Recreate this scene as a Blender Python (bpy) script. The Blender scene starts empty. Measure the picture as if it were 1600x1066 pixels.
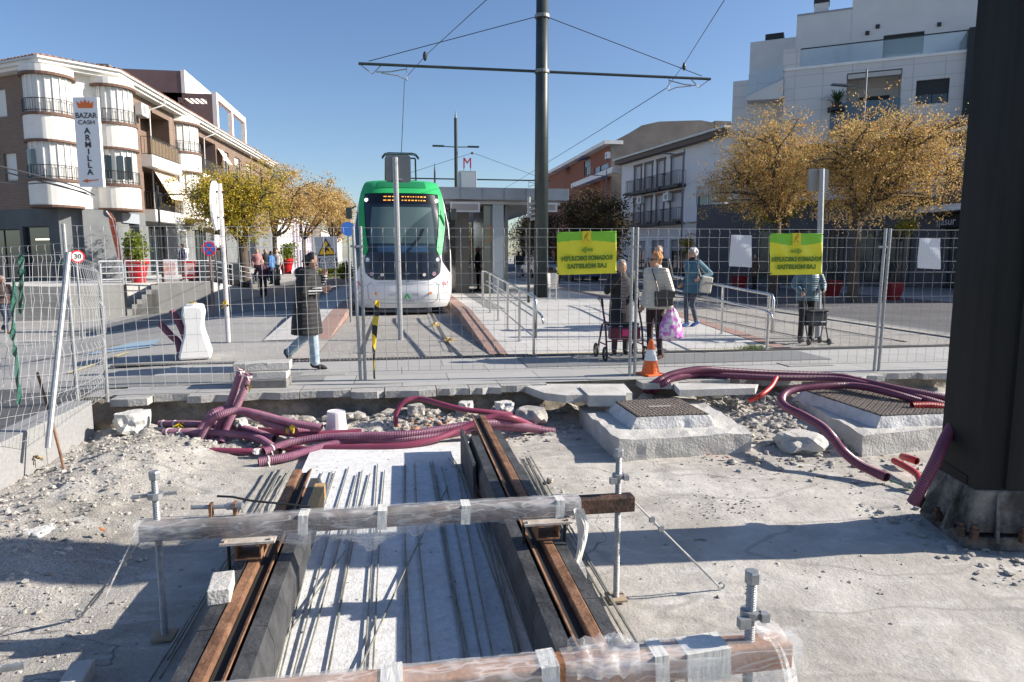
import bpy, bmesh, math, random
from mathutils import Vector, Matrix, noise as mnoise
random.seed(7)
PI = math.pi
C = bpy.context.scene.collection
scene = bpy.context.scene
V = Vector
# ------------------------------------------------------------------ camera model
FPX = 1067.0
H = 1.6
PITCH = math.radians(7.11); YAW = math.radians(9.29)
Fw = V((math.sin(YAW)*math.cos(PITCH), math.cos(YAW)*math.cos(PITCH), -math.sin(PITCH)))
Rt = V((math.cos(YAW), -math.sin(YAW), 0))
Up = Rt.cross(Fw)
CAM = V((0, 0, H))
def ray(px, py): return Fw + Rt*((px-800)/FPX) + Up*((533-py)/FPX)
def G(px, py, z=0.0):
    r = ray(px, py); return CAM + r*((z-H)/r.z)
def A(px, py, d):
    r = ray(px, py); k = r.x*math.sin(YAW)+r.y*math.cos(YAW); return CAM + r*(d/k)
def AX(px, py, X):
    r = ray(px, py); return CAM + r*(X/r.x)
def AY(px, py, Y):
    r = ray(px, py); return CAM + r*(Y/r.y)
cam_d = bpy.data.cameras.new("camera"); cam = bpy.data.objects.new("camera", cam_d); C.objects.link(cam)
cam_d.sensor_width = 36; cam_d.lens = 36*FPX/1600; cam_d.clip_end = 3000; cam_d.clip_start = .05
M = Matrix((Rt, Up, -Fw)).transposed().to_4x4(); M.translation = CAM
cam.matrix_world = M
scene.camera = cam
# ------------------------------------------------------------------ materials
MATS = {}
def mat(name, col, rough=.7, metal=0, var=.0, scale=5., bump=0., bscale=None, col2=None, spec=.5, detail=6, stretch=None, alpha=None, trans=0, emit=None, estr=1, thr=(.35,.65), bdist=.02):
    if name in MATS: return MATS[name]
    m = bpy.data.materials.new(name); m.use_nodes = True
    nt = m.node_tree; b = nt.nodes['Principled BSDF']
    c = (*col, 1) if len(col) == 3 else col
    b.inputs['Roughness'].default_value = rough; b.inputs['Metallic'].default_value = metal
    b.inputs['Specular IOR Level'].default_value = spec
    b.inputs['Base Color'].default_value = c
    tc = nt.nodes.new('ShaderNodeTexCoord'); mp = nt.nodes.new('ShaderNodeMapping')
    nt.links.new(tc.outputs['Object'], mp.inputs[0])
    if stretch: mp.inputs['Scale'].default_value = stretch
    if var or col2:
        n = nt.nodes.new('ShaderNodeTexNoise'); n.inputs['Scale'].default_value = scale; n.inputs['Detail'].default_value = detail
        n.inputs['Roughness'].default_value = .65
        nt.links.new(mp.outputs[0], n.inputs['Vector'])
        r = nt.nodes.new('ShaderNodeValToRGB'); nt.links.new(n.outputs['Fac'], r.inputs[0])
        r.color_ramp.elements[0].position = thr[0]; r.color_ramp.elements[1].position = thr[1]
        if col2:
            r.color_ramp.elements[0].color = c; r.color_ramp.elements[1].color = (*col2, 1)
        else:
            r.color_ramp.elements[0].color = tuple(x*(1-var) for x in c[:3])+(1,)
            r.color_ramp.elements[1].color = tuple(min(1, x*(1+var)) for x in c[:3])+(1,)
        nt.links.new(r.outputs[0], b.inputs['Base Color'])
    if bump:
        n2 = nt.nodes.new('ShaderNodeTexNoise'); n2.inputs['Scale'].default_value = bscale or scale*4; n2.inputs['Detail'].default_value = 8
        nt.links.new(mp.outputs[0], n2.inputs['Vector'])
        bp = nt.nodes.new('ShaderNodeBump'); bp.inputs['Strength'].default_value = bump; bp.inputs['Distance'].default_value = bdist
        nt.links.new(n2.outputs['Fac'], bp.inputs['Height']); nt.links.new(bp.outputs[0], b.inputs['Normal'])
    if alpha is not None: b.inputs['Alpha'].default_value = alpha
    if trans: b.inputs['Transmission Weight'].default_value = trans
    if emit: b.inputs['Emission Color'].default_value = (*emit, 1); b.inputs['Emission Strength'].default_value = estr
    MATS[name] = m
    return m
def leafmat(name, cols, rough=.6):
    if name in MATS: return MATS[name]
    m = bpy.data.materials.new(name); m.use_nodes = True; nt = m.node_tree; b = nt.nodes['Principled BSDF']
    g = nt.nodes.new('ShaderNodeNewGeometry'); r = nt.nodes.new('ShaderNodeValToRGB')
    nt.links.new(g.outputs['Random Per Island'], r.inputs[0])
    els = r.color_ramp.elements
    els[0].color = (*cols[0], 1); els[1].color = (*cols[-1], 1)
    for i, c in enumerate(cols[1:-1]):
        e = els.new((i+1)/(len(cols)-1)); e.color = (*c, 1)
    nt.links.new(r.outputs[0], b.inputs['Base Color']); b.inputs['Roughness'].default_value = rough
    b.inputs['Specular IOR Level'].default_value = .2
    tr = nt.nodes.new('ShaderNodeBsdfTranslucent'); nt.links.new(r.outputs[0], tr.inputs[0])
    mx = nt.nodes.new('ShaderNodeMixShader'); mx.inputs[0].default_value = .35
    nt.links.new(b.outputs[0], mx.inputs[1]); nt.links.new(tr.outputs[0], mx.inputs[2])
    nt.links.new(mx.outputs[0], nt.nodes['Material Output'].inputs[0])
    MATS[name] = m; return m
def brickmat(name, c1, c2, mortar, bw, bh, msize=.01, rot=None, bump=.3, rough=.85, offset=.5, noise=.25, nscale=3, coord='Object', big=None):
    m = bpy.data.materials.new(name); m.use_nodes = True; nt = m.node_tree; b = nt.nodes['Principled BSDF']
    tc = nt.nodes.new('ShaderNodeTexCoord'); mp = nt.nodes.new('ShaderNodeMapping')
    nt.links.new(tc.outputs['Object' if coord == 'Object' else 'UV'], mp.inputs[0])
    if rot: mp.inputs['Rotation'].default_value = rot
    br = nt.nodes.new('ShaderNodeTexBrick'); nt.links.new(mp.outputs[0], br.inputs['Vector'])
    br.inputs['Scale'].default_value = 1; br.inputs['Brick Width'].default_value = bw; br.inputs['Row Height'].default_value = bh
    br.inputs['Mortar Size'].default_value = msize; br.inputs['Color1'].default_value = (*c1, 1); br.inputs['Color2'].default_value = (*c2, 1)
    br.inputs['Mortar'].default_value = (*mortar, 1); br.offset = offset
    n = nt.nodes.new('ShaderNodeTexNoise'); n.inputs['Scale'].default_value = nscale; n.inputs['Detail'].default_value = 8; n.inputs['Roughness'].default_value = .7
    nt.links.new(tc.outputs['Object'], n.inputs['Vector'])
    mr = nt.nodes.new('ShaderNodeMapRange'); mr.inputs[3].default_value = 1-noise; mr.inputs[4].default_value = 1+noise
    nt.links.new(n.outputs['Fac'], mr.inputs[0])
    mx = nt.nodes.new('ShaderNodeVectorMath'); mx.operation = 'SCALE'
    nt.links.new(br.outputs['Color'], mx.inputs[0]); nt.links.new(mr.outputs[0], mx.inputs['Scale'])
    nt.links.new(mx.outputs[0], b.inputs['Base Color']); b.inputs['Roughness'].default_value = rough
    bp = nt.nodes.new('ShaderNodeBump'); bp.inputs['Strength'].default_value = bump; bp.inputs['Distance'].default_value = .01; bp.invert = True
    nt.links.new(br.outputs['Fac'], bp.inputs['Height']); nt.links.new(bp.outputs[0], b.inputs['Normal'])
    MATS[name] = m; return m
def groundmat(name, ca, cb, cc, s1=.6, s2=9, rough=.9, bump=.6, stain=(.3,.28,.25), pebble=0.5):
    m = bpy.data.materials.new(name); m.use_nodes = True; nt = m.node_tree; b = nt.nodes['Principled BSDF']; L = nt.links.new
    tc = nt.nodes.new('ShaderNodeTexCoord')
    def N(s, d=8, r=.6):
        n = nt.nodes.new('ShaderNodeTexNoise'); n.inputs['Scale'].default_value = s; n.inputs['Detail'].default_value = d; n.inputs['Roughness'].default_value = r
        L(tc.outputs['Object'], n.inputs['Vector']); return n
    def R(src, p0, p1, c0, c1):
        r = nt.nodes.new('ShaderNodeValToRGB'); r.color_ramp.elements[0].position = p0; r.color_ramp.elements[1].position = p1
        r.color_ramp.elements[0].color = (*c0, 1); r.color_ramp.elements[1].color = (*c1, 1); L(src, r.inputs[0]); return r
    n1 = N(s1); n2 = N(s2, 10, .75); n3 = N(70, 4); n4 = N(2.3, 5, .8)
    r1 = R(n1.outputs[0], .38, .62, ca, cb)
    mx = nt.nodes.new('ShaderNodeMix'); mx.data_type = 'RGBA'
    r2 = R(n2.outputs[0], .45, .7, (0,0,0), (1,1,1)); L(r2.outputs[0], mx.inputs[0]); L(r1.outputs[0], mx.inputs[6]); mx.inputs[7].default_value = (*cc, 1)
    mx2 = nt.nodes.new('ShaderNodeMix'); mx2.data_type = 'RGBA'; r4 = R(n4.outputs[0], .6, .72, (0,0,0), (.55,.55,.55)); L(r4.outputs[0], mx2.inputs[0]); L(mx.outputs[2], mx2.inputs[6]); mx2.inputs[7].default_value = (*stain, 1)
    mx3 = nt.nodes.new('ShaderNodeMix'); mx3.data_type = 'RGBA'; mx3.blend_type = 'MULTIPLY'; mx3.inputs[0].default_value = 1
    r3 = R(n3.outputs[0], .3, .6, (1-pebble*.5,)*3, (1.05,)*3); L(mx2.outputs[2], mx3.inputs[6]); L(r3.outputs[0], mx3.inputs[7])
    L(mx3.outputs[2], b.inputs['Base Color']); b.inputs['Roughness'].default_value = rough; b.inputs['Specular IOR Level'].default_value = .25
    ad = nt.nodes.new('ShaderNodeMath'); ad.operation = 'ADD'; L(n2.outputs[0], ad.inputs[0]); L(n3.outputs[0], ad.inputs[1])
    bp = nt.nodes.new('ShaderNodeBump'); bp.inputs['Strength'].default_value = bump; bp.inputs['Distance'].default_value = .02
    L(ad.outputs[0], bp.inputs['Height']); L(bp.outputs[0], b.inputs['Normal'])
    MATS[name] = m; return m
# ------------------------------------------------------------------ mesh builder
class MB:
    def __init__(s): s.v = []; s.f = []; s.m = []; s.mi = 0; s.uv = None
    def add(s, vs, fs, mi=None):
        o = len(s.v); s.v += [tuple(v) for v in vs]; s.f += [tuple(i+o for i in f) for f in fs]; s.m += [s.mi if mi is None else mi]*len(fs); return s
    def box(s, c, size, rz=0, R=None, mi=None):
        x, y, z = [q/2 for q in size]; R = R or Matrix.Rotation(rz, 3, 'Z'); c = V(c)
        vs = [c+R@V((a*x, b_*y, d*z)) for a in (-1,1) for b_ in (-1,1) for d in (-1,1)]
        return s.add(vs, [(0,1,3,2),(4,6,7,5),(0,4,5,1),(2,3,7,6),(0,2,6,4),(1,5,7,3)], mi)
    def bx(s, x0, x1, y0, y1, z0, z1, mi=None): return s.box(((x0+x1)/2,(y0+y1)/2,(z0+z1)/2), (x1-x0,y1-y0,z1-z0), mi=mi)
    def beam(s, p0, p1, w, h, up=(0,0,1), mi=None):
        p0 = V(p0); p1 = V(p1); d = (p1-p0); L = d.length; d.normalize(); sx = d.cross(V(up))
        if sx.length < 1e-4: sx = V((1,0,0))
        sx.normalize(); u = sx.cross(d)
        R = Matrix((sx, d, u)).transposed(); return s.box((p0+p1)/2, (w, L, h), R=R, mi=mi)
    def tube(s, pts, r, n=8, caps=True, mi=None, sq=None):
        pts = [V(p) for p in pts]; k = len(pts); rs = r if isinstance(r, (list, tuple)) else [r]*k
        d0 = (pts[1]-pts[0]).normalized(); a = V((0,0,1)) if abs(d0.z) < .9 else V((1,0,0)); nx = d0.cross(a).normalized()
        vs = []; fs = []
        for i, p in enumerate(pts):
            t = (pts[min(i+1,k-1)]-pts[max(i-1,0)])
            t = t.normalized() if t.length > 1e-9 else d0
            nx = (nx - t*nx.dot(t))
            nx = nx.normalized() if nx.length > 1e-6 else t.orthogonal().normalized()
            ny = t.cross(nx)
            ra, rb = rs[i] if isinstance(rs[i], tuple) else (rs[i], rs[i])
            for j in range(n):
                an = 2*PI*j/n; vs.append(p+nx*(math.cos(an)*ra)+ny*(math.sin(an)*rb))
        for i in range(k-1):
            for j in range(n):
                a_, b_ = i*n+j, i*n+(j+1) % n; fs.append((a_, b_, b_+n, a_+n))
        if caps: fs.append(tuple(range(n-1,-1,-1))); fs.append(tuple(range((k-1)*n, k*n)))
        return s.add(vs, fs, mi)
    def cyl(s, p0, p1, r0, r1=None, n=12, caps=True, mi=None): return s.tube([p0, p1], [r0, r0 if r1 is None else r1], n, caps, mi)
    def lathe(s, c, prof, n=16, mi=None, R=None):
        vs = []; fs = []; c = V(c); R = R or Matrix.Identity(3)
        for (r, z) in prof:
            for j in range(n): a = 2*PI*j/n; vs.append(c+R@V((r*math.cos(a), r*math.sin(a), z)))
        for i in range(len(prof)-1):
            for j in range(n): fs.append((i*n+j, i*n+(j+1) % n, (i+1)*n+(j+1) % n, (i+1)*n+j))
        fs.append(tuple(range(n-1,-1,-1))); fs.append(tuple(range((len(prof)-1)*n, len(prof)*n)))
        return s.add(vs, fs, mi)
    def ell(s, c, r, n=12, m=8, R=None, mi=None):
        R = R or Matrix.Identity(3); c = V(c); vs = [c+R@V((0,0,-r[2]))]; fs = []
        for i in range(1, m):
            a = -PI/2+PI*i/m
            for j in range(n): b = 2*PI*j/n; vs.append(c+R@V((r[0]*math.cos(a)*math.cos(b), r[1]*math.cos(a)*math.sin(b), r[2]*math.sin(a))))
        vs.append(c+R@V((0,0,r[2]))); T = len(vs)-1
        for j in range(n): fs.append((0, 1+(j+1) % n, 1+j)); fs.append((T, T-n+j, T-n+(j+1) % n))
        for i in range(m-2):
            for j in range(n): a = 1+i*n+j; b = 1+i*n+(j+1) % n; fs.append((a, b, b+n, a+n))
        return s.add(vs, fs, mi)
    def prism(s, poly, z0, z1, mi=None):
        n = len(poly); vs = [(p[0], p[1], z0) for p in poly]+[(p[0], p[1], z1) for p in poly]
        fs = [(i, (i+1) % n, (i+1) % n+n, i+n) for i in range(n)]+[tuple(range(n-1,-1,-1)), tuple(range(n, 2*n))]
        return s.add(vs, fs, mi)
    def ext(s, pts, d, mi=None):   # planar polygon extruded by vector d
        n = len(pts); pts = [V(p) for p in pts]; d = V(d)
        return s.add(pts+[p+d for p in pts], [(i, (i+1) % n, (i+1) % n+n, i+n) for i in range(n)]+[tuple(range(n-1,-1,-1)), tuple(range(n, 2*n))], mi)
    def grid(s, fn, nu, nv, mi=None):
        vs = [fn(i/nu, j/nv) for i in range(nu+1) for j in range(nv+1)]
        fs = [(i*(nv+1)+j, (i+1)*(nv+1)+j, (i+1)*(nv+1)+j+1, i*(nv+1)+j+1) for i in range(nu) for j in range(nv)]
        return s.add(vs, fs, mi)
    def rock(s, c, r, sq=.7, mi=None, sub=False):
        vs = []; ph = (1+5**.5)/2
        base = [(-1,ph,0),(1,ph,0),(-1,-ph,0),(1,-ph,0),(0,-1,ph),(0,1,ph),(0,-1,-ph),(0,1,-ph),(ph,0,-1),(ph,0,1),(-ph,0,-1),(-ph,0,1)]
        fs = [(0,11,5),(0,5,1),(0,1,7),(0,7,10),(0,10,11),(1,5,9),(5,11,4),(11,10,2),(10,7,6),(7,1,8),(3,9,4),(3,4,2),(3,2,6),(3,6,8),(3,8,9),(4,9,5),(2,4,11),(6,2,10),(8,6,7),(9,8,1)]
        R = Matrix.Rotation(random.random()*6, 3, 'Z') @ Matrix.Rotation(random.uniform(-.5,.5), 3, 'X')
        sx, sy, sz = random.uniform(.7,1.3), random.uniform(.7,1.2), random.uniform(.5,1)*sq
        for b in base:
            k = r/1.9*random.uniform(.75,1.25); vs.append(V(c)+R@V((b[0]*k*sx, b[1]*k*sy, b[2]*k*sz)))
        return s.add(vs, fs, mi)
    def build(s, name, mats, parent=None, smooth=False, bevel=0, recenter=True):
        me = bpy.data.meshes.new(name)
        o = bpy.data.objects.new(name, me); C.objects.link(o)
        if parent is not None:
            org = V((0,0,0)); q = parent
            while q is not None: org += q.location; q = q.parent
            o.parent = parent
        elif recenter and s.v:
            xs = [v[0] for v in s.v]; ys = [v[1] for v in s.v]; zs = [v[2] for v in s.v]
            org = V(((min(xs)+max(xs))/2, (min(ys)+max(ys))/2, min(zs))); o.location = org
        else: org = V((0,0,0))
        me.from_pydata([(v[0]-org.x, v[1]-org.y, v[2]-org.z) for v in s.v], [], s.f)
        if not isinstance(mats, (list, tuple)): mats = [mats]
        for m_ in mats: me.materials.append(m_)
        if len(mats) > 1: me.polygons.foreach_set('material_index', s.m)
        if smooth: me.polygons.foreach_set('use_smooth', [True]*len(me.polygons))
        me.update()
        if bevel:
            b = o.modifiers.new('bevel', 'BEVEL'); b.width = bevel; b.segments = 2; b.limit_method = 'ANGLE'; b.angle_limit = .6
        return o
def tag(o, label=None, cat=None, group=None, kind=None):
    if label: o['label'] = label
    if cat: o['category'] = cat
    if group: o['group'] = group
    if kind: o['kind'] = kind
    return o
def thing(name, label, cat, loc, group=None):
    o = bpy.data.objects.new(name, None); C.objects.link(o); o.location = V(loc); o.empty_display_size = .2
    return tag(o, label, cat, group)
def clone(o, parent=None):
    c = o.copy(); C.objects.link(c)
    if parent is not None: c.parent = parent
    for ch in [x for x in KIDS(o)]: clone(ch, c)
    return c
def KIDS(o): return [x for x in list(C.objects) if x.parent == o]
def dup(root, loc, rz=0, label=None, group=None, scale=None):
    r = clone(root); r.location = V(loc); r.rotation_euler = (0,0,rz)
    if scale: r.scale = scale if isinstance(scale, tuple) else (scale,)*3
    if label: r['label'] = label
    if group: r['group'] = group
    return r
def smoothpath(pts, k=8):
    pts = [V(p) for p in pts]; out = []
    P = [pts[0]*2-pts[1]]+pts+[pts[-1]*2-pts[-2]]
    for i in range(1, len(P)-2):
        for j in range(k):
            t = j/k; a, b, c, d = P[i-1], P[i], P[i+1], P[i+2]
            out.append(.5*((2*b)+(c-a)*t+(2*a-5*b+4*c-d)*t*t+(3*b-a-3*c+d)*t**3))
    out.append(pts[-1]); return out
def text(parent, s, size, origin, xdir, m, name='lettering', up=(0,0,1), depth=.004, mirror=False, align='CENTER', bold=.0, spacing=1.0, off=.004, label=None, xs=1):
    cu = bpy.data.curves.new('txt', 'FONT'); cu.body = s; cu.size = size; cu.align_x = align; cu.align_y = 'CENTER'; cu.extrude = depth/2; cu.offset = bold; cu.space_character = spacing
    to = bpy.data.objects.new('txt', cu); C.objects.link(to)
    bpy.context.view_layer.update()
    dg = bpy.context.evaluated_depsgraph_get(); me = bpy.data.meshes.new_from_object(to.evaluated_get(dg))
    bpy.data.objects.remove(to); bpy.data.curves.remove(cu)
    x = V(xdir).normalized(); u = V(up).normalized(); n = x.cross(u).normalized()
    mb = MB(); k = -1 if mirror else 1
    mb.add([V(origin)+x*(v.co.x*k*xs)+u*v.co.y+n*(v.co.z+off) for v in me.vertices], [tuple(p.vertices) for p in me.polygons])
    bpy.data.meshes.remove(me)
    o = mb.build(name, m, parent)
    if label: o['label'] = label
    return o
def ss(a, b, x):
    t = max(0, min(1, (x-a)/(b-a))); return t*t*(3-2*t)
def gz(x, y=20):    # street level: flat round the track, falling to the left-hand road
    if y < 7: return -.04*ss(-3.4, -4.2, x)-.15*ss(-4, -9, x)
    return -.68*ss(-3.6, -10.0, x)*ss(7.5, 14, y) - (.04*ss(-3.4,-4.2,x)+.15*ss(-4,-9,x))*(1-ss(7.5,14,y))
# ------------------------------------------------------------------ world + sun
w = bpy.data.worlds.new("World"); scene.world = w; w.use_nodes = True
nt = w.node_tree; sky = nt.nodes.new('ShaderNodeTexSky'); sky.sky_type = 'NISHITA'; sky.sun_disc = False
SUN_EL = math.radians(28); SUN_AZ = math.radians(94)   # azimuth from +Y towards +X
sky.sun_elevation = SUN_EL; sky.sun_rotation = SUN_AZ; sky.air_density = 1.0; sky.dust_density = 1.2; sky.ozone_density = 2.6; sky.altitude = 600
hs = nt.nodes.new('ShaderNodeHueSaturation'); hs.inputs['Saturation'].default_value = 1.08; hs.inputs['Hue'].default_value = .505; nt.links.new(sky.outputs[0], hs.inputs['Color']); nt.links.new(hs.outputs[0], nt.nodes['Background'].inputs[0]); nt.nodes['Background'].inputs[1].default_value = .09
sd = bpy.data.lights.new('sun', 'SUN'); sd.energy = 5.0; sd.angle = math.radians(.53); sd.color = (1, .925, .82)
so = bpy.data.objects.new('sun', sd); C.objects.link(so)
sdir = V((math.sin(SUN_AZ)*math.cos(SUN_EL), math.cos(SUN_AZ)*math.cos(SUN_EL), math.sin(SUN_EL)))
so.rotation_euler = sdir.to_track_quat('Z', 'Y').to_euler(); so.location = (20, 0, 30)
scene.view_settings.view_transform = 'Standard'; scene.view_settings.look = 'None'; scene.view_settings.exposure = .82; scene.view_settings.gamma = 1
scene.cycles.max_bounces = 8; scene.cycles.transparent_max_bounces = 16
# ------------------------------------------------------------------ common materials
galv = mat('galvanised', (.33,.34,.35), .5, .55, var=.15, scale=30, bump=.1)
steel = mat('stainless', (.6,.6,.6), .25, .95)
wire = mat('fence_wire', (.33,.34,.35), .6, .1)
dark_steel = mat('dark_steel', (.03,.034,.036), .5, .3, var=.3, scale=3, bump=.15)
rust = mat('rust', (.11,.05,.026), .8, .2, col2=(.30,.16,.09), scale=7, bump=.35, bscale=60)
rust_dark = mat('rust_dark', (.022,.018,.016), .65, .3, col2=(.16,.085,.055), scale=10, bump=.3, bscale=50)
black_rub = mat('black_rubber', (.022,.024,.026), .65, 0, col2=(.10,.10,.105), scale=6, bump=.4, bscale=35, thr=(.35,.8))
white_paint = mat('white_paint', (.78,.77,.74), .75, var=.05, scale=2)
concrete = mat('concrete', (.40,.385,.36), .9, col2=(.56,.545,.51), scale=2.5, bump=.5, bscale=40)
concrete_d = mat('concrete_dirty', (.24,.22,.19), .95, col2=(.5,.47,.43), scale=5, bump=.7, bscale=25, bdist=.03)
dark_glass = mat('dark_glass', (.02,.028,.034), .06, 0, spec=.9)
black = mat('black', (.012,.012,.013), .6)
black_gloss = mat('black_gloss', (.012,.012,.014), .15)
white = mat('white', (.8,.8,.8), .5)
red = mat('red', (.5,.02,.02), .45)
yellow = mat('yellow', (.75,.5,.02), .5)
grey = mat('grey', (.3,.3,.31), .6)
skin = mat('skin', (.5,.27,.18), .55, var=.08, scale=20)
# ------------------------------------------------------------------ ground
g_far = groundmat('street', (.31,.30,.285), (.38,.37,.35), (.27,.26,.25), .3, 6, bump=.25, stain=(.2,.195,.19), pebble=.35)
mb = MB()
xs = [-600,-200,-80,-40,-25,-18,-14,-12,-10.5,-9.5,-8.5,-7.5,-6.5,-5.5,-5,-4.5,-4.2,-3.9,-3.62,-3.6,0,2,4,6,8,10,14,20,40,80,200,600]
ys = [-400,-100,-20,-4,0,3,5,6,7,8.42,9.2,10,11,12,13,14,15,17,20,24,30,40,60,100,200,700]
ok = lambda x, y: not (x > -3.61 and x < 9.9 and y < 8.41 and y > -20.1)
ids = {}
for i, x in enumerate(xs):
    for j, y in enumerate(ys): ids[i,j] = len(mb.v); mb.v.append((x, y, gz(x, y)-.012))
for i in range(len(xs)-1):
    for j in range(len(ys)-1):
        if ok((xs[i]+xs[i+1])/2, (ys[j]+ys[j+1])/2): mb.f.append((ids[i,j], ids[i+1,j], ids[i+1,j+1], ids[i,j+1])); mb.m.append(0)
tag(mb.build('ground', g_far, recenter=False), kind='structure')
def sheet(name, x0, x1, y0, y1, m, dz=.0, nx=1, ny=1, label=None):
    mb = MB(); mb.grid(lambda u, v: (x0+(x1-x0)*u, y0+(y1-y0)*v, gz(x0+(x1-x0)*u, y0+(y1-y0)*v)+dz), nx, ny)
    return tag(mb.build(name, m, recenter=False), kind='structure')
paving = brickmat('paving', (.33,.325,.31), (.37,.365,.35), (.13,.125,.12), 1.2, .62, .006, bump=.5, noise=.2, nscale=2.5)
paving2 = brickmat('paving_light', (.44,.43,.41), (.48,.47,.45), (.24,.23,.22), .62, .41, .006, bump=.4, noise=.15, nscale=3)
sheet('pavement', -3.3, 9.9, 8.41, 10.62, paving, .0)
asph = groundmat('asphalt', (.10,.10,.105), (.15,.15,.155), (.08,.08,.085), .5, 12, bump=.4, stain=(.22,.21,.2), pebble=.5)
sheet('asphalt_patch', -14, -3.62, 3, 9.3, asph, .0, 20, 12)
sheet('asphalt_patch', -4.6, -1.0, 8.9, 9.7, groundmat('asphalt_light', (.24,.24,.235), (.3,.3,.29), (.2,.2,.2), .5, 12, bump=.3), .004, 8, 2)
tb = groundmat('track_bed', (.36,.34,.31), (.44,.42,.385), (.24,.22,.2), 1.2, 14, bump=.8, stain=(.2,.18,.16), pebble=.7)
sheet('track_bed', -1.35, 1.5, 10.9, 120, tb, 0)
sheet('track_bed', 6.75, 10.4, 10.9, 120, tb, 0)
# road surface left of the tracks beyond the kerb
sheet('road', -9.8, -3.2, 21, 120, asph if False else groundmat('road_grey', (.17,.17,.175), (.21,.21,.21), (.15,.15,.15), .4, 10, bump=.3, pebble=.4), .0, 24, 8)
# trench floor
def thz(x, y):
    b = -.42
    b += .13*math.exp(-((x+2.7)/.7)**2)*ss(3.6, 5.2, y)*(1-.35*ss(7.4, 8.3, y))
    b += .10*math.exp(-((x+2.4)/.5)**2-((y-6.7)/.7)**2)
    b += .07*ss(7.65, 8.4, y)*ss(-2.2,-1.6,x)
    b += .13*math.exp(-((x-.1)/1.1)**2-((y-7.85)/.35)**2)
    b += .1*ss(2.4,3,x)*ss(6.2,7.2,y)
    rough = .006+.012*ss(-1.2,-2,x)+.06*ss(7.0,7.6,y)+.05*math.exp(-((x+2.8)/.9)**2)*ss(3.6,5,y)
    n = mnoise.fractal(V((x*1.1, y*1.1, 3)), 1, 2, 4)*.02
    n += mnoise.fractal(V((x*5, y*5, 1)), .8, 2.1, 5)*rough*.55
    if -1.0 < x < 1.25 and y < 7.3: n *= .2
    return b+n
mb = MB(); NX, NY = 300, 230
mb.grid(lambda u, v: (lambda x, y: (x, y, thz(x, y)))(-3.62+13.6*(u**1.25), -1+9.6*v), NX, NY)
def trenchmat():
    m = bpy.data.materials.new('trench_floor'); m.use_nodes = True; nt = m.node_tree; b = nt.nodes['Principled BSDF']; L = nt.links.new
    tc = nt.nodes.new('ShaderNodeTexCoord'); sx = nt.nodes.new('ShaderNodeSeparateXYZ'); L(tc.outputs['Object'], sx.inputs[0])
    def N(s, d=8, r=.6, dist=0, st=None):
        n = nt.nodes.new('ShaderNodeTexNoise'); n.inputs['Scale'].default_value = s; n.inputs['Detail'].default_value = d; n.inputs['Roughness'].default_value = r; n.inputs['Distortion'].default_value = dist
        if st:
            mp = nt.nodes.new('ShaderNodeMapping'); mp.inputs['Scale'].default_value = st; mp.inputs['Rotation'].default_value = (0,0,.5); L(tc.outputs['Object'], mp.inputs[0]); L(mp.outputs[0], n.inputs['Vector'])
        else: L(tc.outputs['Object'], n.inputs['Vector'])
        return n.outputs['Fac']
    def ramp(s, a, b_, c0, c1):
        r = nt.nodes.new('ShaderNodeValToRGB'); r.color_ramp.elements[0].position = a; r.color_ramp.elements[1].position = b_; r.color_ramp.elements[0].color = (*c0,1); r.color_ramp.elements[1].color = (*c1,1); L(s, r.inputs[0]); return r.outputs[0]
    def mix(f, a, b_, mode='MIX'):
        x = nt.nodes.new('ShaderNodeMix'); x.data_type = 'RGBA'; x.blend_type = mode
        if isinstance(f, float): x.inputs[0].default_value = f
        else: L(f, x.inputs[0])
        for i, q in ((6, a), (7, b_)):
            if isinstance(q, tuple): x.inputs[i].default_value = (*q, 1)
            else: L(q, x.inputs[i])
        return x.outputs[2]
    W_ = (1,1,1); K_ = (0,0,0)
    base = ramp(N(.55, 9, .62, .6), .36, .64, (.36,.335,.295), (.56,.53,.485))
    base = mix(ramp(N(1.6, 9, .7, 1.2, (1, 3.5, 1)), .52, .66, K_, (.75,)*3), base, (.60,.585,.55))      # pale dust swept in streaks
    base = mix(ramp(N(1.1, 8, .78, .8), .50, .68, K_, (.75,)*3), base, (.29,.265,.235))                      # darker damp earth
    base = mix(ramp(N(26, 6, .8), .60, .72, K_, (.55,)*3), base, (.22,.205,.19))
    def crease(f, w_):
        a = nt.nodes.new('ShaderNodeMath'); a.operation = 'SUBTRACT'; L(f, a.inputs[0]); a.inputs[1].default_value = .5
        c = nt.nodes.new('ShaderNodeMath'); c.operation = 'ABSOLUTE'; L(a.outputs[0], c.inputs[0])
        r = nt.nodes.new('ShaderNodeMapRange'); L(c.outputs[0], r.inputs[0]); r.inputs[1].default_value = w_*.3; r.inputs[2].default_value = w_; r.inputs[3].default_value = .7; r.inputs[4].default_value = 0; return r.outputs[0]
    base = mix(crease(N(.33, 5, .55, .5), .0022), base, (.13,.12,.11))      # hairline cracks
    base = mix(crease(N(.5, 3, .4, 0, (1, 2.5, 1)), .012), base, (.33,.31,.28))   # scraped bucket and tyre marks
    base = mix(ramp(N(.42, 5, .6, 1.5), .60, .66, K_, (.45,)*3), base, (.25,.235,.215))
    mr = nt.nodes.new('ShaderNodeMapRange'); L(sx.outputs[0], mr.inputs[0]); mr.inputs[1].default_value = -.9; mr.inputs[2].default_value = -2.0
    grit = ramp(N(75, 4, .7), .32, .6, (.55,)*3, (1.1,)*3); base = mix(mr.outputs[0], base, mix(1.0, base, grit, 'MULTIPLY'))
    L(base, b.inputs['Base Color']); b.inputs['Roughness'].default_value = .92; b.inputs['Specular IOR Level'].default_value = .2
    h1 = N(9, 10, .7); h2 = N(60, 5, .7)
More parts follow.
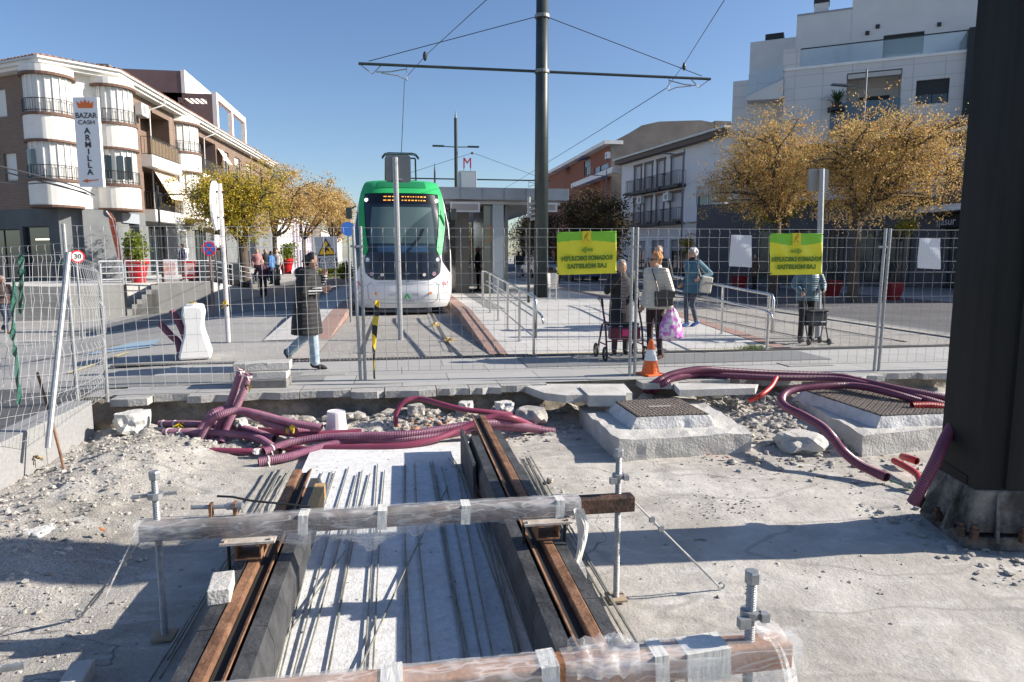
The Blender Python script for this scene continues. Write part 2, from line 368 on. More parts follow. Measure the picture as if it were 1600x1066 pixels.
    md = nt.nodes.new('ShaderNodeMath'); md.operation = 'MULTIPLY_ADD'; mg = nt.nodes.new('ShaderNodeMath'); mg.operation = 'MULTIPLY_ADD'; L(mr.outputs[0], mg.inputs[0]); mg.inputs[1].default_value = .9; mg.inputs[2].default_value = .22
    L(h2, md.inputs[0]); L(mg.outputs[0], md.inputs[1]); L(h1, md.inputs[2])
    bp = nt.nodes.new('ShaderNodeBump'); bp.inputs['Strength'].default_value = .8; bp.inputs['Distance'].default_value = .02; L(md.outputs[0], bp.inputs['Height']); L(bp.outputs[0], b.inputs['Normal'])
    return m
dirt = trenchmat()
tag(mb.build('trench_floor', dirt, smooth=True, recenter=False), kind='structure')
mb = MB(); mb.bx(-3.6, 9.9, -20, -1, -.5, -.43); tag(mb.build('trench_floor', dirt, recenter=False), kind='structure')
# rough cut face below the pavement
def cut(u, v):
    x = -3.6+13.5*u; z = -.03-.5*v
    return (x, 8.43+mnoise.fractal(V((x*2.2, z*4, 7)), .9, 2, 5)*.10-.16*v*v, z)
mb = MB(); mb.grid(cut, 320, 16)
earth = groundmat('earth', (.30,.26,.21), (.46,.42,.36), (.20,.17,.135), 2, 9, bump=1, stain=(.42,.4,.36), pebble=.6)
tag(mb.build('trench_face', earth, smooth=True, recenter=False), kind='structure')
mb = MB(); mb.grid(lambda u, v: (-3.62+.05*mnoise.noise(V((u*30, v*3, 0)))+.1*v, -1+9.5*u, .0-.5*v-.06), 120, 6)
tag(mb.build('trench_face', earth, smooth=True, recenter=False), kind='structure')
# ================================================================== TRENCH: slab, rails, gauge frames
slabm = groundmat('slab_white', (.64,.64,.635), (.74,.74,.735), (.52,.515,.50), 2, 14, bump=.35, stain=(.42,.40,.36), pebble=.25)
mb = MB(); mb.bx(-.93, .98, .3, 7.08, -.43, -.365)
for q in range(160):
    x = random.uniform(-.9, .95); y = random.uniform(1.5, 7); mb.rock((x, y, -.362), random.uniform(.003, .011), .6, mi=1)
tag(mb.build('track_slab', [slabm, concrete_d], recenter=False), kind='structure')
def rail(xc, side, y0, y1, fill_y1a, fill_y1b, label):
    r = thing('rail', label, 'rail', (xc, y0, -.18))
    s = side  # +1: groove lies towards +X
    prof = [(-.075,-.18),(.075,-.18),(.075,-.165),(.012,-.15),(.012,-.06),(.05,-.045),(.064,-.004),(.060,0),(.048,-.004),(.042,-.05),(-.006,-.05),(-.012,-.004),(-.02,0),(-.066,0),(-.072,-.005),(-.068,-.045),(-.012,-.06),(-.012,-.15),(-.075,-.165)]
    mb = MB(); n = 1
    pts = [(xc+s*a, y0, b) for a, b in prof]
    if s < 0: pts = pts[::-1]
    mb.ext(pts, (0, y1-y0, 0)); mb.build('rail_section', rust, r)
    mb = MB(); mb.beam((xc+s*.018, y0+.01, -.03), (xc+s*.018, y1-.02, -.03), .045, .012); mb.build('rail_groove', mat('groove', (.02,.018,.016), .9), r)
    for sd, ye in ((-1, fill_y1a), (1, fill_y1b)):
        mb = MB(); x0 = xc+sd*.078; x1 = xc+sd*(.078+.068)
        yy = y0
        while yy < ye-.1:
            ln = min(1.18, ye-yy)
            mb.ext([(x0, yy, -.004-random.random()*.006), (x1, yy, -.012), (x1+sd*.025, yy, -.10), (x1+sd*.02, yy, -.24), (x0, yy, -.24)][::1 if sd > 0 else -1], (0, ln-.006, 0)); yy += ln
        o = mb.build('rubber_filler', black_rub, r)
    return r
rail(-.75, 1, .6, 5.2, 3.75, 5.0, 'rusty grooved rail left of the white slab with a concrete brick on it')
rail(.75, -1, .6, 6.72, 6.0, 6.15, 'rusty grooved rail right of the white slab reaching to the purple pipes')
# timber wedge beside left rail
tag(MB().box((-.59, 4.62, -.06), (.07, .5, .1)).build('wooden_batten', mat('wood_raw', (.42,.27,.12), .8, var=.3, scale=20, stretch=(6,1,6), bump=.2)), 'short brown timber batten beside the far end of the left rail', 'batten')
# film and tape
def film2():
    m = bpy.data.materials.new('film'); m.use_nodes = True; nt = m.node_tree; b = nt.nodes['Principled BSDF']; L = nt.links.new
    b.inputs['Base Color'].default_value = (.86,.86,.86,1); b.inputs['Roughness'].default_value = .18; b.inputs['Specular IOR Level'].default_value = .7
    tc = nt.nodes.new('ShaderNodeTexCoord')
    def N(s, st, rot, dist, typ='FBM'):
        mp = nt.nodes.new('ShaderNodeMapping'); mp.inputs['Scale'].default_value = st; mp.inputs['Rotation'].default_value = rot; L(tc.outputs['Object'], mp.inputs[0])
        n = nt.nodes.new('ShaderNodeTexNoise'); n.inputs['Scale'].default_value = s; n.inputs['Detail'].default_value = 3; n.inputs['Distortion'].default_value = dist; n.inputs['Roughness'].default_value = .5; L(mp.outputs[0], n.inputs['Vector']); return n.outputs['Fac']
    def crease(f, w_):   # thin bright lines where the noise crosses one half
        a = nt.nodes.new('ShaderNodeMath'); a.operation = 'SUBTRACT'; L(f, a.inputs[0]); a.inputs[1].default_value = .5
        c = nt.nodes.new('ShaderNodeMath'); c.operation = 'ABSOLUTE'; L(a.outputs[0], c.inputs[0])
        r = nt.nodes.new('ShaderNodeMapRange'); L(c.outputs[0], r.inputs[0]); r.inputs[1].default_value = 0; r.inputs[2].default_value = w_; r.inputs[3].default_value = 1; r.inputs[4].default_value = 0; return r.outputs[0]
    n1 = N(1.3, (2.0, 5, 8), (.4, .9, .2), .5); n2 = N(1.8, (1.0, 5, 7), (0, -.5, .3), .6); n3 = N(2, (3, 3, 3), (0,0,0), .3)
    c1 = crease(n1, .03); c2 = crease(n2, .022)
    mx = nt.nodes.new('ShaderNodeMath'); mx.operation = 'MAXIMUM'; L(c1, mx.inputs[0]); L(c2, mx.inputs[1])
    mr = nt.nodes.new('ShaderNodeMapRange'); L(n3, mr.inputs[0]); mr.inputs[1].default_value = .3; mr.inputs[2].default_value = .75; mr.inputs[3].default_value = .10; mr.inputs[4].default_value = .36
    al = nt.nodes.new('ShaderNodeMath'); al.operation = 'MULTIPLY_ADD'; al.use_clamp = True; L(mx.outputs[0], al.inputs[0]); al.inputs[1].default_value = .24; L(mr.outputs[0], al.inputs[2]); L(al.outputs[0], b.inputs['Alpha'])
    bp = nt.nodes.new('ShaderNodeBump'); bp.inputs['Strength'].default_value = .7; bp.inputs['Distance'].default_value = .012; L(n1, bp.inputs['Height']); L(bp.outputs[0], b.inputs['Normal'])
    return m
def film():
    return film2()
filmm = film(); tape = mat('white_tape', (.66,.65,.60), .35, bump=.5, bscale=9, stretch=(6,1,1), bdist=.01)
def wrap(name, parent, x0, x1, y, z, w, h, sag, seed, droop=()):
    n = int((x1-x0)/.018); mb = MB(); K = 14
    def f(u, v):
        a = 2*PI*v; cx, cz = math.cos(a), math.sin(a)
        k = 1/max(abs(cx)/(w/2+.004), abs(cz)/(h/2+.004))
        x = x0+(x1-x0)*u
        nn = mnoise.fractal(V((x*9+seed+cz*1.4, cx*.8+x*2.5, cz*.8)), .7, 2.2, 4)
        k *= 1+.085*abs(nn)+.012
        zz = z+cz*k
        if cz < -.2: 
            for (dc, dw, dd) in droop: zz -= dd*math.exp(-((x-dc)/dw)**2)*(-cz)*(1+.4*nn)
            zz -= sag*max(0, nn)
        return (x, y+cx*k, zz)
    mb.grid(f, n, K); return mb.build(name, filmm, parent, smooth=True)
def jack(parent, x, y, ztop, zbot, beamz, handle=True):
    zt = ztop; r = .0185
    mb = MB(); zz = zbot+.02; pts = []; rs = []
    while zz < zt-.03: pts += [(x, y, zz), (x, y, zz+.004)]; rs += [r, r*.86]; zz += .009
    mb.tube(pts, rs, 12); mb.build('threaded_rod', galv, parent)
    mb = MB(); mb.lathe((x, y, zt-.045), [(.024,0),(.028,.004),(.028,.038),(.024,.045)], 6); mb.build('hex_head', galv, parent)
    if handle:
        mb = MB(); mb.cyl((x, y, beamz+.11), (x, y, beamz+.14), .04, n=10); mb.beam((x-.1, y-.01, beamz+.125), (x+.1, y+.015, beamz+.13), .016, .016); mb.box((x-.09, y-.01, beamz+.125), (.04,.03,.012)); mb.build('wing_nut', galv, parent)
    else:
        mb = MB(); mb.cyl((x, y, beamz+.085), (x, y, beamz+.11), .036, n=10); mb.box((x-.04, y-.03, beamz+.08), (.04,.03,.035)); mb.box((x+.035, y-.03, beamz+.095), (.03,.03,.03)); mb.build('wing_nut', galv, parent)
    mb = MB(); mb.box((x, y, zbot+.012), (.11,.11,.012)); mb.build('foot_plate', mat('board_offcut', (.35,.27,.18), .8, var=.2, scale=10), parent)
def seat(parent, x, y, z, wid=.27):   # plate, box packer, hook bolts
    mb = MB(); mb.box((x, y, z), (wid, .17, .012)); 
    for a in (-1,1):
        for b in (-1,1): mb.cyl((x+a*wid*.42, y+b*.06, z+.006), (x+a*wid*.42, y+b*.06, z+.018), .011, n=6)
    mb.build('seat_plate', mat('plate', (.36,.30,.25), .7, .1, col2=(.55,.5,.45), scale=9, bump=.2), parent)
    mb = MB(); t = .008; W, Hh, D = .13, .085, .15; zc = z-.006-Hh/2
    mb.box((x, y, zc+Hh/2-t/2-.001), (W, D, t)); mb.box((x, y, zc-Hh/2+t/2), (W, D, t)); mb.box((x-W/2+t/2, y, zc), (t, D-.004, Hh-2*t)); mb.box((x+W/2-t/2, y, zc), (t, D-.004, Hh-2*t))
    mb.build('packing_box', rust, parent)
    for s in (-1, 1):
        xb = x+s*wid*.44
        mb = MB(); mb.tube([(xb, y+.03, z-.01), (xb, y+.03, z-.25), (xb-s*.02, y+.03, z-.28), (xb-s*.06, y+.03, z-.285)], .009, 8); mb.box((xb-s*.03, y+.03, z-.27), (.06, .06, .025)); mb.build('hook_bolt', black, parent)
# gauge frame 1
zb = .245
f1 = thing('gauge_frame', 'rusty square steel beam wrapped in clear film across both rails, the farther of the two', 'gauge frame', (0, 3.63, -.42), 'film wrapped rail support beams')
mb = MB(); mb.box((-.02, 3.63, zb-.052), (2.64, .09, .09)); o = mb.build('cross_beam', rust_dark, f1, bevel=.008)
wrap('film_wrap', f1, -1.36, .98, 3.63, zb-.052, .094, .096, .02, 3, [(-.55,.14,.05),(-.2,.13,.11),(.05,.1,.04)])
for x in (-.53, -.12, .33, .86):
    MB().box((x, 3.63, zb-.052), (.05, .103, .105), R=Matrix.Rotation(.05, 3, 'Y')).build('tape_band', tape, f1)
MB().grid(lambda u, v: (.97+.03*u+.02*math.sin(v*9), 3.565-.02*math.sin(v*7)+.02*u, zb-.09-.42*v), 3, 18).build('loose_tape', filmm, f1)
MB().grid(lambda u, v: (.93+.06*u+.03*math.sin(v*5), 3.56+.02*math.sin(v*7+u*4)+.02*u, zb-.05-.5*v), 5, 18).build('loose_tape', tape, f1)
MB().grid(lambda u, v: (-1.34-.16*v*(1-.3*u), 3.55+.16*u+.03*math.sin(u*8+v*3), zb-.02-.34*v*(1-.5*u)), 8, 8).build('loose_film', filmm, f1)
jack(f1, -1.27, 3.66, .50, -.41, zb); jack(f1, 1.22, 3.66, .50, -.41, zb, False)
seat(f1, -.80, 3.60, zb-.108); seat(f1, .78, 3.60, zb-.108)
mb = MB(); mb.cyl((-1.10, 3.66, zb+.05), (-.86, 3.64, zb+.05), .012, n=8); mb.cyl((-.92, 3.65, zb+.05), (-.84, 3.64, zb+.05), .02, n=6); mb.build('adjusting_bolt', galv, f1)
for x in (-1.0, -.88): MB().box((x, 3.65, zb+.035), (.014, .05, .07)).build('lug', rust, f1)
MB().tube([(-.98,3.7,zb+.09),(-.9,3.69,zb+.085),(-.8,3.68,zb+.06),(-.62,3.67,zb+.035),(-.5,3.66,zb+.015)], .006, 6).build('black_cord', black, f1)
# gauge frame 2
f2 = thing('gauge_frame', 'orange rusty beam wrapped in torn film and tape at the bottom edge, nearest the viewer', 'gauge frame', (0, 2.12, -.42), 'film wrapped rail support beams')
MB().box((.02, 2.12, zb-.055), (2.66, .095, .095)).build('cross_beam', mat('rust_orange', (.22,.085,.03), .8, .1, col2=(.42,.22,.11), scale=5, bump=.3, bscale=50), f2, bevel=.008)
wrap('film_wrap', f2, -1.2, .5, 2.12, zb-.055, .10, .10, .01, 9)
wrap('film_wrap', f2, .52, 1.38, 2.12, zb-.055, .102, .104, .02, 14, [(1.25,.1,.10),(.6,.06,.05)])
for x, wd in ((-.05,.07), (.47,.06), (.86,.05), (1.03,.16)):
    MB().box((x, 2.12, zb-.055), (wd, .110, .112), R=Matrix.Rotation(-.06, 3, 'Y')).build('tape_band', tape, f2)
jack(f2, 1.205, 2.12, .50, -.41, zb, False); jack(f2, -1.24, 2.12, .50, -.41, zb)
seat(f2, .78, 2.09, zb-.121); seat(f2, -.80, 2.09, zb-.121)
def bulge(u, v):
    a = u*PI*1.1; r_ = .09+.03*mnoise.noise(V((u*5, v*5, 2))); return (.55+.22*v, 2.10-math.cos(a)*r_*.8, zb-.03+math.sin(a)*r_+.02*mnoise.noise(V((u*9, v*9, 0))))
MB().grid(bulge, 14, 14).build('loose_film', filmm, f2, smooth=True)
MB().grid(lambda u, v: (1.22+.22*math.sin(v*1.3)*(.5+.5*u)+.02*math.sin(u*14), 2.02+.14*u, zb+.06-.4*v*v-.03*math.sin(u*9)), 14, 14).build('loose_film', filmm, f2, smooth=True)
# guy wires
def guy(name, label, p0, p1):
    t = thing(name, label, 'guy wire', p1, 'anchor wires of the beams')
    p0, p1 = V(p0), V(p1); d = p1-p0
    MB().tube([p0, p0+d*.25, p0+d*.55], .005, 5).build('cable', wire, t); MB().tube([p0+d*.03, p0+d*.3+V((0,0,-.01)), p0+d*.45], .004, 5).build('cable', wire, t)
    mb = MB(); s = d.cross(V((0,0,1))).normalized()*.014
    for k in (-1, 1): mb.tube([p0+d*.62+s*k*.2, p0+d*.66+s*k, p0+d*.86+s*k, p0+d*.9+s*k*.2], .006, 6)
    mb.cyl(p0+d*.55, p0+d*.68, .007, n=6); mb.cyl(p0+d*.85, p0+d*.97, .007, n=6); mb.build('turnbuckle', galv, t)
    mb = MB(); mb.tube([p1+V((.02*math.cos(a), 0, .02+.02*math.sin(a))) for a in [i*PI/5 for i in range(11)]], .005, 6, caps=False); mb.build('eye_bolt', galv, t)
    for k in (.3, .2): MB().box(p0+d*k, (.03,.02,.03)).build('cable_clip', galv, t)
guy('guy_wire', 'steel wire with turnbuckle from the left end of the wrapped beam down into the shade', (-1.33, 3.62, .16), G(125, 965, -.41))
guy('guy_wire', 'steel wire with turnbuckle from the right end of the wrapped beam to the sunlit ground', (1.3, 3.62, .2), G(1127, 920, -.41))
# ------------------------------------------------------------------ rods on the slab
def rod(p0, p1, z0=-.352, z1=-.352, r=.0052):
    a, b = G(*p0, z0), G(*p1, z1); mid = (a+b)/2+V((random.uniform(-.02,.02), 0, 0))
    return tag(MB().tube(smoothpath([a, mid, b], 4), r, 6).build('steel_rod', mat('rod', (.25,.25,.22), .55, .35, var=.35, scale=9)), 'thin grey steel rod lying lengthwise on the white slab between the rails', 'rod', 'loose thin rods between the rails')
far = [505,519,524,545,558,566,578,590,601,632,634,648,672,676,682,690,712,716,722,727,731,736,742]
for i, fx in enumerate(far):
    nx = 624+(fx-624)*2.0+random.choice([-22,-10,4,12,22]); fy = random.uniform(718, 742)
    rod((fx, fy), (nx, 1064), z1=-.35+random.random()*.004)
for a, b in (((700,715),(752,780)), ((705,712),(770,800)), ((540,860),(400,1062)), ((700,760),(560,1050))): rod(a, b, -.34, -.335)
def rod2(p0, p1, lab, g, z=-.40):
    a, b = G(*p0, z), G(*p1, z+.02); return tag(MB().tube([a, (a+b)/2+V((random.uniform(-.015,.015),0,0)), b], .0075, 6).build('steel_rod', MATS['rod']), lab, 'rod', g)
for fx, fy, nx, ny in ((414,740,378,800),(430,735,262,1030),(436,738,250,1060),(440,732,285,1050),(444,740,232,1066),(452,736,300,1040)):
    rod2((fx,fy),(nx,ny), 'thin steel rod lying outside the left rail on the ground', 'loose thin rods left of the left rail')
for fx, fy, nx, ny in ((812,716,960,1000),(818,722,985,1010),(822,714,1000,1012),(826,720,930,985),(829,713,1010,1030)):
    rod2((fx,fy),(nx,ny), 'thin steel rod lying outside the right rail on the ground', 'loose thin rods right of the right rail')
# loose steel plates along the right rail
tag(MB().ext([(.97,5.95,-.42),(1.06,5.9,-.4),(1.2,4.75,-.42),(.96,4.2,-.42),(.93,5.0,-.2)], (.0,.0,.03)).build('rubber_sheet', black_rub), 'dark grey rubber sheet lying against the outer side of the right rail', 'rubber sheet')
tag(MB().ext([(.56,6.3,-.37),(.56,6.3,-.02),(.56,5.2,-.02),(.56,5.1,-.37)], (-.025,0,0)).build('rubber_board', black_rub), 'flat dark filler board standing against the inner side of the right rail', 'board')
# bricks
def brick(c, rz, size, lab, tilt=0):
    mb = MB(); mb.box(c, size, R=Matrix.Rotation(rz,3,'Z')@Matrix.Rotation(tilt,3,'X')); tag(mb.build('concrete_brick', concrete, bevel=.006), lab, 'brick')
brick((-.87, 3.27, .03), .12, (.1,.2,.075), 'pale concrete brick resting on top of the left rail', 0)
b0 = G(115, 808, -.30); brick((b0.x, b0.y, -.36), -.75, (.1,.2,.08), 'pale concrete brick lying alone on the gravel at the left')
b0 = G(120, 1062, -.38); brick((b0.x, b0.y, -.38), .1, (.1,.2,.08), 'concrete brick in the shade at the bottom left edge')
# rusty stick leaning
a = G(103, 745, -.36); b = G(58, 582, .05); b = A(58, 582, (a.x*math.sin(YAW)+a.y*math.cos(YAW))+.25)
tag(MB().tube([a, (a+b)/2+V((.012,0,0)), b], .012, 7).build('rusty_rebar', rust), 'rusty rebar stake stuck upright in the gravel at the left', 'rebar')
# ------------------------------------------------------------------ rubble
stone = mat('stone', (.27,.25,.225), .95, col2=(.50,.475,.43), scale=8, bump=.5, bscale=60)
def scatter(name, n, fx, fr, m, keep=None, label=None):
    mb = MB()
    for i in range(n):
        x, y, r = fx(); mb.rock((x, y, thz(x, y)+r*.25), r*fr)
    tag(mb.build(name, m, recenter=False), label, 'rubble' if label else None, kind='stuff')
R_ = random
def px1():   # left heap
    return (R_.gauss(-2.75,.45), R_.uniform(3.8,7.9), .005+.022*R_.random()**3)
def cl(f):
    def g():
        while True:
            x, y, r = f()
            if -3.5 < x < 9.5 and y < 8.38 and not (-1.0 < x < 1.02 and y < 7.1) and not (2.0 < x < 3.65 and 6.3 < y < 8.1): return x, y, r
    return g
scatter('gravel', 2600, cl(px1), 1, stone, label='heap of pale crushed rubble along the left kerb')
scatter('gravel', 1700, cl(lambda: (R_.uniform(-2.2,5.5), R_.gauss(7.75,.35), .008+.05*R_.random()**3)), 1, stone, label='broken rubble along the foot of the trench edge')
scatter('broken_concrete', 190, cl(lambda: (R_.uniform(-2.2,6.5), R_.uniform(8.0,8.34), .03+.10*R_.random()**2)), 1, mat('broken', (.22,.20,.175), .95, col2=(.46,.44,.40), scale=6, bump=.8, bscale=30), label='broken concrete lumps under the lip of the pavement')
scatter('gravel', 1000, cl(lambda: (R_.gauss(4.2,.6), R_.gauss(6.9,.7), .006+.045*R_.random()**3)), 1, stone, label='rubble between the two manhole slabs')
CC = [(R_.uniform(-3.2,6), R_.uniform(1.6,7.6), R_.uniform(.05,.5)) for _ in range(46)]
scatter('gravel', 3400, cl(lambda: (lambda c: (R_.gauss(c[0],c[2]), R_.gauss(c[1],c[2]*.7), .002+.013*R_.random()**4))(R_.choice(CC))), 1, stone, label='small chips scattered over the trench floor')
scatter('brick_rubble', 130, cl(lambda: (R_.uniform(-.1,1.2), R_.gauss(7.6,.18), .012+.03*R_.random()**2)), 1, mat('brick_chip', (.35,.12,.06), .9, col2=(.5,.3,.2), scale=10), label='red brick chips among the rubble behind the pipes')
def bigrock(px, py, z, r, lab, sq=.9, m=stone, cat='rock', nm='rubble_rock'):
    p = G(px, py, z); mb = MB(); bmm = bmesh.new(); bmesh.ops.create_icosphere(bmm, subdivisions=3, radius=r)
    s = R_.random()*50
    for v in bmm.verts:
        q = v.co.normalized(); n = mnoise.fractal(q*1.3+V((s,s,s)), .9, 2, 5)
        v.co = q*r*(1+.45*n); v.co.x = max(-r*.85, min(r*.85, v.co.x)); v.co.z = max(-r*.5, min(r*.62*sq, v.co.z*sq))
    mb.add([(v.co.x+p.x, v.co.y+p.y, v.co.z+p.z) for v in bmm.verts], [tuple(x.index for x in f.verts) for f in bmm.faces]); bmm.free()
    return tag(mb.build(nm, m), lab, cat)
rockm = mat('rock_pale', (.48,.47,.44), .95, col2=(.66,.65,.62), scale=6, bump=.8, bscale=30)
bigrock(206, 662, -.22, .19, 'large pale broken concrete lump by the left trench corner', 1.1, rockm)
bigrock(62, 838, -.34, .10, 'rough grey rubble lump in front of the gravel heap at the far left', .8, rockm)
bigrock(376, 662, -.25, .085, 'pale stone showing between the crossed purple pipes', 1, rockm)
bigrock(396, 672, -.3, .05, 'small stone right of the pale stone between the purple pipes', 1, rockm)
bigrock(401, 706, -.35, .045, 'small pale stone at the open end of the corrugated pipe', 1, rockm)
bigrock(302, 707, -.33, .06, 'pale flat stone at the left end of the smooth red pipe', .7, rockm)
bigrock(860, 750, -.38, .035, 'dark rounded pebble right of the right rail', .8, stone)
bigrock(788, 636, -.2, .13, 'broken light stone at the trench foot right of the hooped pipe', .8, rockm)
bigrock(728, 634, -.18, .10, 'light stone behind the hooped pipe left of the largest one', .8, rockm)
bigrock(650, 640, -.2, .12, 'dusty grey stone inside the hoop of the red pipe', .8, stone)
bigrock(830, 650, -.25, .2, 'big buried grey boulder at the trench foot left of the first manhole slab', .75, stone)
bigrock(545, 650, -.22, .06, 'stone next to the white bucket', .8, stone)
bigrock(1120, 615, -.1, .09, 'grey rubble stone behind the first manhole cover', .7, stone)
bigrock(1150, 613, -.1, .07, 'grey rubble stone left of the short red pipe', .7, stone)
bigrock(1185, 716, -.38, .05, 'dark stone right of the first manhole slab front corner', .8, stone)
bigrock(1418, 757, -.36, .05, 'grey stone beside the green rod near the black column', .9, stone)
# ------------------------------------------------------------------ pipes
def ribbed(name, cols, per=.018):
    return None
purple = mat('purple_plastic', (.17,.045,.085), .42, var=.12, scale=3, bump=.0)
purple_l = mat('purple_dusty', (.22,.075,.135), .55, var=.2, scale=4, col2=(.36,.21,.25), thr=(.4,.85))
redp = mat('red_plastic', (.50,.03,.03), .4, var=.1, scale=5)
redpurp = mat('crimson_plastic', (.23,.045,.085), .45, var=.1, scale=3)
wall_in = mat('pipe_inside', (.01,.008,.008), .9)
def pipe(pts, r, m, lab, corr=True, g='purple cable conduits', cat='pipe', ties=(), amp=.10, per=.017):
    P = [G(*p) if len(p) == 3 else A(p[0], p[1], p[3]) for p in pts]; P = smoothpath(P, 10)
    # resample evenly
    step = per/2 if corr else .04; out = [P[0]]; acc = 0; 
    for i in range(1, len(P)):
        seg = P[i]-P[i-1]; L = seg.length; t = step-acc
        while t <= L: out.append(P[i-1]+seg*(t/L)); t += step
        acc = (acc+L) % step if L > 0 else acc
        acc = L-(t-step)
    n = len(out); rs = [(r*(1-amp) if i % 2 else r) for i in range(n)] if corr else [r]*n
    th = thing('conduit', lab, cat, out[0], g)
    mb = MB(); mb.tube(out, rs, 14, caps=False)
    mb.tube(out[:4], [r*.88]*4, 14, caps=False); mb.tube(out[-4:], [r*.88]*4, 14, caps=False)
    mb.build('pipe_wall', m, th, smooth=not corr)
    for e, q in ((0, 1), (-1, -2)):
        d = (out[q]-out[e]).normalized(); c = out[e]+d*.02; MB().cyl(c, c+d*.01, r*.9, n=14).build('pipe_opening', wall_in, th)
    for t in ties:
        i = int(t*(n-2)); d = (out[i+1]-out[i]).normalized(); mb = MB(); c = out[i]
        mb.cyl(c-d*.007, c+d*.007, r*1.08, n=14); mb.tube([c+V((0,-r,0)), c+V((.02,-r-.01,-.05))], .006, 5); mb.build('string_tie', tape, th)
    return th
S = .042
pipe([(249,662.6,-.26),(327,664,-.27),(377,669,-.29),(430,686,-.34)], S, purple_l, 'purple corrugated pipe, upper of the two lying side by side pointing left', ties=(.03,.12))
pipe([(256,676,-.29),(314,676,-.29),(365,679,-.30),(403,685,-.32),(436,706,-.37)], S, purple_l, 'purple corrugated pipe, lower of the two lying side by side pointing left', ties=(.03,.12))
pipe([(503,669,-.22),(453,660,-.16),(403,647,-.08),(372,642,-.05),(342,649,-.08),(327,662,-.18),(312,692,-.38)], S, purple_l, 'purple corrugated pipe bent over the others with its open end beside the white bucket')
pipe([(500,676,-.32),(440,668,-.22),(380,643,-.1),(357,638,-.07),(332,646,-.10),(321,660,-.2),(300,690,-.38)], S, purple_l, 'purple corrugated pipe hooked behind the bent one with its open end beside the white bucket')
pipe([(565,675,-.30),(529,677,-.3),(479,679,-.3),(440,676,-.32),(400,672,-.34)], .036, redpurp, 'short purple pipe ending just below the white bucket', corr=False)
pipe([(377,577,0,7.45),(368,606,0,7.45),(355,640,0,7.4),(338,675,0,7.25),(328,694,0,7.1)], S, purple_l, 'purple corrugated pipe standing up, left of the tied upright pair', ties=(.02,))
pipe([(389,584,0,7.4),(379,614,0,7.4),(368,640,0,7.35),(352,675,0,7.2),(346,694,0,7.05)], S, purple_l, 'purple corrugated pipe standing up, right of the tied upright pair', ties=(.03,))
pipe([(404,722,-.37),(453,713,-.36),(504,698,-.35),(555,688,-.33),(623,687,-.31),(687,681,-.3),(737,672,-.28),(775,667,-.28),(813,669,-.33),(866,674,-.39)], .044, purple_l, 'longest purple corrugated pipe, its open end nearest the left rail', ties=(.03,))
pipe([(412,706,-.35),(453,692,-.32),(504,684,-.29),(560,681,-.27),(636,679,-.26),(712,667,-.23),(763,661,-.2),(801,662,-.24),(851,672,-.38)], .042, purple_l, 'purple corrugated pipe lying behind the longest one', ties=(.03,))
pipe([(295,704,-.36),(327,704,-.36),(390,705,-.37),(440,700,-.38),(500,704,-.38)], .032, redpurp, 'smooth crimson pipe lying flat with its end by a pale stone', corr=False, g='smooth crimson pipes')
pipe([(500,700,-.36),(560,699,-.35),(623,697,-.34),(674,688,-.31),(717,672,-.25),(752,657,-.17),(775,651,-.14),(801,653,-.16),(828,664,-.3),(850,676,-.4)], .034, redpurp, 'smooth crimson pipe lying across the end of the right rail', corr=False, g='smooth crimson pipes')
pipe([(618,664,-.3),(620,643,-.15),(633,627,-.04),(656,623,-.02),(687,631,-.05),(725,640,-.1),(763,644,-.13),(803,648,-.18)], .03, redpurp, 'smooth crimson pipe arched in a hoop above the rubble', corr=False, g='smooth crimson pipes')
pr_ = .043
pipe([(1006,614,-.2),(1025,597,.0),(1052,584,.09),(1094,577,.12),(1135,579,.1),(1204,583,.07),(1300,587,.06),(1343,595,.05),(1398,607,.05),(1479,622,.0),(1560,640,-.1)], pr_, purple, 'dark purple pipe arching from the cone across the pavement edge, upper of the pair')
pipe([(1019,614,-.2),(1036,600,-.02),(1058,589,.05),(1094,585,.04),(1135,587,.04),(1204,590,.04),(1300,592,.04),(1357,602,.03),(1425,618,.0),(1500,640,-.1)], pr_, purple, 'dark purple pipe along the pavement edge, lower of the pair')
pipe([(1440,628,-.05),(1398,616,.0),(1357,606,.02),(1316,602,.02),(1262,605,.02),(1232,612,.02),(1221,624,.0),(1228,636,-.02),(1256,650,-.04),(1283,666,-.08),(1300,683,-.12),(1316,704,-.22),(1338,723,-.29),(1365,737,-.33),(1386,746,-.34)], .045, purple, 'dark purple pipe looping over the second manhole slab down to the ground')
pipe([(1213,590,.06),(1204,605,-.03),(1185,620,-.12),(1170,626,-.2)], .03, redp, 'short bright red pipe sticking up from the rubble', corr=False, g='red pipes')
pipe([(1505,640,0,5.1),(1480,680,0,4.95),(1461,722,0,4.8),(1440,762,0,4.75),(1426,786,0,4.8)], .042, purple, 'dark purple pipe leaning against the foot of the black column')
pipe([(1397,720,-.34),(1414,729,-.33),(1433,742,-.34),(1440,760,-.38)], .03, redp, 'red pipe with grey tape beside the foot of the black column', corr=False, g='red pipes')
pipe([(1433,721,-.33),(1422,717,-.33),(1408,713,-.36)], .035, redp, 'stubby red pipe end with a black cable in it', corr=False, g='red pipes')
pipe([(1425,634,-.05),(1455,634,-.05),(1500,640,-.08)], .045, redp, 'red corrugated pipe lying behind the second manhole cover', g='red pipes')
tag(MB().tube([G(1384,748,-.37), G(1435,767,-.37)], .01, 6).build('green_rod', mat('green_rod', (.1,.22,.13), .5)), 'green rod poking out of the purple pipe near the column', 'rod')
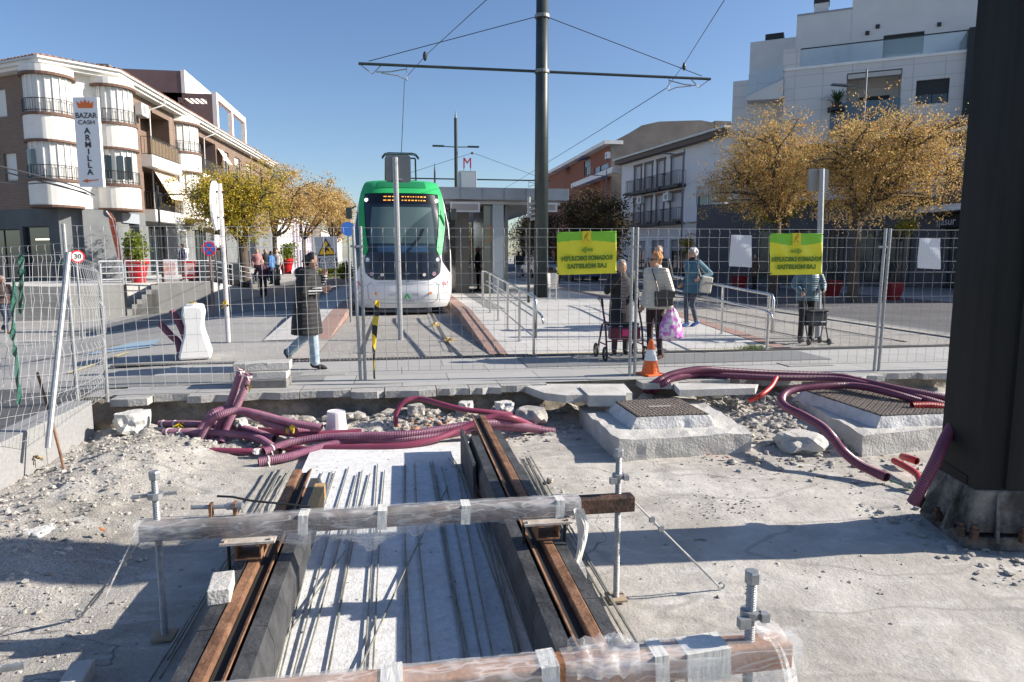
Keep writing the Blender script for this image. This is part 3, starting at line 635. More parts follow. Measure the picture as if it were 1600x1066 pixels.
# yellow black tapes on pipes
def hazard():
    m = bpy.data.materials.new('hazard'); m.use_nodes = True; nt = m.node_tree; b = nt.nodes['Principled BSDF']; L = nt.links.new
    tc = nt.nodes.new('ShaderNodeTexCoord'); w_ = nt.nodes.new('ShaderNodeTexWave'); w_.inputs['Scale'].default_value = 2.1; w_.bands_direction = 'DIAGONAL'
    L(tc.outputs['Object'], w_.inputs[0]); r = nt.nodes.new('ShaderNodeValToRGB'); r.color_ramp.interpolation = 'CONSTANT'
    r.color_ramp.elements[0].color = (.01,.01,.01,1); r.color_ramp.elements[1].position = .5; r.color_ramp.elements[1].color = (.8,.55,.02,1)
    L(w_.outputs['Fac'], r.inputs[0]); L(r.outputs[0], b.inputs['Base Color']); b.inputs['Roughness'].default_value = .4; return m
hz = hazard()
def knot(p, s, lab):
    mb = MB(); p = V(p)
    for k in range(9):     # crumpled ribbon: short bent strips fanning out of one point
        a = R_.uniform(0, 6.3); d = V((math.cos(a), R_.uniform(-.7,.1), math.sin(a)*.9-.15))*s*R_.uniform(.35,.9)
        q = d.cross(V((R_.gauss(0,1), R_.gauss(0,1), R_.gauss(0,1)))).normalized()*s*R_.uniform(.10,.2); m_ = d*.5+V((R_.gauss(0,1), R_.gauss(0,1), R_.gauss(0,1)))*s*.12
        o_ = len(mb.v); mb.add([p-q*.5, p+q*.5, p+m_+q, p+m_-q*.8, p+d+q*.6+V((0,0,-s*.2)), p+d-q*.9+V((0,0,-s*.15))], [(0,1,2,3),(3,2,4,5)], mi=1 if k % 3 == 0 else 0)
    tag(mb.build('warning_tape', [yellow, black]), lab, 'tape')
knot(A(388,602,7.3), .08, 'knot of yellow black tape on the upright purple pipes'); knot(G(281,662,-.22), .08, 'yellow tape tied round the two pipes pointing left')
knot(G(452,668,-.14), .09, 'yellow black tape tied round the bent purple pipe'); knot(G(57,716,-.25), .09, 'crumpled yellow tape by the left kerb')
# white bucket (upside down)
p = G(526, 672, -.3)
t = thing('bucket', 'small white plastic bucket standing upside down in the trench', 'bucket', (p.x, p.y, -.3))
MB().lathe(p, [(.115,0),(.118,.015),(.113,.02),(.098,.2),(.092,.215),(.088,.21),(.085,.208)], 20).build('bucket_body', mat('bucket_white', (.72,.66,.66), .4, var=.06, scale=9), t, smooth=False)
MB().lathe(p+V((0,0,.01)), [(.122,0),(.122,.016)], 20).build('bucket_rim', white, t)
# stack of kerb blocks
for i, (dx, z, L_, lab) in enumerate(((0,0,.62,'dark lowest'),(-.03,.1,.66,'middle'),(.0,.205,.66,'topmost'))):
    p = G(409, 606, 0)
    mb = MB(); mb.box((p.x+dx, p.y+.12+.02*i, z+.05), (L_, .3, .1), rz=.05*(i-1))
    tag(mb.build('paving_block', concrete if i else mat('granite_dark', (.2,.19,.18), .8, var=.2, scale=20, bump=.3), bevel=.01), lab+' block of the concrete stack beside the upright pipes', 'concrete block', 'stacked blocks by the trench edge')
# edge slabs
edgem = mat('slab_edge', (.30,.295,.28), .9, col2=(.42,.41,.39), scale=4, bump=.6, bscale=30)
x = -3.25; 
while x < 7.6:
    wd = R_.choice([.4,.6,.62,.6]); y0 = 8.17+R_.choice([-.08,-.03,0,.04,.1,.18])
    if not (1.62 < x < 2.6) and not (3.0 < x < 3.7 and False):
        mb = MB(); n = R_.choice([2,3,3,4,5])
        pts = [(x+.006, 8.42), (x+wd-.006, 8.42)]+[(x+wd-.006-(wd-.012)*k/n, y0+(R_.uniform(-.03,.05) if 0 < k < n else R_.uniform(-.03,.03))) for k in range(n+1)]
        mb.prism(pts[::-1], -.085, -.0025-R_.random()*.004)
        tag(mb.build('edge_slab', edgem), 'grey paving slab with a broken front edge along the lip of the trench', 'paving slab', 'broken paving slabs along the trench lip')
    x += wd
for (q, th, rz, lab) in (([(812,598),(975,598),(988,612),(885,616),(850,612)], .09, 0, 'dusty paving slab pushed out over the trench left of the manhole'),
                      ([(905,604),(950,600),(978,614),(978,618),(920,618)], .11, 0, 'thick loose paving slab resting on the corner of the manhole block'),
                      ([(1052,596),(1185,598),(1180,604),(1062,607)], .08, 0, 'pale flat kerb slab behind the first manhole under the purple pipes')):
    P = [G(a, b, -.0 if 'pushed' not in lab else -.005) for a, b in q]; mb = MB(); mb.prism([(v.x, v.y) for v in P][::-1], -.02-th, -.02+(.02 if 'thick' in lab else 0))
    tag(mb.build('loose_slab', concrete), lab, 'paving slab')
for i in range(4):
    y0 = 8.0-1.03*i; h = .03 if i < 2 else .0
    mb = MB(); mb.bx(-3.62, -3.36, y0-1.02, y0, -.43, h); tag(mb.build('kerb_stone', mat('granite', (.27,.27,.27), .75, var=.12, scale=25, bump=.25), bevel=.012), ['granite kerb stone touching the trench corner','second granite kerb stone from the trench corner','third granite kerb stone from the trench corner','granite kerb stone at the left edge of the picture'][i], 'kerb stone', 'kerb stones left of the trench')
# manhole slabs
castm = brickmat('cast_cover', (.23,.185,.15), (.25,.21,.175), (.12,.10,.085), .05, .05, .012, bump=1.0, rough=.6, offset=.5, noise=.3)
def cover(parent, x0, x1, y0, y1, z):
    mb = MB(); mb.bx(x0, x1, y0, y1, z-.03, z); o = mb.build('iron_cover', castm, parent)
    mb = MB(); n = int((x1-x0)/.045); m_ = int((y1-y0)/.045)
    for i in range(n):
        for j in range(m_):
            if abs(i-n/2) < 4 and abs(j-m_/2) < 1.5: continue
            cx = x0+(i+.5)*(x1-x0)/n; cy = y0+(j+.5)*(y1-y0)/m_
            mb.box((cx, cy, z+.003), (.022, .012, .008), rz=(PI/4 if (i+j) % 2 else -PI/4))
    mb.build('stud', mat('cast_iron', (.16,.125,.10), .55, .3, col2=(.3,.25,.21), scale=6), o)['kind'] = 'stuff'
    mb = MB(); cx, cy = (x0+x1)/2, (y0+y1)/2; mb.box((cx, cy, z+.003), (.26, .07, .006)); mb.build('name_plate', mat('cast_plate', (.3,.27,.24), .6), o)
def manhole(lab, poly, zt, zb, fr, cz):
    P = [G(a, b, zt) for a, b in poly]; c = sum(P, V())/len(P)
    t = thing('manhole', lab, 'manhole', (c.x, c.y, zb), 'raised manhole chambers')
    bmm = bmesh.new(); vs = [bmm.verts.new((p.x, p.y, zb)) for p in P]; f = bmm.faces.new(vs[::-1] if False else vs); r = bmesh.ops.extrude_face_region(bmm, geom=[f])
    for v in [g for g in r['geom'] if isinstance(g, bmesh.types.BMVert)]: v.co.z = zt
    bmesh.ops.recalc_face_normals(bmm, faces=bmm.faces); bmesh.ops.subdivide_edges(bmm, edges=bmm.edges, cuts=14, use_grid_fill=True)
    for v in bmm.verts:
        n = mnoise.fractal(v.co*4, .8, 2, 5)
        v.co += V((n*.012, mnoise.noise(v.co*9)*.012, n*.018 if v.co.z > zb+.05 else 0))
    mb = MB(); mb.add([v.co for v in bmm.verts], [tuple(x.index for x in f.verts) for f in bmm.faces]); bmm.free(); mb.build('concrete_block', concrete, t)
    x0, x1, y0, y1 = fr
    mb = MB(); a = .10
    lo = [(x0-a, y0-a*.6), (x1+a, y0-a*.6), (x1+a, y1+a), (x0-a, y1+a)]; hi = [(x0-.015, y0-.015), (x1+.015, y0-.015), (x1+.015, y1+.015), (x0-.015, y1+.015)]
    def col(u, v):
        k = u*4; i = int(k) % 4; f = k-int(k); j = (i+1) % 4
        l = V((lo[i][0]*(1-f)+lo[j][0]*f, lo[i][1]*(1-f)+lo[j][1]*f, zt-.02)); h = V((hi[i][0]*(1-f)+hi[j][0]*f, hi[i][1]*(1-f)+hi[j][1]*f, cz-.012))
        p = l.lerp(h, v); n = mnoise.fractal(p*6, .8, 2, 4)*.03*(1-v*.8); return p+V((n, n, n*.4))
    mb.grid(col, 96, 6); mb.build('mortar_collar', mat('mortar', (.5,.49,.47), .95, col2=(.68,.67,.66), scale=5, bump=.6, bscale=30), t, smooth=True)
    cover(t, x0, x1, y0, y1, cz); return t
manhole('concrete manhole block with small square rusty cover in the middle of the trench', [(967,688),(1176,675),(1078,618),(905,634)], -.20, -.45, (2.44,3.22,6.72,7.5), -.07)
q = [G(1349,680,-.2), G(1248,627,-.2)]
manhole('concrete manhole block with large studded cover partly behind the black column', [(1349,680),(1560,661),(1480,612),(1248,624)], -.20, -.45, (5.0,6.3,6.35,7.75), -.07)
# broken concrete lump
P = [G(a, b, -.22) for a, b in ((1228,692),(1282,684),(1268,662),(1215,668))]; c = sum(P, V())/4
bigrock(1250, 690, -.33, .26, 'broken concrete kerb lump between the two manhole blocks', .55, concrete, 'rock')
# red plastic scraps + leaves
def scrap(px, py, s, m, lab, nm, cat, z=-.4):
    p = G(px, py, z); a = R_.random()*6; mb = MB(); x_ = V((math.cos(a), math.sin(a), .2))*s; y_ = V((-math.sin(a), math.cos(a), .1))*s*.6
    mb.add([p-x_, p+y_+V((0,0,.01)), p+x_+V((0,0,s*.5)), p-y_], [(0,1,2),(0,2,3)]); o = mb.build(nm, m); o.modifiers.new('th', 'SOLIDIFY').thickness = .004; tag(o, lab, cat)
for px, py, l in ((1107,712,'left'),(1120,715,'middle'),(1136,716,'right')): scrap(px, py, .035, redp, f'{l} scrap of red plastic below the front of the first manhole block', 'plastic_scrap', 'scrap')
lf = mat('dry_leaf', (.4,.12,.03), .8)
for px, py, l in ((32,806,'outermost left'),(12,817,'lowest'),(160,829,'farthest right')): scrap(px, py, .03, lf, f'dry orange leaf on the gravel at the left, {l} of three', 'dry_leaf', 'leaf', -.3)
# ------------------------------------------------------------------ big black column at the right
col = thing('catenary_mast', 'huge black steel column rising out of the frame at the right', 'mast', (4.2, 4.0, -.42))
q = [V((4.05,4.48)), V((3.93,4.01)), V((4.45,3.88)), V((4.57,4.35))]; cc = sum(q, V((0,0)))/4
mast_m = mat('mast_paint', (.018,.019,.019), .6, 0, var=.3, scale=1.5, stretch=(3,3,.3), bump=.06, bscale=6, spec=.12, )
def ring(k, z, dz=0): return [(cc.x+(p.x-cc.x)*k, cc.y+(p.y-cc.y)*k, z) for p in q]
mb = MB(); vs = ring(1.0, -.02)+ring(.93, 9.0)
mb.add(vs, [(0,1,5,4),(1,2,6,5),(2,3,7,6),(3,0,4,7),(4,5,6,7)]); 
for e0, e1 in ((0,1),(1,2)):
    a = V((*q[e0], 0)); b = V((*q[e1], 0)); d = (b-a); n = d.cross(V((0,0,1))).normalized()
    for k in (.33,) if e0 else ():
        mb.beam(a.lerp(b, k)-n*-.004+V((0,0,0)), a.lerp(b, k)-n*-.004+V((0,0,8.8)), .004, .05)
mb.build('shaft', mast_m, col)
a = V((*q[0], 0)); b = V((*q[1], 0)); n = (b-a).cross(V((0,0,1))).normalized(); n = -n if n.x > 0 else n
mb = MB(); mb.ext([a.lerp(b,.12)+n*.003+V((0,0,.06)), a.lerp(b,.78)+n*.003+V((0,0,.045)), a.lerp(b,.78)+n*.003+V((0,0,-.03)), a.lerp(b,.12)+n*.003+V((0,0,-.02))], n*.002); mb.build('cable_slot', wall_in, col)
basem = mat('mast_base', (.045,.042,.04), .9, 0, col2=(.26,.24,.21), scale=4, bump=.9, bscale=18, thr=(.38,.68), bdist=.03)
mb = MB(); lo = ring(1.26, -.30); hi = ring(1.04, -.015)
mb.add(lo+hi+ring(1.30, -.42)+ring(1.30, -.33), [(0,1,5,4),(1,2,6,5),(2,3,7,6),(3,0,4,7),(4,5,6,7),(8,9,13,12),(9,10,14,13),(10,11,15,14),(11,8,12,15),(12,13,14,15)])
mb.build('base_plinth', basem, col, bevel=.012)
c0 = V((cc.x, cc.y, 0))
for k, (i, j) in enumerate(((0,1),(1,2))):
    for t_ in (.3, .72):
        p = V((*q[i],0)).lerp(V((*q[j],0)), t_); d = (p-c0).normalized(); o_ = p+d*.12
        MB().ext([p+d*.02+V((0,0,-.02)), o_+V((0,0,-.2)), o_+d*.05+V((0,0,-.34)), p+V((0,0,-.34))], d.cross(V((0,0,1)))*.02).build('gusset', basem, col)
pass
for i, j in ((0,1),(1,2)):
    for t_ in (.08, .5, .92):
        p = V((*q[i],0)).lerp(V((*q[j],0)), t_); d = (p-c0).normalized(); p = p+d*.115
        mb = MB(); mb.cyl(p+V((0,0,-.34)), p+V((0,0,-.27)), .03, n=6); mb.cyl(p+V((0,0,-.27)), p+V((0,0,-.24)), .018, n=8); mb.build('anchor_bolt', rust_dark, col)
for k in range(26):
    pass
scatter('gravel', 260, lambda: (cc.x+R_.uniform(-.75,.3), cc.y+R_.uniform(-.75,.7), .008+.03*R_.random()**3), 1, stone, label='loose crumbs round the foot of the black column')
# ================================================================== FENCE
def lerp4(bl, br, tl, tr, u, v): return bl.lerp(br, u).lerp(tl.lerp(tr, u), v)
def panel(lab, bl, br, tl, tr, grp, nx=25, rows=(.02,.13,.21,.42,.53,.68,.79,.93,.99), folds=((.13,.21),(.42,.5),(.68,.76),(.93,.99)), posts=(1,1), rw=.0022, sag=0, rp=.021, lo=.12, m=wire):
    bl, br, tl, tr = map(V, (bl, br, tl, tr)); t = thing('mesh_fence', lab, 'fence panel', (bl+br)/2, grp)
    n = (br-bl).cross(tl-bl).normalized(); n = n if n.y < 0 else -n
    mb = MB(); vv = [0]+[q for f in folds for q in (f[0], (f[0]+f[1])/2, f[1])]
    def pt(u, v):
        k = 0
        for f0, f1 in folds:
            if f0 < v < f1: k = 1
        vv_ = lo/2+(1-lo/2)*v
        return lerp4(bl, br, tl, tr, u, vv_)+n*(.03*k)+n*sag*math.sin(u*PI)*math.sin(v*PI)*(1+.3*mnoise.noise(V((u*3, v*3, 5))))
    vs = sorted(set(vv+[.32,.6,.85]))
    for i in range(1, nx): mb.tube([pt(i/nx, v) for v in vs], rw, 4, caps=False)
    hs = sorted(set([0]+[q for f in folds for q in f]+[.32,.6,.86]))
    for v in hs: mb.tube([pt(j/14, v) for j in range(15)], rw, 4, caps=False)
    mb.build('wire_mesh', m, t)
    for k, (a, b) in enumerate(((bl, tl), (br, tr))):
        if posts[k]: MB().cyl(a, b, rp, n=10).build('post', galv, t)
    return t
g = 'construction fence panels standing along the trench'
Z2 = 1.97
def FP(px, z, d): p = A(px, 600, d); p.z = z; return p
pA = G(101, 628, -.03); pA = V((-3.55, 8.1, -.03)); pB = V((-.53, 8.92, 0)); pC = V((3.05, 8.66, 0)); pD = V((6.55, 8.48, 0)); pE = V((10.0, 8.3, 0))
up = V((0,0,Z2))
panel('fence panel left of the dangling striped tape, in front of the walking woman', pA, pB, pA+up, pB+up+V((-.04,0,0)), g, sag=.05)
panel('fence panel carrying the banner with the arrow pointing left', pB+V((.06,.0,0)), pC+V((-.035,.0,0)), pB+up+V((.05,.03,0)), pC+up+V((-.035,0,0)), g, sag=.04)
panel('fence panel carrying the banner with the arrow pointing right', pC+V((.035,0,0)), pD+V((-.035,0,0)), pC+up+V((.03,0,0)), pD+up+V((-.0,0,0)), g, sag=.04)
panel('fence panel running behind the black column', pD+V((.035,0,0)), pE, pD+up+V((.07,0,0)), pE+up, g, sag=.03)
for p in (pB, pC, pD):
    mb = MB()
    mb.box(p+V((0,-.0,1.72)), (.16,.03,.03)); mb.cyl(p+V((0,-.03,1.72)), p+V((0,.03,1.72)), .012, n=6); tag(mb.build('fence_clamp', galv), 'steel clamp joining two fence panels '+('left of the tram' if p is pB else 'by the orange cone' if p is pC else 'at the right near the black column'), 'clamp')
g2 = 'bent fence panels at the left'
a0 = G(168, 628); b0 = G(75, 700, -.1)
panel('short bent fence panel between the two left posts', b0, a0, A(107,395,6.55), A(155,412,7.35), g2, nx=16, rw=.0022, sag=-.16, posts=(0,1))
panel('leaning fence panel at the left edge with a thick tilted post', G(-90,740,-.1), b0, A(-90,402,6.0), A(107,395,6.55), g2, nx=13, sag=.12, rp=.026, rw=.0022)
panel('fence panel behind the leaning ones at the far left', G(-170,668,-.15), G(120,632,-.04), A(-170,398,7.9), A(97,378,8.0), g2, nx=20, sag=.1, rp=.024, posts=(1,0))
gn = mat('green_net', (.03,.12,.09), .9, var=.4, scale=30, alpha=.75)
def netstrip(pts, w, lab):
    P = smoothpath(pts, 6); n = len(P)-1
    mb = MB(); mb.grid(lambda u, v: P[int(round(u*n))]+V(((v-.5)*w*(1+.4*math.sin(u*23)), .02*math.sin(u*30+v*5), .01*math.sin(v*8+u*20))), n, 3)
    o = mb.build('torn_netting', gn); o.modifiers.new('t', 'SOLIDIFY').thickness = .004; tag(o, lab, 'netting')
netstrip([A(32,398,6.1), A(33,440,6.1), A(32,490,6.15)], .035, 'torn green net strip hanging highest on the left fence')
netstrip([A(22,440,5.9), A(20,520,5.85), A(25,560,5.8), A(30,632,5.7)], .03, 'long twisted green net strip hanging low on the left fence')
netstrip([A(101,380,7.9), A(102,400,7.8), A(100,415,7.7)], .03, 'small green net knot at the top of the far left post')
# ------------------------------------------------------------------ banners / notices
def bil(P, u, v): return P[0].lerp(P[1], u).lerp(P[2].lerp(P[3], u), v)
def banner(lab, tl, tr, bl, br, d, arrow):
    P = [A(*bl, d), A(*br, d), A(*tl, d), A(*tr, d)]; P = [V(p) for p in P]
    t = thing('banner', lab, 'banner', P[0], 'yellow and green apology banners')
    xs_ = .80; ym = mat('banner_yellow', (.80,.74,.03), .45, bump=.35, bscale=3.5, bdist=.12); gm = mat('banner_green', (.22,.55,.03), .45, bump=.35, bscale=3.5, bdist=.12)
    nn = (P[1]-P[0]).cross(P[2]-P[0]).normalized(); nn = nn if nn.y < 0 else -nn
    def f(u, v): return bil(P, u, v)+nn*(.012*math.sin(u*17+v*6)*math.sin(v*PI)+.008*mnoise.noise(V((u*4, v*4, d))))
    mb = MB(); mb.grid(f, 60, 60); 
    for i in range(60):
        for j in range(60):
            u = (i+.5)/60; edge = .74+.10*abs(math.sin(u*2.2+.3)) if True else 0
            mb.m[i*60+j] = 1 if (j+.5)/60 > (.74+.06*math.sin(u*3.0+.4) if arrow > 0 else .80-.09*math.sin(u*3.0)) else 0
    o = mb.build('sheet', [ym, gm], t, smooth=True); o.modifiers.new('t', 'SOLIDIFY').thickness = .003
    ink = mat('banner_ink', (.10,.20,.02), .6)
    W = (P[1]-P[0]).length; Hh = (P[2]-P[0]).length; xd = (P[1]-P[0]).normalized(); ud = (P[2]-P[0]).normalized()
    off = .022
    text(t, 'ROGAMOS DISCULPEN', Hh*.145, bil(P,.5,.375), xd, ink, up=ud, mirror=True, off=off, bold=.004, xs=.80)
    text(t, 'LAS MOLESTIAS', Hh*.145, bil(P,.5,.19), xd, ink, up=ud, mirror=True, off=off, bold=.004, xs=.92)
    mb = MB(); c = bil(P,.5,.57); k = -arrow; s = Hh*.16
    shape = [(1.35,-.22),(1.35,.22),(-.2,.22),(-.2,.55),(-1.35,0),(-.2,-.55),(-.2,-.22)]
    mb.ext([c+nn*off+xd*(-k*a*s*.62)+ud*(b*s*.95) for a, b in shape], nn*.003); mb.build('arrow', mat('banner_arrow', (.22,.33,.02), .6), t)
    mb = MB(); c = bil(P,.5,.86); mb.ext([c+nn*.022+xd*a+ud*b for a, b in ((-.055,-.075),(.055,-.075),(.055,.08),(-.055,.08))], nn*.002); mb.build('pictogram_panel', mat('picto_yellow', (.8,.62,.02), .5), t)
    mb = MB(); Z = nn*.026
    mb.ext([c+Z+xd*a+ud*b for a, b in ((-.02,.0),(.03,.035),(.0,.045),(-.03,.015))], nn*.002); mb.ext([c+Z+xd*a+ud*b for a, b in ((-.005,.0),(.035,-.05),(.02,-.05),(-.02,-.0),(-.035,-.05),(-.045,-.045),(-.02,.03),(.0,.03))], nn*.002)
    mb.ext([c+Z+xd*(.012+.013*math.cos(a))+ud*(.055+.013*math.sin(a)) for a in [i*PI/4 for i in range(8)]], nn*.002); mb.build('pictogram', mat('picto_ink', (.45,.35,.03), .6), t)
    for u, v in ((.02,.03),(.98,.03),(.02,.97),(.98,.97)):
        MB().tube([bil(P,u,v)+V((0,-.02,0)), bil(P,u,v)+V((.03*(1 if u > .5 else -1),-.03,.01))], .007, 5).build('cable_tie', black, t)
banner('yellow green banner with mirrored lettering and an arrow pointing left, left of the women', (870,363),(963,361),(871,430),(963,427), 8.72, 1)
banner('yellow green banner with mirrored lettering and an arrow pointing right, right of the handrail', (1203,365),(1285,365),(1203,430),(1284,429), 9.05, -1)
def notice(lab, px0, py0, px1, py1, d):
    P = [A(px0,py1,d), A(px1,py1+2,d), A(px0+2,py0,d), A(px1+1,py0+1,d)]
    mb = MB(); mb.grid(lambda u, v: bil([V(p) for p in P], u, v)+V((0,.01*math.sin(u*4+v*5),0)), 8, 8)
    o = mb.build('paper_notice', mat('paper', (.62,.63,.66), .55)); o.modifiers.new('t', 'SOLIDIFY').thickness = .004; tag(o, lab, 'notice')
notice('blank white paper notice left of the right-arrow banner on the fence', 1140, 367, 1174, 416, 9.0)
notice('blank white paper notice at the far right of the fence by the black column', 1434, 372, 1469, 419, 9.4)
# tripping hazard sign
P = [V(A(*q, 9.1)) for q in ((497,420),(529,419),(491,371),(526,369))]
t = thing('warning_sign', 'tilted grey sign with yellow tripping triangle hung on the fence near the walking woman', 'warning sign', P[0])
nn = (P[1]-P[0]).cross(P[2]-P[0]).normalized(); nn = nn if nn.y < 0 else -nn
MB().ext([P[0],P[1],P[3],P[2]], nn*.004).build('sign_plate', mat('sign_grey', (.5,.5,.5), .5), t)
pt = lambda u, v, o=.006: bil(P, u, v)+nn*o
MB().ext([pt(.06,.40), pt(.94,.40), pt(.5,.95)], nn*.002).build('triangle_border', black, t)
MB().ext([pt(.14,.445,.009), pt(.86,.445,.009), pt(.5,.88,.009)], nn*.002).build('triangle', mat('sign_yellow', (.85,.47,.01), .5), t)
mb = MB(); mb.ext([pt(u,v,.012) for u, v in ((.40,.50),(.46,.50),(.52,.58),(.6,.54),(.64,.57),(.55,.64),(.6,.68),(.68,.66),(.69,.68),(.6,.73),(.48,.70),(.42,.64),(.38,.65),(.36,.62),(.44,.60))], nn*.002)
mb.ext([pt(.62+.05*math.cos(a), .755+.03*math.sin(a), .012) for a in [i*PI/4 for i in range(8)]], nn*.002); mb.build('falling_figure', black, t)
MB().ext([pt(.08,.04), pt(.95,.04), pt(.95,.33), pt(.08,.33)], nn*.002).build('caption_panel', mat('caption', (.02,.02,.02), .5), t)
xd = (P[1]-P[0]).normalized(); ud = (P[2]-P[0]).normalized(); hs = (P[2]-P[0]).length
for i, s in enumerate(('¡PELIGRO!', 'RIESGO DE', 'TROPEZAR')): text(t, s, hs*.105, pt(.51,.275-.095*i), xd, white, up=ud, off=.010, bold=.001, name='lettering')
# hanging striped tape
p0 = A(590,468,8.75); 
def tp(u, v):
    py = 470+v*122; px = 590-6*math.sin(v*2.2)+(u-.5)*(3+6*math.sin(PI*min(1,v*1.2+.15)**.8)); q = A(px, py, 8.75); return q+V((0,.03*math.sin(v*9+u*2),0))
o = MB().grid(tp, 3, 24).build('striped_tape', hz); o.modifiers.new('t','SOLIDIFY').thickness = .003; tag(o, 'yellow and black striped tape dangling from the fence in front of the tram', 'tape')
# ------------------------------------------------------------------ cone, water barrier
p = G(1020, 586); p = V((3.33, 8.72, 0))
t = thing('traffic_cone', 'orange traffic cone with one white band at the foot of the fence', 'cone', p)
orange = mat('cone_orange', (.80,.14,.015), .45, var=.08, scale=20)
mb = MB(); mb.box(p+V((0,0,.012)), (.30,.30,.024), rz=.3); mb.build('base', orange, t, bevel=.008)
MB().lathe(p, [(.125,.02),(.118,.05),(.088,.20)], 20).build('cone_lower', orange, t, smooth=False)
MB().lathe(p, [(.089,.20),(.058,.345)], 20).build('reflective_band', mat('band', (.75,.75,.76), .35), t)
MB().lathe(p, [(.058,.345),(.03,.47),(.026,.475)], 20).build('cone_tip', orange, t)
p = G(305, 562)
t = thing('water_barrier', 'white plastic water filled barrier seen end on, beside the upright purple pipes', 'barrier', p)
plast = mat('barrier_white', (.80,.79,.77), .45, var=.05, scale=4)
mb = MB(); R0 = Matrix.Rotation(.22, 3, 'Z')
prof = [(-.23,.0),(.23,.0),(.23,.07),(.18,.26),(.14,.40),(.13,.52),(.16,.70),(.14,.82),(.0,.84),(-.14,.82),(-.16,.70),(-.13,.52),(-.14,.40),(-.18,.26),(-.23,.07)]
mb.ext([p+R0@V((a,-.0,b)) for a, b in prof], R0@V((0,.75,0))); mb.build('barrier_body', plast, t, bevel=.03)
MB().lathe(p+R0@V((.0,.2,.865)), [(.06,0),(.06,.015),(.045,.02)], 14).build('filler_cap', mat('cap', (.35,.22,.03), .5), t)
for px, dz, h, l in ((283,.0,.66,'leaning left, farther from the barrier'),(296,.0,.92,'touching the white barrier')):
    q = G(px, 560); tip = A(px-(33 if h < .8 else 27), 505 if h < .8 else 485, 10.6)
    q0 = [q, q+V((-.03,0,.25)), q.lerp(tip,.55)+V((.03,0,.05)), tip]
    th = thing('conduit', f'purple corrugated pipe standing upright, {l}', 'pipe', q, 'purple cable conduits')
    P_ = smoothpath(q0, 14); MB().tube(P_, [(.055 if i % 2 else .05) for i in range(len(P_))], 12).build('pipe_wall', purple, th)
    e = (P_[-1]-P_[-2]).normalized(); MB().cyl(P_[-1], P_[-1]+e*.004, .046, n=12).build('pipe_opening', wall_in, th)
# ------------------------------------------------------------------ sign posts
def post(parent, p, z0, z1, r=.03, m=galv, lean=(0,0)):
    MB().cyl((p.x, p.y, z0), (p.x+lean[0], p.y+lean[1], z1), r, n=10).build('post', m, parent)
back = mat('sign_back', (.16,.17,.18), .5, .4)
def rrect(c, xd, ud, w, h, r, n=4):
    pts = []
    for cx, cy, a0 in ((1,1,0),(-1,1,PI/2),(-1,-1,PI),(1,-1,3*PI/2)):
        for k in range(n+1): a = a0+PI/2*k/n; pts.append(c+xd*(cx*(w/2-r)+r*math.cos(a))+ud*(cy*(h/2-r)+r*math.sin(a)))
    return pts
p = G(626, 531)
t = thing('traffic_sign', 'tall galvanised post with a grey sign back, standing in front of the tram', 'traffic sign', p)
zt = AY(622, 246, p.y).z; post(t, p, 0, zt, .052, lean=(-.035,0))
c = AY(622, 263, p.y)+V((0,.08,0)); MB().ext(rrect(c, V((1,0,0)), V((0,0,1)), .47, .50, .05), (0,.012,0)).build('sign_panel', back, t)
MB().box(c+V((0,-.03,-.2)), (.16,.06,.03)).build('bracket', galv, t)
p = G(357, 535)
t = thing('traffic_sign', 'thin rusty white post with a rounded sign seen edge on and yellow tape', 'traffic sign', p)
q = AY(343, 287, p.y); post(t, p, 0, q.z, .042, mat('post_worn', (.55,.52,.52), .6, col2=(.35,.22,.2), scale=5, thr=(.5,.8)), lean=(q.x-p.x, 0))
xd = V((.06,-.99,0)).normalized(); c = AY(343, 322, p.y)+V((-.05,.02,0))
MB().ext([c+xd*(.42*math.cos(a))+V((0,0,.45*math.sin(a))) for a in [i*2*PI/24 for i in range(24)]], V((-.04,-.01,0))).build('round_sign', white, t)
c2 = AY(347, 377, p.y)+V((-.05,.02,0)); MB().ext(rrect(c2, xd, V((0,0,1)), .5, .22, .04), V((-.04,-.01,0))).build('lower_plate', white, t)
for py in (300, 340, 360, 385): MB().box(AY(344, py, p.y), (.14,.05,.03)).build('bracket', dark_steel, t)
knot(AY(354, 472, p.y)+V((0,-.04,0)), .13, 'yellow tape tied round the rusty white sign post')
p = G(1279, 548); p = V((7.9, 12.3, 0))
p = A(1279, 500, 13.3); p.z = 0
t = thing('traffic_sign', 'galvanised post with two dark sign backs side by side behind the right-arrow banner', 'traffic sign', p, 'x')
del t['group']
q = AY(1284, 264, p.y); post(t, p, 0, q.z, .055, lean=(q.x-p.x, 0))
c = AY(1282, 281, p.y)+V((0,.07,0)); 
for s in (-1, 1): MB().ext(rrect(c+V((s*.115,0,0)), V((1,0,0)), V((0,0,1)), .2, .42, .04), (0,.012,0)).build('sign_panel', back, t)
def disc(c, r, nv, th=.01, n=24, up=V((0,0,1))):
    nv = V(nv).normalized(); x = nv.cross(up).normalized(); u = x.cross(nv); return [c+x*(r*math.cos(2*PI*i/n))+u*(r*math.sin(2*PI*i/n)) for i in range(n)]
# 30 limit
p = A(121, 445, 17.5); p.z = gz(p.x, p.y); c = A(121, 401, 17.4)
t = thing('traffic_sign', 'round speed limit sign reading 30 in a red ring at the left', 'traffic sign', p)
post(t, p+V((0,.05,0)), p.z, c.z+.15, .03); nv = V((.55,-.83,0)).normalized()
MB().ext(disc(c, .165, nv), nv*.008).build('red_ring', mat('sign_red', (.55,.015,.02), .4), t)
MB().ext(disc(c+nv*.009, .122, nv), nv*.003).build('white_disc', white, t)
text(t, '30', .17, c+nv*.014, V((0,0,1)).cross(nv), black, bold=.004, off=.002, name='number')
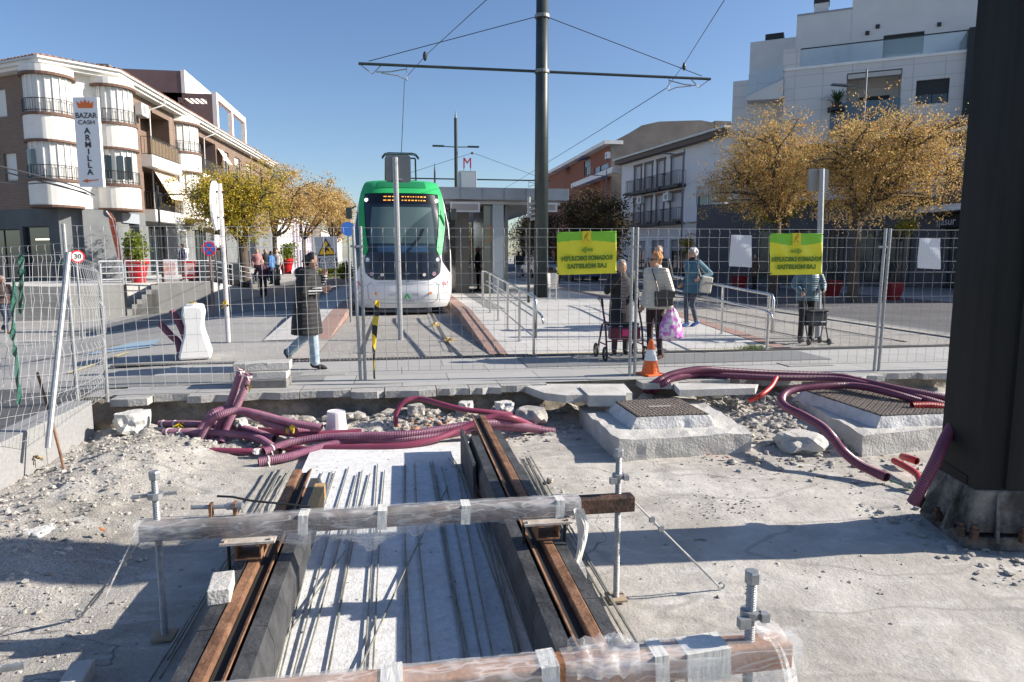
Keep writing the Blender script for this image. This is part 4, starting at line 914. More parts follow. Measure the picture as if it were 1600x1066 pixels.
# no stopping sign
p = A(331, 470, 18.5); p.z = gz(p.x, p.y); c = A(327, 389, 18.4)
t = thing('traffic_sign', 'small round blue no-stopping sign with red cross in front of the terrace', 'traffic sign', p)
post(t, p+V((0,.05,0)), p.z, c.z+.2, .028, mat('post_brown', (.2,.12,.1), .6))
nv = V((.2,-.98,0)).normalized(); MB().ext(disc(c, .19, nv), nv*.008).build('red_ring', MATS['sign_red'], t)
MB().ext(disc(c+nv*.009, .155, nv), nv*.003).build('blue_disc', mat('sign_blue', (.02,.10,.38), .4), t)
xx = nv.cross(V((0,0,1))).normalized()
for s in (-1, 1): MB().beam(c+nv*.015+(xx*s+V((0,0,1))).normalized()*.155, c+nv*.015-(xx*s+V((0,0,1))).normalized()*.155, .03, .003, up=nv).build('cross_stroke', MATS['sign_red'], t)
MB().ext([c+V((.05+a, .06, b)) for a, b in ((-.19,.22),(.24,.22),(.02,-.2))], V((0,.008,0))).build('yield_plate', white, t)
# blue round sign behind fence left of tram
c = A(544, 358, 16.5); p = V((c.x, c.y+.05, 0)); t = thing('traffic_sign', 'round plain blue sign just left of the tram', 'traffic sign', p)
post(t, p, 0, c.z+.1, .03); MB().ext(disc(c, .17, V((.25,-.97,0))), V((0,-.01,0))).build('blue_disc', MATS['sign_blue'], t)
# ================================================================== TRAM
d0 = 18.55; ty = d0
tram = thing('tram', 'green and white tram with a dark windscreen waiting at the station platform', 'tram', (.08, ty, 0))
cx = .09
gr = mat('tram_green', (.03,.40,.12), .5, spec=.3); wh = mat('tram_white', (.76,.76,.77), .4, spec=.4, var=.04, scale=1.5); blk = mat('tram_black', (.012,.013,.016), .12, spec=.8)
def interp(tbl, z):
    for (a, x), (b, y) in zip(tbl, tbl[1:]):
        if z <= b: return x+(y-x)*max(0,(z-a))/(b-a)
    return tbl[-1][1]
WT = [(.2,1.20),(.35,1.27),(.6,1.32),(1.6,1.33),(2.4,1.29),(3.0,1.20),(3.35,1.12),(3.6,1.05),(3.72,1.0)]
ST = [(.2,.16),(.35,.07),(.6,.0),(1.0,.02),(1.67,.14),(3.3,.72),(3.5,.95),(3.65,1.2),(3.72,1.5)]
def tf(u, z, off=0):
    w_ = interp(WT, z); return V((cx+u*w_, ty+interp(ST, z)+.55*abs(u)**3.6-off, z))
def patch(name, fu0, fu1, z0, z1, m, off=0, nu=16, nz=16, parent=tram, smooth=True):
    mb = MB(); mb.grid(lambda a, b: (lambda z: tf(fu0(z)*(1-a)+fu1(z)*a, z, off))(z0+(z1-z0)*b), nu, nz); return mb.build(name, m, parent, smooth=smooth)
K = lambda c: (lambda z: c)
inner = lambda z: interp([(.95,.52),(1.02,.66),(1.15,.76),(1.5,.78),(1.67,.72),(1.75,.69),(3.3,.885)], z)
outer = lambda z: interp([(1.62,.79),(1.8,.82),(2.4,.91),(3.0,.98),(3.3,1.0),(3.72,1.0)], z)
patch('front_panel', K(-1), K(1), .2, 3.5, wh, 0, 28, 40)
patch('windscreen', lambda z: -inner(z), inner, 1.68, 3.32, mat('windscreen', (.02,.032,.04), .08, spec=.6), .012, 20, 14)
patch('lamp_surround', lambda z: -inner(z), inner, .96, 1.675, blk, .016, 20, 14)
patch('sun_blind', K(-.66), K(.66), 1.93, 2.92, mat('blind', (.10,.15,.15), .25), .018, 12, 6)
mb = MB(); mb.grid(lambda a, b: tf(.68*a-.02, 1.94+.9*b*(a**.6), .022), 12, 8); mb.build('painted_reflection', mat('reflection_tint', (.06,.09,.095), .2), tram, smooth=True)  # reflection in the windscreen painted on as a darker curved patch
patch('dashboard', K(-.5), K(.5), 1.70, 1.88, mat('dash_blue', (.03,.07,.13), .3), .018, 12, 4)
for s in (-1, 1):
    patch('green_pillar', (lambda s: lambda z: s*inner(z))(s), (lambda s: lambda z: s*max(outer(z), inner(z)+.002))(s), 1.62, 3.34, gr, .035, 6, 24)
    patch('side_window', (lambda s: lambda z: s*min(.97, max(outer(z)+.02, .985-.5*(z-1.12))))(s), K(s*.985), 1.15, 2.8, blk, .03, 5, 18)
patch('roof_fairing', K(-1.0), K(1.0), 3.30, 3.72, gr, .037, 24, 8)
mb = MB(); mb.grid(lambda a, b: tf(-.62+1.24*a, 3.46+.2*b, .055), 14, 4); mb.build('roof_recess', mat('green_dark', (.015,.20,.07), .4), tram, smooth=True)
patch('display_panel', K(-.80), K(.80), 3.02, 3.28, black_gloss, .022, 14, 4)
om = mat('led_orange', (.9,.4,.05), .5, emit=(1,.4,.06), estr=.7)
for row, z in enumerate((3.19, 3.09)):
    u = -.42
    for k in range(13):
        wd = R_.choice([.02,.035,.05]) if k > 2 else .07
        if u > .55: break
        mb = MB(); mb.grid(lambda a, b: tf(u+wd*a, z+.025*b, .028), 2, 1); mb.build('display_segment', om, tram); u += wd+.03+.12*(k == 2)
def spot(u, z, r, m, name='headlamp', off=.02):
    c = tf(u, z, off); n = V((u*.6, -1, -.1)).normalized(); MB().ext(disc(c, r, n), n*.02).build(name, m, tram)
lampm = mat('lamp_white', (.75,.75,.78), .2); 
for s in (-1, 1):
    spot(s*.81, 3.12, .05, mat('lamp_lit', (.9,.85,.95), .3, emit=(1,.95,1), estr=1.0), 'top_lamp', .03)
    spot(s*.70, 1.50, .055, lampm); spot(s*.68, 1.32, .06, mat('lamp_dark', (.04,.045,.05), .15)); spot(s*.62, 1.12, .055, mat('lamp_rose', (.5,.3,.35), .25)); spot(s*.42, 1.10, .045, mat('lamp_warm', (.75,.68,.6), .25))
    spot(s*.55, .60, .035, mat('reflector', (.75,.28,.05), .4), 'marker_lamp', .01)
    mb = MB(); mb.grid(lambda a, b: tf(s*.24+(a-.5)*.13, .53+.07*b, .006), 3, 2); mb.build('hatch', mat('tram_grey', (.6,.6,.64), .4), tram)
    # mirrors
    c = V((cx+s*1.42, ty+.75, 2.75)); mb = MB(); mb.box(c, (.16,.10,.30)); mb.beam(c+V((0,0,.1)), c+V((-s*.2,.1,.2)), .03, .03); mb.build('mirror', blk, tram, bevel=.03)
    text(tram, 'M', .34, tf(s*.86, .80, .02), V((1, s*.75, 0)), mat('logo_red', (.45,.02,.04), .5), off=.02, xs=.8, name='logo_letter', bold=-.004)
    text(tram, 'metropolitano', .035, tf(s*.86, .60, .02), V((1, s*.75, 0)), black, off=.02, xs=.6, name='small_lettering')
# bumper outline groove
pts = [tf(-.66,.88,.006), tf(.66,.88,.006), tf(.72,.82,.006), tf(.72,.45,.006), tf(.66,.36,.006), tf(.3,.33,.006), tf(-.3,.33,.006), tf(-.66,.36,.006), tf(-.72,.45,.006), tf(-.72,.82,.006), tf(-.66,.88,.006)]
P2 = []
for a, b in zip(pts, pts[1:]):
    for k in range(6):
        q = a.lerp(b, k/6); u = (q.x-cx)/interp(WT, q.z); P2.append(tf(u, q.z, .004))
MB().tube(P2+[P2[0]], .007, 5, caps=False).build('bumper_seam', mat('seam', (.3,.3,.32), .6), tram)
text(tram, '3', .11, tf(.09, .99-.05, .01), V((1,0,0)), black, name='fleet_number', off=.01)
text(tram, 'CAF', .07, tf(.08, 1.12, .03), V((1,0,0)), mat('logo_silver', (.5,.5,.5), .4), name='maker_lettering', off=.01)
mb = MB(); q = tf(.07, .5, .02); mb.ext([q+V((a,0,b)) for a, b in ((-.09,-.05),(-.02,.10),(.02,.10),(.10,-.05),(.05,-.05),(.0,.045),(-.045,-.05))], (0,-.004,0)); mb.build('emblem', gr, tram)
text(tram, 'Junta de Andalucía', .06, tf(.05, .395, .0), V((1,0,0)), mat('txt_dk', (.08,.08,.08), .5), name='operator_lettering', off=.02)
# body sides and roof
def side(s, z0, z1, m, name, y0=.75):
    mb = MB(); zs = [z0+(z1-z0)*k/6 for k in range(7)]
    vs = []
    for z in zs: 
        a = tf(s, z); vs += [(a.x, a.y, z), (cx+s*interp(WT, z)*1.0, ty+32, z)]
    mb.add(vs, [(2*i, 2*i+1, 2*i+3, 2*i+2) for i in range(6)]); return mb.build(name, m, tram)
for s in (-1, 1): side(s, .2, 1.1, wh, 'side_skirt'); side(s, 1.1, 2.9, blk, 'side_glazing'); side(s, 2.9, 3.72, gr if s < 0 else wh, 'side_cornice')
mb = MB(); vs = [tf(-1+.1*k, 3.72) for k in range(21)]; mb.add(vs+[V((v.x, ty+32, 3.72)) for v in vs], [(i, i+1, i+22, i+21) for i in range(20)]); mb.build('roof', gr, tram)
MB().bx(cx-1.05, cx+1.05, ty+.55, ty+31, .04, .22).build('underframe', black, tram)
mb = MB(); mb.bx(cx-.75, cx+.75, ty+.22, ty+.5, .05, .2); mb.build('coupler_fairing', mat('under', (.05,.05,.055), .6), tram, bevel=.03)
for s in (-1, 1): MB().cyl((cx+s*.72-.05, ty+1.6, .29), (cx+s*.72+.05, ty+1.6, .29), .29, n=20).build('wheel', dark_steel, tram)
# pantograph
pg = MB(); z = AY(625, 240, ty+3.2).z
for s in (-1, 1): pg.tube([(cx+s*.5, ty+4.6, 3.75), (cx+s*.45, ty+3.2, z-.15)], .025, 6)
for yy in (3.1, 3.4): pg.tube([(cx-.56, ty+yy, z-.14), (cx-.47, ty+yy, z-.03), (cx-.36, ty+yy, z+.0), (cx+.36, ty+yy, z), (cx+.47, ty+yy, z-.03), (cx+.56, ty+yy, z-.14)], .02, 6)
pg.beam((cx-.45, ty+3.25, z-.13), (cx+.45, ty+3.25, z-.13), .05, .04); pg.build('pantograph', dark_steel, tram)
# wiper
MB().tube([tf(.12,1.70,.05), tf(.40,2.15,.05), tf(.46,2.35,.05)], .016, 5).build('wiper', black, tram)
# rails in the track bed, kerbs
railm = mat('embedded_rail', (.12,.11,.10), .5, .6); 
for X in (.09-.75, .09+.75, 8.55-.75, 8.55+.75):
    mb = MB(); mb.bx(X-.13, X+.13, 11.5, 110, .0, .006); tag(mb.build('rail_channel', mat('rail_channel', (.30,.29,.27), .8, var=.15, scale=4), recenter=False), kind='structure')
    mb = MB(); mb.bx(X-.035, X+.035, 11.3, 110, .006, .012); tag(mb.build('rail_strip', railm, recenter=False), kind='structure')
for x, y in ((.80, 12.7), (.72, 15.6)):
    mb = MB(); mb.box((x+.08, y, .03), (.2,.07,.05), rz=.3); mb.box((x+.06, y+.02, .05), (.08,.06,.08), rz=.8); tag(mb.build('rail_clip', mat('yellow_timber', (.5,.36,.15), .8, var=.2, scale=10)), 'small yellowish timber chock on the right rail, '+('nearer' if y < 14 else 'farther from')+(' the viewer' if y < 14 else ' the viewer, by the tram'), 'chock')
# drain grate
gm_ = mat('drain_dark', (.03,.03,.03), .7)
tag(MB().bx(-4.2, 9.9, 10.66, 10.84, -.01, .003).build('drain_channel', gm_, recenter=False), kind='structure')
mb = MB(); x = -4.2
while x < 9.9: mb.bx(x, x+.028, 10.67, 10.83, .0, .008); x += .055
tag(mb.build('drain_grating', mat('cast_grate', (.16,.155,.15), .6, .3), recenter=False), kind='structure')
tag(MB().bx(2.05, 6.2, 10.86, 10.91, .0, .006).build('yellow_line', mat('line_yellow', (.55,.45,.2), .8), recenter=False), kind='structure')
# tactile slabs
tm = mat('tactile', (.20,.20,.20), .8, var=.15, scale=4, bump=.3)
sheet('tactile_strip', 1.8, 6.6, 9.55, 10.5, tm, .004)
mb = MB(); y = 9.57
while y < 10.5: mb.bx(1.8, 6.6, y, y+.03, .004, .012); y += .06
tag(mb.build('tactile_ribs', mat('tactile_rib', (.30,.30,.295), .8), recenter=False), kind='structure')
# platform island
kerb_red = mat('kerb_red', (.30,.195,.16), .8, var=.15, scale=9, bump=.2)
X0, X1 = 1.72, 6.42; YR0, YR1 = 10.92, 16.8; PZ = .27
def pz(y): return PZ*ss(0,1,0) if False else PZ*max(0, min(1, (y-YR0)/(YR1-YR0)))
mb = MB(); ysl = [YR0+(YR1-YR0)*k/8 for k in range(9)]+[25, 40, 60]
vs = []
for y in ysl: vs += [(X0, y, pz(y)+.004), (X1, y, pz(y)+.004)]
mb.add(vs, [(2*i, 2*i+1, 2*i+3, 2*i+2) for i in range(len(ysl)-1)]); tag(mb.build('platform_paving', paving2, recenter=False), kind='structure')
for X, w_ in ((X0, -1), (X1, 1)):
    mb = MB(); a = X; b = X+w_*.3
    vs = []
    for y in ysl: vs += [(a, y, pz(y)+.012), (b, y, pz(y)+.012), (b, y, -.03)]
    fs = []
    for i in range(len(ysl)-1): o_ = 3*i; fs += [(o_, o_+1, o_+4, o_+3), (o_+1, o_+2, o_+5, o_+4)]
    vs_red = mb.add(vs, fs); o = tag(mb.build('platform_kerb', [kerb_red], recenter=False), kind='structure')
sheet('kerb', -1.75, -1.35, 10.95, 13.5, mat('kerb_beige', (.38,.34,.30), .8, var=.1, scale=6), .01)
mb = MB(); mb.ext([(-1.75,14.2,0),(-1.35,14.2,0),(-1.35,14.2,.012),(-1.75,14.2,.012)], (0,2,0))
mb = MB(); P_ = [(-1.75,14.5,.015),(-1.35,14.5,.015)]
mb.add([(-1.75,13.5,.012),(-1.36,13.5,.012),(-1.36,18,.2),(-1.75,18,.2),(-1.36,13.5,0),(-1.36,18,0),(-1.75,50,.2),(-1.36,50,.2),(-1.36,50,0)], [(0,1,2,3),(1,4,5,2),(3,2,7,6),(2,5,8,7)]); tag(mb.build('platform_kerb', kerb_red, recenter=False), kind='structure')
mb = MB(); mb.add([(-1.76,13.5,.011),(-2.6,13.5,-.0),(-1.76,18,.195),(-2.6,18,.195),(-1.76,50,.195),(-2.6,50,.195),(-2.6,50,-.5),(-2.6,18,-.3)], [(0,1,3,2),(2,3,5,4),(3,7,6,5)]); tag(mb.build('platform_paving', paving2, recenter=False), kind='structure')
sheet('tactile_strip', 2.2, 2.6, 16.9, 40, tm, PZ+.01)
# railings
def railing(lab, X, y0, y1, zf, n, bars=(.95,.62,.3), hand=True, inward=1):
    t = thing('handrail', lab, 'handrail', (X, y0, zf(y0)), 'stainless handrails of the platform ramp')
    L = y1-y0
    for k in range(n):
        y = y0+.02+(L-.04)*k/(n-1); MB().cyl((X, y, zf(y)), (X, y, zf(y)+.93), .024, n=10).build('post', steel, t)
        MB().cyl((X, y, zf(y)), (X, y, zf(y)+.012), .05, n=12).build('foot_flange', steel, t)
    MB().tube([(X, y0-.12, zf(y0)+.3), (X, y0-.12, zf(y0)+.86), (X, y0-.06, zf(y0)+.94)]+[(X, y0+(L)*k/8, zf(y0+L*k/8)+.95) for k in range(9)]+[(X, y1+.08, zf(y1)+.93),(X, y1+.12, zf(y1)+.85),(X, y1+.12, zf(y1)+.05)], .025, 10).build('top_rail', steel, t, smooth=True)
    for b in bars[1:]:
        MB().tube([(X, y0+L*k/6, zf(y0+L*k/6)+b) for k in range(7)], .014, 8).build('bar', steel, t, smooth=True)
    if hand: MB().tube([(X+inward*.09, y0-.28, zf(y0)+.55), (X+inward*.09, y0-.2, zf(y0)+.64)]+[(X+inward*.09, y0+L*k/6, zf(y0+L*k/6)+.68) for k in range(7)], .02, 8).build('lower_handrail', steel, t, smooth=True)
    return t
railing('stainless handrail on the tram side of the platform ramp', 2.12, 10.75, 17.6, pz, 6, (.95,.62,.3), True, 1)
railing('stainless handrail leaned on by the woman in blue, right of the ramp', 6.2, 10.75, 17.6, pz, 5, (.95,), True, -1)
# ------------------------------------------------------------------ catenary mast with arms
mt_ = mat('mast_green_grey', (.035,.047,.047), .45, .2, var=.2, scale=2)
def catenary(lab, p, zarm, ztop, r, wires=True, arm=5.55, grp='catenary masts along the line'):
    t = thing('catenary_mast', lab, 'mast', p, grp); x, y, z0 = p
    MB().tube([(x, y, z0), (x, y, ztop)], [r*1.12, r*.85], 20).build('pole', mt_, t, smooth=True)
    for zz in (zarm, zarm+1.62): MB().cyl((x, y, zz-.05), (x, y, zz+.05), r*1.1, n=20).build('collar', mat('collar_grey', (.2,.21,.21), .5, .4), t)
    for s in (-1, 1):
        MB().cyl((x+s*r, y, zarm), (x+s*arm, y, zarm), .042, n=10).build('arm', mt_, t)
        MB().cyl((x+s*r, y, zarm+1.6), (x+s*(arm-.3), y, zarm+.08), .012, n=6).build('stay_wire', dark_steel, t)
        mb = MB(); e = x+s*(arm-.05)
        mb.tube([(e, y, zarm-.03), (e-s*.35, y, zarm-.28), (e-s*.62, y, zarm-.02)], .018, 6); mb.tube([(e-s*.45, y, zarm-.22), (e-s*.85, y, zarm-.2), (e-s*1.35, y, zarm-.1)], .018, 6); mb.tube([(e-s*.6, y, zarm-.24), (e-s*1.1, y, zarm-.3), (e-s*1.38, y, zarm-.42)], .018, 6)
        mb.tube([(e-s*1.36, y, zarm), (e-s*1.36, y, zarm-.4)], .012, 6)
        mb.build('registration_arm', galv, t)
    return t
my = 22.0*math.cos(YAW)-.9*math.sin(YAW)
mp = A(845, 460, 22.0); zarm = AY(845, 112, mp.y).z; zst = AY(845, 34, mp.y).z
MX = mp.x
catenary('tall dark catenary mast with long cross arms rising from the middle of the platform', V((mp.x, mp.y, PZ)), zarm, zarm+4, .21)
e_l = V((MX-4.14, mp.y, zarm-.42)); e_r = V((MX+4.14, mp.y, zarm-.42))
def wirething(lab, pts, r=.011): return tag(MB().tube(pts, r, 5).build('overhead_wire', mat('overhead', (.05,.05,.05), .6, .4)), lab, 'wire')
k1 = AY(637, 118, mp.y); k2 = AY(632, 128, mp.y)
wirething('overhead wire from the left arm up out of the top of the picture', [k2, k1, A(668, 84, 19), A(760, 0, 13), A(900,-130,9)], .008)
wirething('overhead contact wire dropping from the left arm to the tram pantograph', [k2, AY(627, 240, ty+3.2), (cx, 60, 5.3)], .010)
k3 = AY(1041, 138, mp.y); wirething('overhead wire from the right arm up out of the top right of the picture', [k3, AY(1065,106,mp.y), A(1132,0,15), A(1215,-130,10)], .009)
wirething('overhead contact wire running away from the right arm to the far mast', [k3, A(935, 205, 32), A(805, 285, 60), A(700,345,140)], .013)
for p_ in (AY(664,88,mp.y-2), AY(1069,104,mp.y)): tag(MB().ell(p_, (.06,.06,.13), 8, 6).build('insulator', dark_steel), 'dark insulator on the overhead wire '+('left' if p_.x < 3 else 'right')+' of the big mast', 'insulator')
# far catenary mast (double) + lamp mast
q = A(713, 400, 44)
far_c = catenary('distant catenary mast behind the canopy, right of the pointed lamp mast', V((q.x+1.1, q.y, .27)), A(713,280,44).z, A(713,275,44).z+.3, .12, arm=5.0)
q = A(714, 400, 30); zt = A(714,172,30).z; zl = A(714,230,30).z
t = thing('street_lamp', 'pointed mast with two flat lamp arms rising behind the tram', 'street lamp', (q.x, q.y, .27))
MB().tube([(q.x,q.y,.27),(q.x,q.y,zl+1.2)], [.09,.07], 12).build('pole', mt_, t); MB().cyl((q.x,q.y,zl+1.2),(q.x,q.y,zt),.06,.01,n=10).build('spire', mat('spire', (.4,.42,.44),.3,.6), t)
for s in (-1, 1):
    MB().cyl((q.x,q.y,zl),(q.x+s*.6,q.y,zl+.02),.02,n=8).build('arm', mt_, t); MB().box((q.x+s*.75,q.y,zl+.03),(.5,.2,.06)).build('lamp_head', mt_, t, bevel=.02)
q = A(681, 400, 48); tag(MB().tube([(q.x,q.y,.2),(q.x,q.y,A(681,270,48).z),(q.x,q.y,A(681,254,48).z)],[.07,.06,.005],8).build('pointed_mast', mt_), 'thin pointed mast just right of the tram roof', 'mast')
# ------------------------------------------------------------------ station
st = thing('tram_shelter', 'grey platform shelter with flat canopy beside the tram', 'shelter', (3.6, 24, PZ))
cL = A(690, 300, 23.5); cR = A(888, 300, 23.5); Y0 = cL.y; zt = A(790,292,23.5).z; zb_ = A(790,311,23.5).z
alu = mat('alu_panel', (.22,.24,.27), .35, .5, var=.08, scale=2); alud = mat('alu_dark', (.10,.11,.12), .45, .5)
xa = 1.35; xb = AY(889, 300, Y0).x
MB().bx(xa, xb, Y0, Y0+16, zb_, zt).build('canopy', alu, st, bevel=.01)
for k in range(1, 6): 
    x = xa+(xb-xa)*k/6; MB().box((x, Y0-.002, (zt+zb_)/2), (.008, .006, zt-zb_)).build('panel_joint', alud, st)
for k in range(9): MB().bx(xa+.25, xb-.2, Y0+.5+k*.55, Y0+.62+k*.55, zb_-.12, zb_-.01).build('ceiling_slat', mat('slat', (.4,.4,.41), .3, .7), st)
def XY(px, d): return A(px, 430, d)
def col_(pxa, pxb, d, y2, m, name):
    a = AY(pxa, 400, Y0+d).x; b = AY(pxb, 400, Y0+d).x; MB().bx(a, b, Y0+d, Y0+d+y2, PZ, zb_-.01).build(name, m, st)
col_(770, 787, .6, .35, mat('alu_light', (.36,.40,.43), .4, .3), 'column')
col_(712, 733, 1.2, 3.0, mat('wall_brown', (.12,.11,.10), .4), 'wall_panel')
col_(756, 769, .9, 3.4, mat('wall_mirror', (.22,.22,.20), .2, .7), 'glass_panel')
col_(789, 794, .9, 3.4, mat('alu_mid', (.20,.20,.19), .3, .5), 'glass_panel')
a = AY(758, 380, Y0+.86); b = AY(769, 352, Y0+.86); MB().bx(a.x, b.x, Y0+.87, Y0+.89, b.z-.6, b.z-.02).build('poster', mat('poster', (.15,.35,.2), .4, col2=(.45,.12,.12), scale=1.2), st)
for p0, p1 in (((704,316),(750,331)), ((854,317),(871,331))):
    a = AY(p0[0], p1[1], Y0-.1); b = AY(p1[0], p0[1], Y0-.1); MB().bx(a.x, b.x, Y0-.06, Y0+.1, a.z, b.z).build('display_box', mat('disp_frame', (.38,.40,.43), .4, .4), st)
    MB().bx(a.x+.06, b.x-.06, Y0-.065, Y0-.06, a.z+.06, b.z-.06).build('display_screen', mat('disp_screen', (.18,.17,.18), .3), st)
MB().bx(AY(700,400,Y0+6).x, AY(757,400,Y0+6).x, Y0+6, Y0+6.1, PZ, 1.1).build('bench_wall', alud, st)
for px in (704, 709, 715, 745, 751): q = AY(px, 400, Y0+4); MB().cyl((q.x, q.y, PZ), (q.x, q.y, zb_), .05, n=8).build('slim_column', steel, st)
# totem and M
t = thing('station_totem', 'red letter M above a pale box on the shelter roof', 'station sign', (AY(730,291,Y0+1).x, Y0+1, zt))
a = AY(717, 291, Y0+1); b = AY(744, 268, Y0+1); MB().bx(a.x, b.x, Y0+.8, Y0+1.5, zt, b.z).build('totem_box', mat('totem', (.36,.40,.42), .4), t, bevel=.02)
MB().bx(a.x+.07, b.x-.07, Y0+.79, Y0+.8, zt+.05, b.z-.07).build('totem_face', mat('totem_face', (.5,.54,.55), .3), t)
q = AY(730, 255.5, Y0+1); text(t, 'M', .50, q, V((1,0,0)), mat('m_red', (.5,.01,.03), .4), name='letter', depth=.08, bold=.0, xs=.85)
for s in (-1, 1): MB().cyl((q.x+s*.12, Y0+1, b.z), (q.x+s*.12, Y0+1, q.z-.15), .012, n=6).build('letter_support', dark_steel, t)
# signal post + bin on the platform
q = G(826, 462, PZ); q = A(826, 440, 19.5); t = thing('signal_post', 'slim dark post with small stacked lamps left of the big mast', 'signal', (q.x, q.y, PZ))
MB().cyl((q.x,q.y,PZ),(q.x,q.y,A(826,340,19.5).z),.04,n=10).build('pole', dark_steel, t); MB().cyl((q.x,q.y,A(826,340,19.5).z),(q.x,q.y,A(825,308,19.5).z),.05,n=10).build('cap', galv, t)
for k in range(4): zz = A(826, 319+8*k, 19.5).z; MB().cyl((q.x+.03,q.y-.02,zz),(q.x+.16,q.y-.05,zz+.03),.045,n=8).build('lamp', mat('lampgrey', (.3,.3,.3), .4, .5), t)
q = A(864, 452, 20.5); t = thing('litter_bin', 'steel litter bin with black bag right of the big mast', 'litter bin', (q.x, q.y, PZ))
MB().lathe((q.x,q.y,PZ+.35), [(.13,0),(.16,.05),(.19,.52),(.17,.53)], 14).build('bin_body', steel, t); MB().lathe((q.x,q.y,PZ+.83), [(.2,0),(.23,.08),(.19,.16),(.1,.17)], 14).build('bin_bag', black, t); 
for s in (-1, 1): MB().cyl((q.x+s*.1,q.y,PZ),(q.x+s*.1,q.y,PZ+.4),.018,n=6).build('leg', steel, t)
# manhole cover on the pavement near walking woman, light square grille
tag(MB().bx(-1.35, -.75, 9.35, 9.62, .0, .008).build('pavement_cover', mat('cover_light', (.34,.33,.31), .7, bump=.5, bscale=80)), 'flat rectangular grille set in the pavement below the walking woman', 'grille')
tag(MB().bx(5.55, 6.25, 9.0, 9.35, .0, .012).build('pavement_cover', MATS['cover_light']), 'flat rectangular cover set in the pavement below the right handrail', 'cover')
# grass tuft
mb = MB()
for k in range(260):
    q = V((6.0+R_.gauss(0,.13), 10.87+R_.gauss(0,.05), .0)); d = V((R_.gauss(0,.03), R_.gauss(0,.03), R_.uniform(.04,.11))); mb.add([q+V((-.005,0,0)), q+V((.005,0,0)), q+d], [(0,1,2)])
tag(mb.build('grass_tuft', leafmat('grass', [(.15,.25,.04),(.3,.35,.08)])), 'small tuft of grass at the foot of the right handrail', 'grass', kind='stuff')
# parking bay marks
mb = MB(); P_ = [G(a, b, -.15) for a, b in ((205,538),(252,537),(238,552),(128,556))]
bl = mat('marking_blue', (.22,.38,.50), .8, col2=(.34,.40,.44), scale=6)
mb.add([(p.x, p.y, gz(p.x,p.y)+.004) for p in P_], [(0,1,2,3)]); tag(mb.build('road_marking', bl, recenter=False), kind='structure')
mb = MB()
for a, b in (((50,556),(190,540)), ((110,600),(200,560))):
    p, q = G(*a, -.2), G(*b, -.15); n = 16
    pts = [p.lerp(q, k/n) for k in range(n+1)]; o_ = len(mb.v)
    for r_ in pts: mb.v += [(r_.x-.04, r_.y-.04, gz(r_.x,r_.y)+.006), (r_.x+.04, r_.y+.04, gz(r_.x,r_.y)+.006)]
    for k in range(n): mb.f.append((o_+2*k, o_+2*k+1, o_+2*k+3, o_+2*k+2)); mb.m.append(0)
tag(mb.build('road_marking', mat('marking_yellow', (.5,.42,.22), .8), recenter=False), kind='structure')
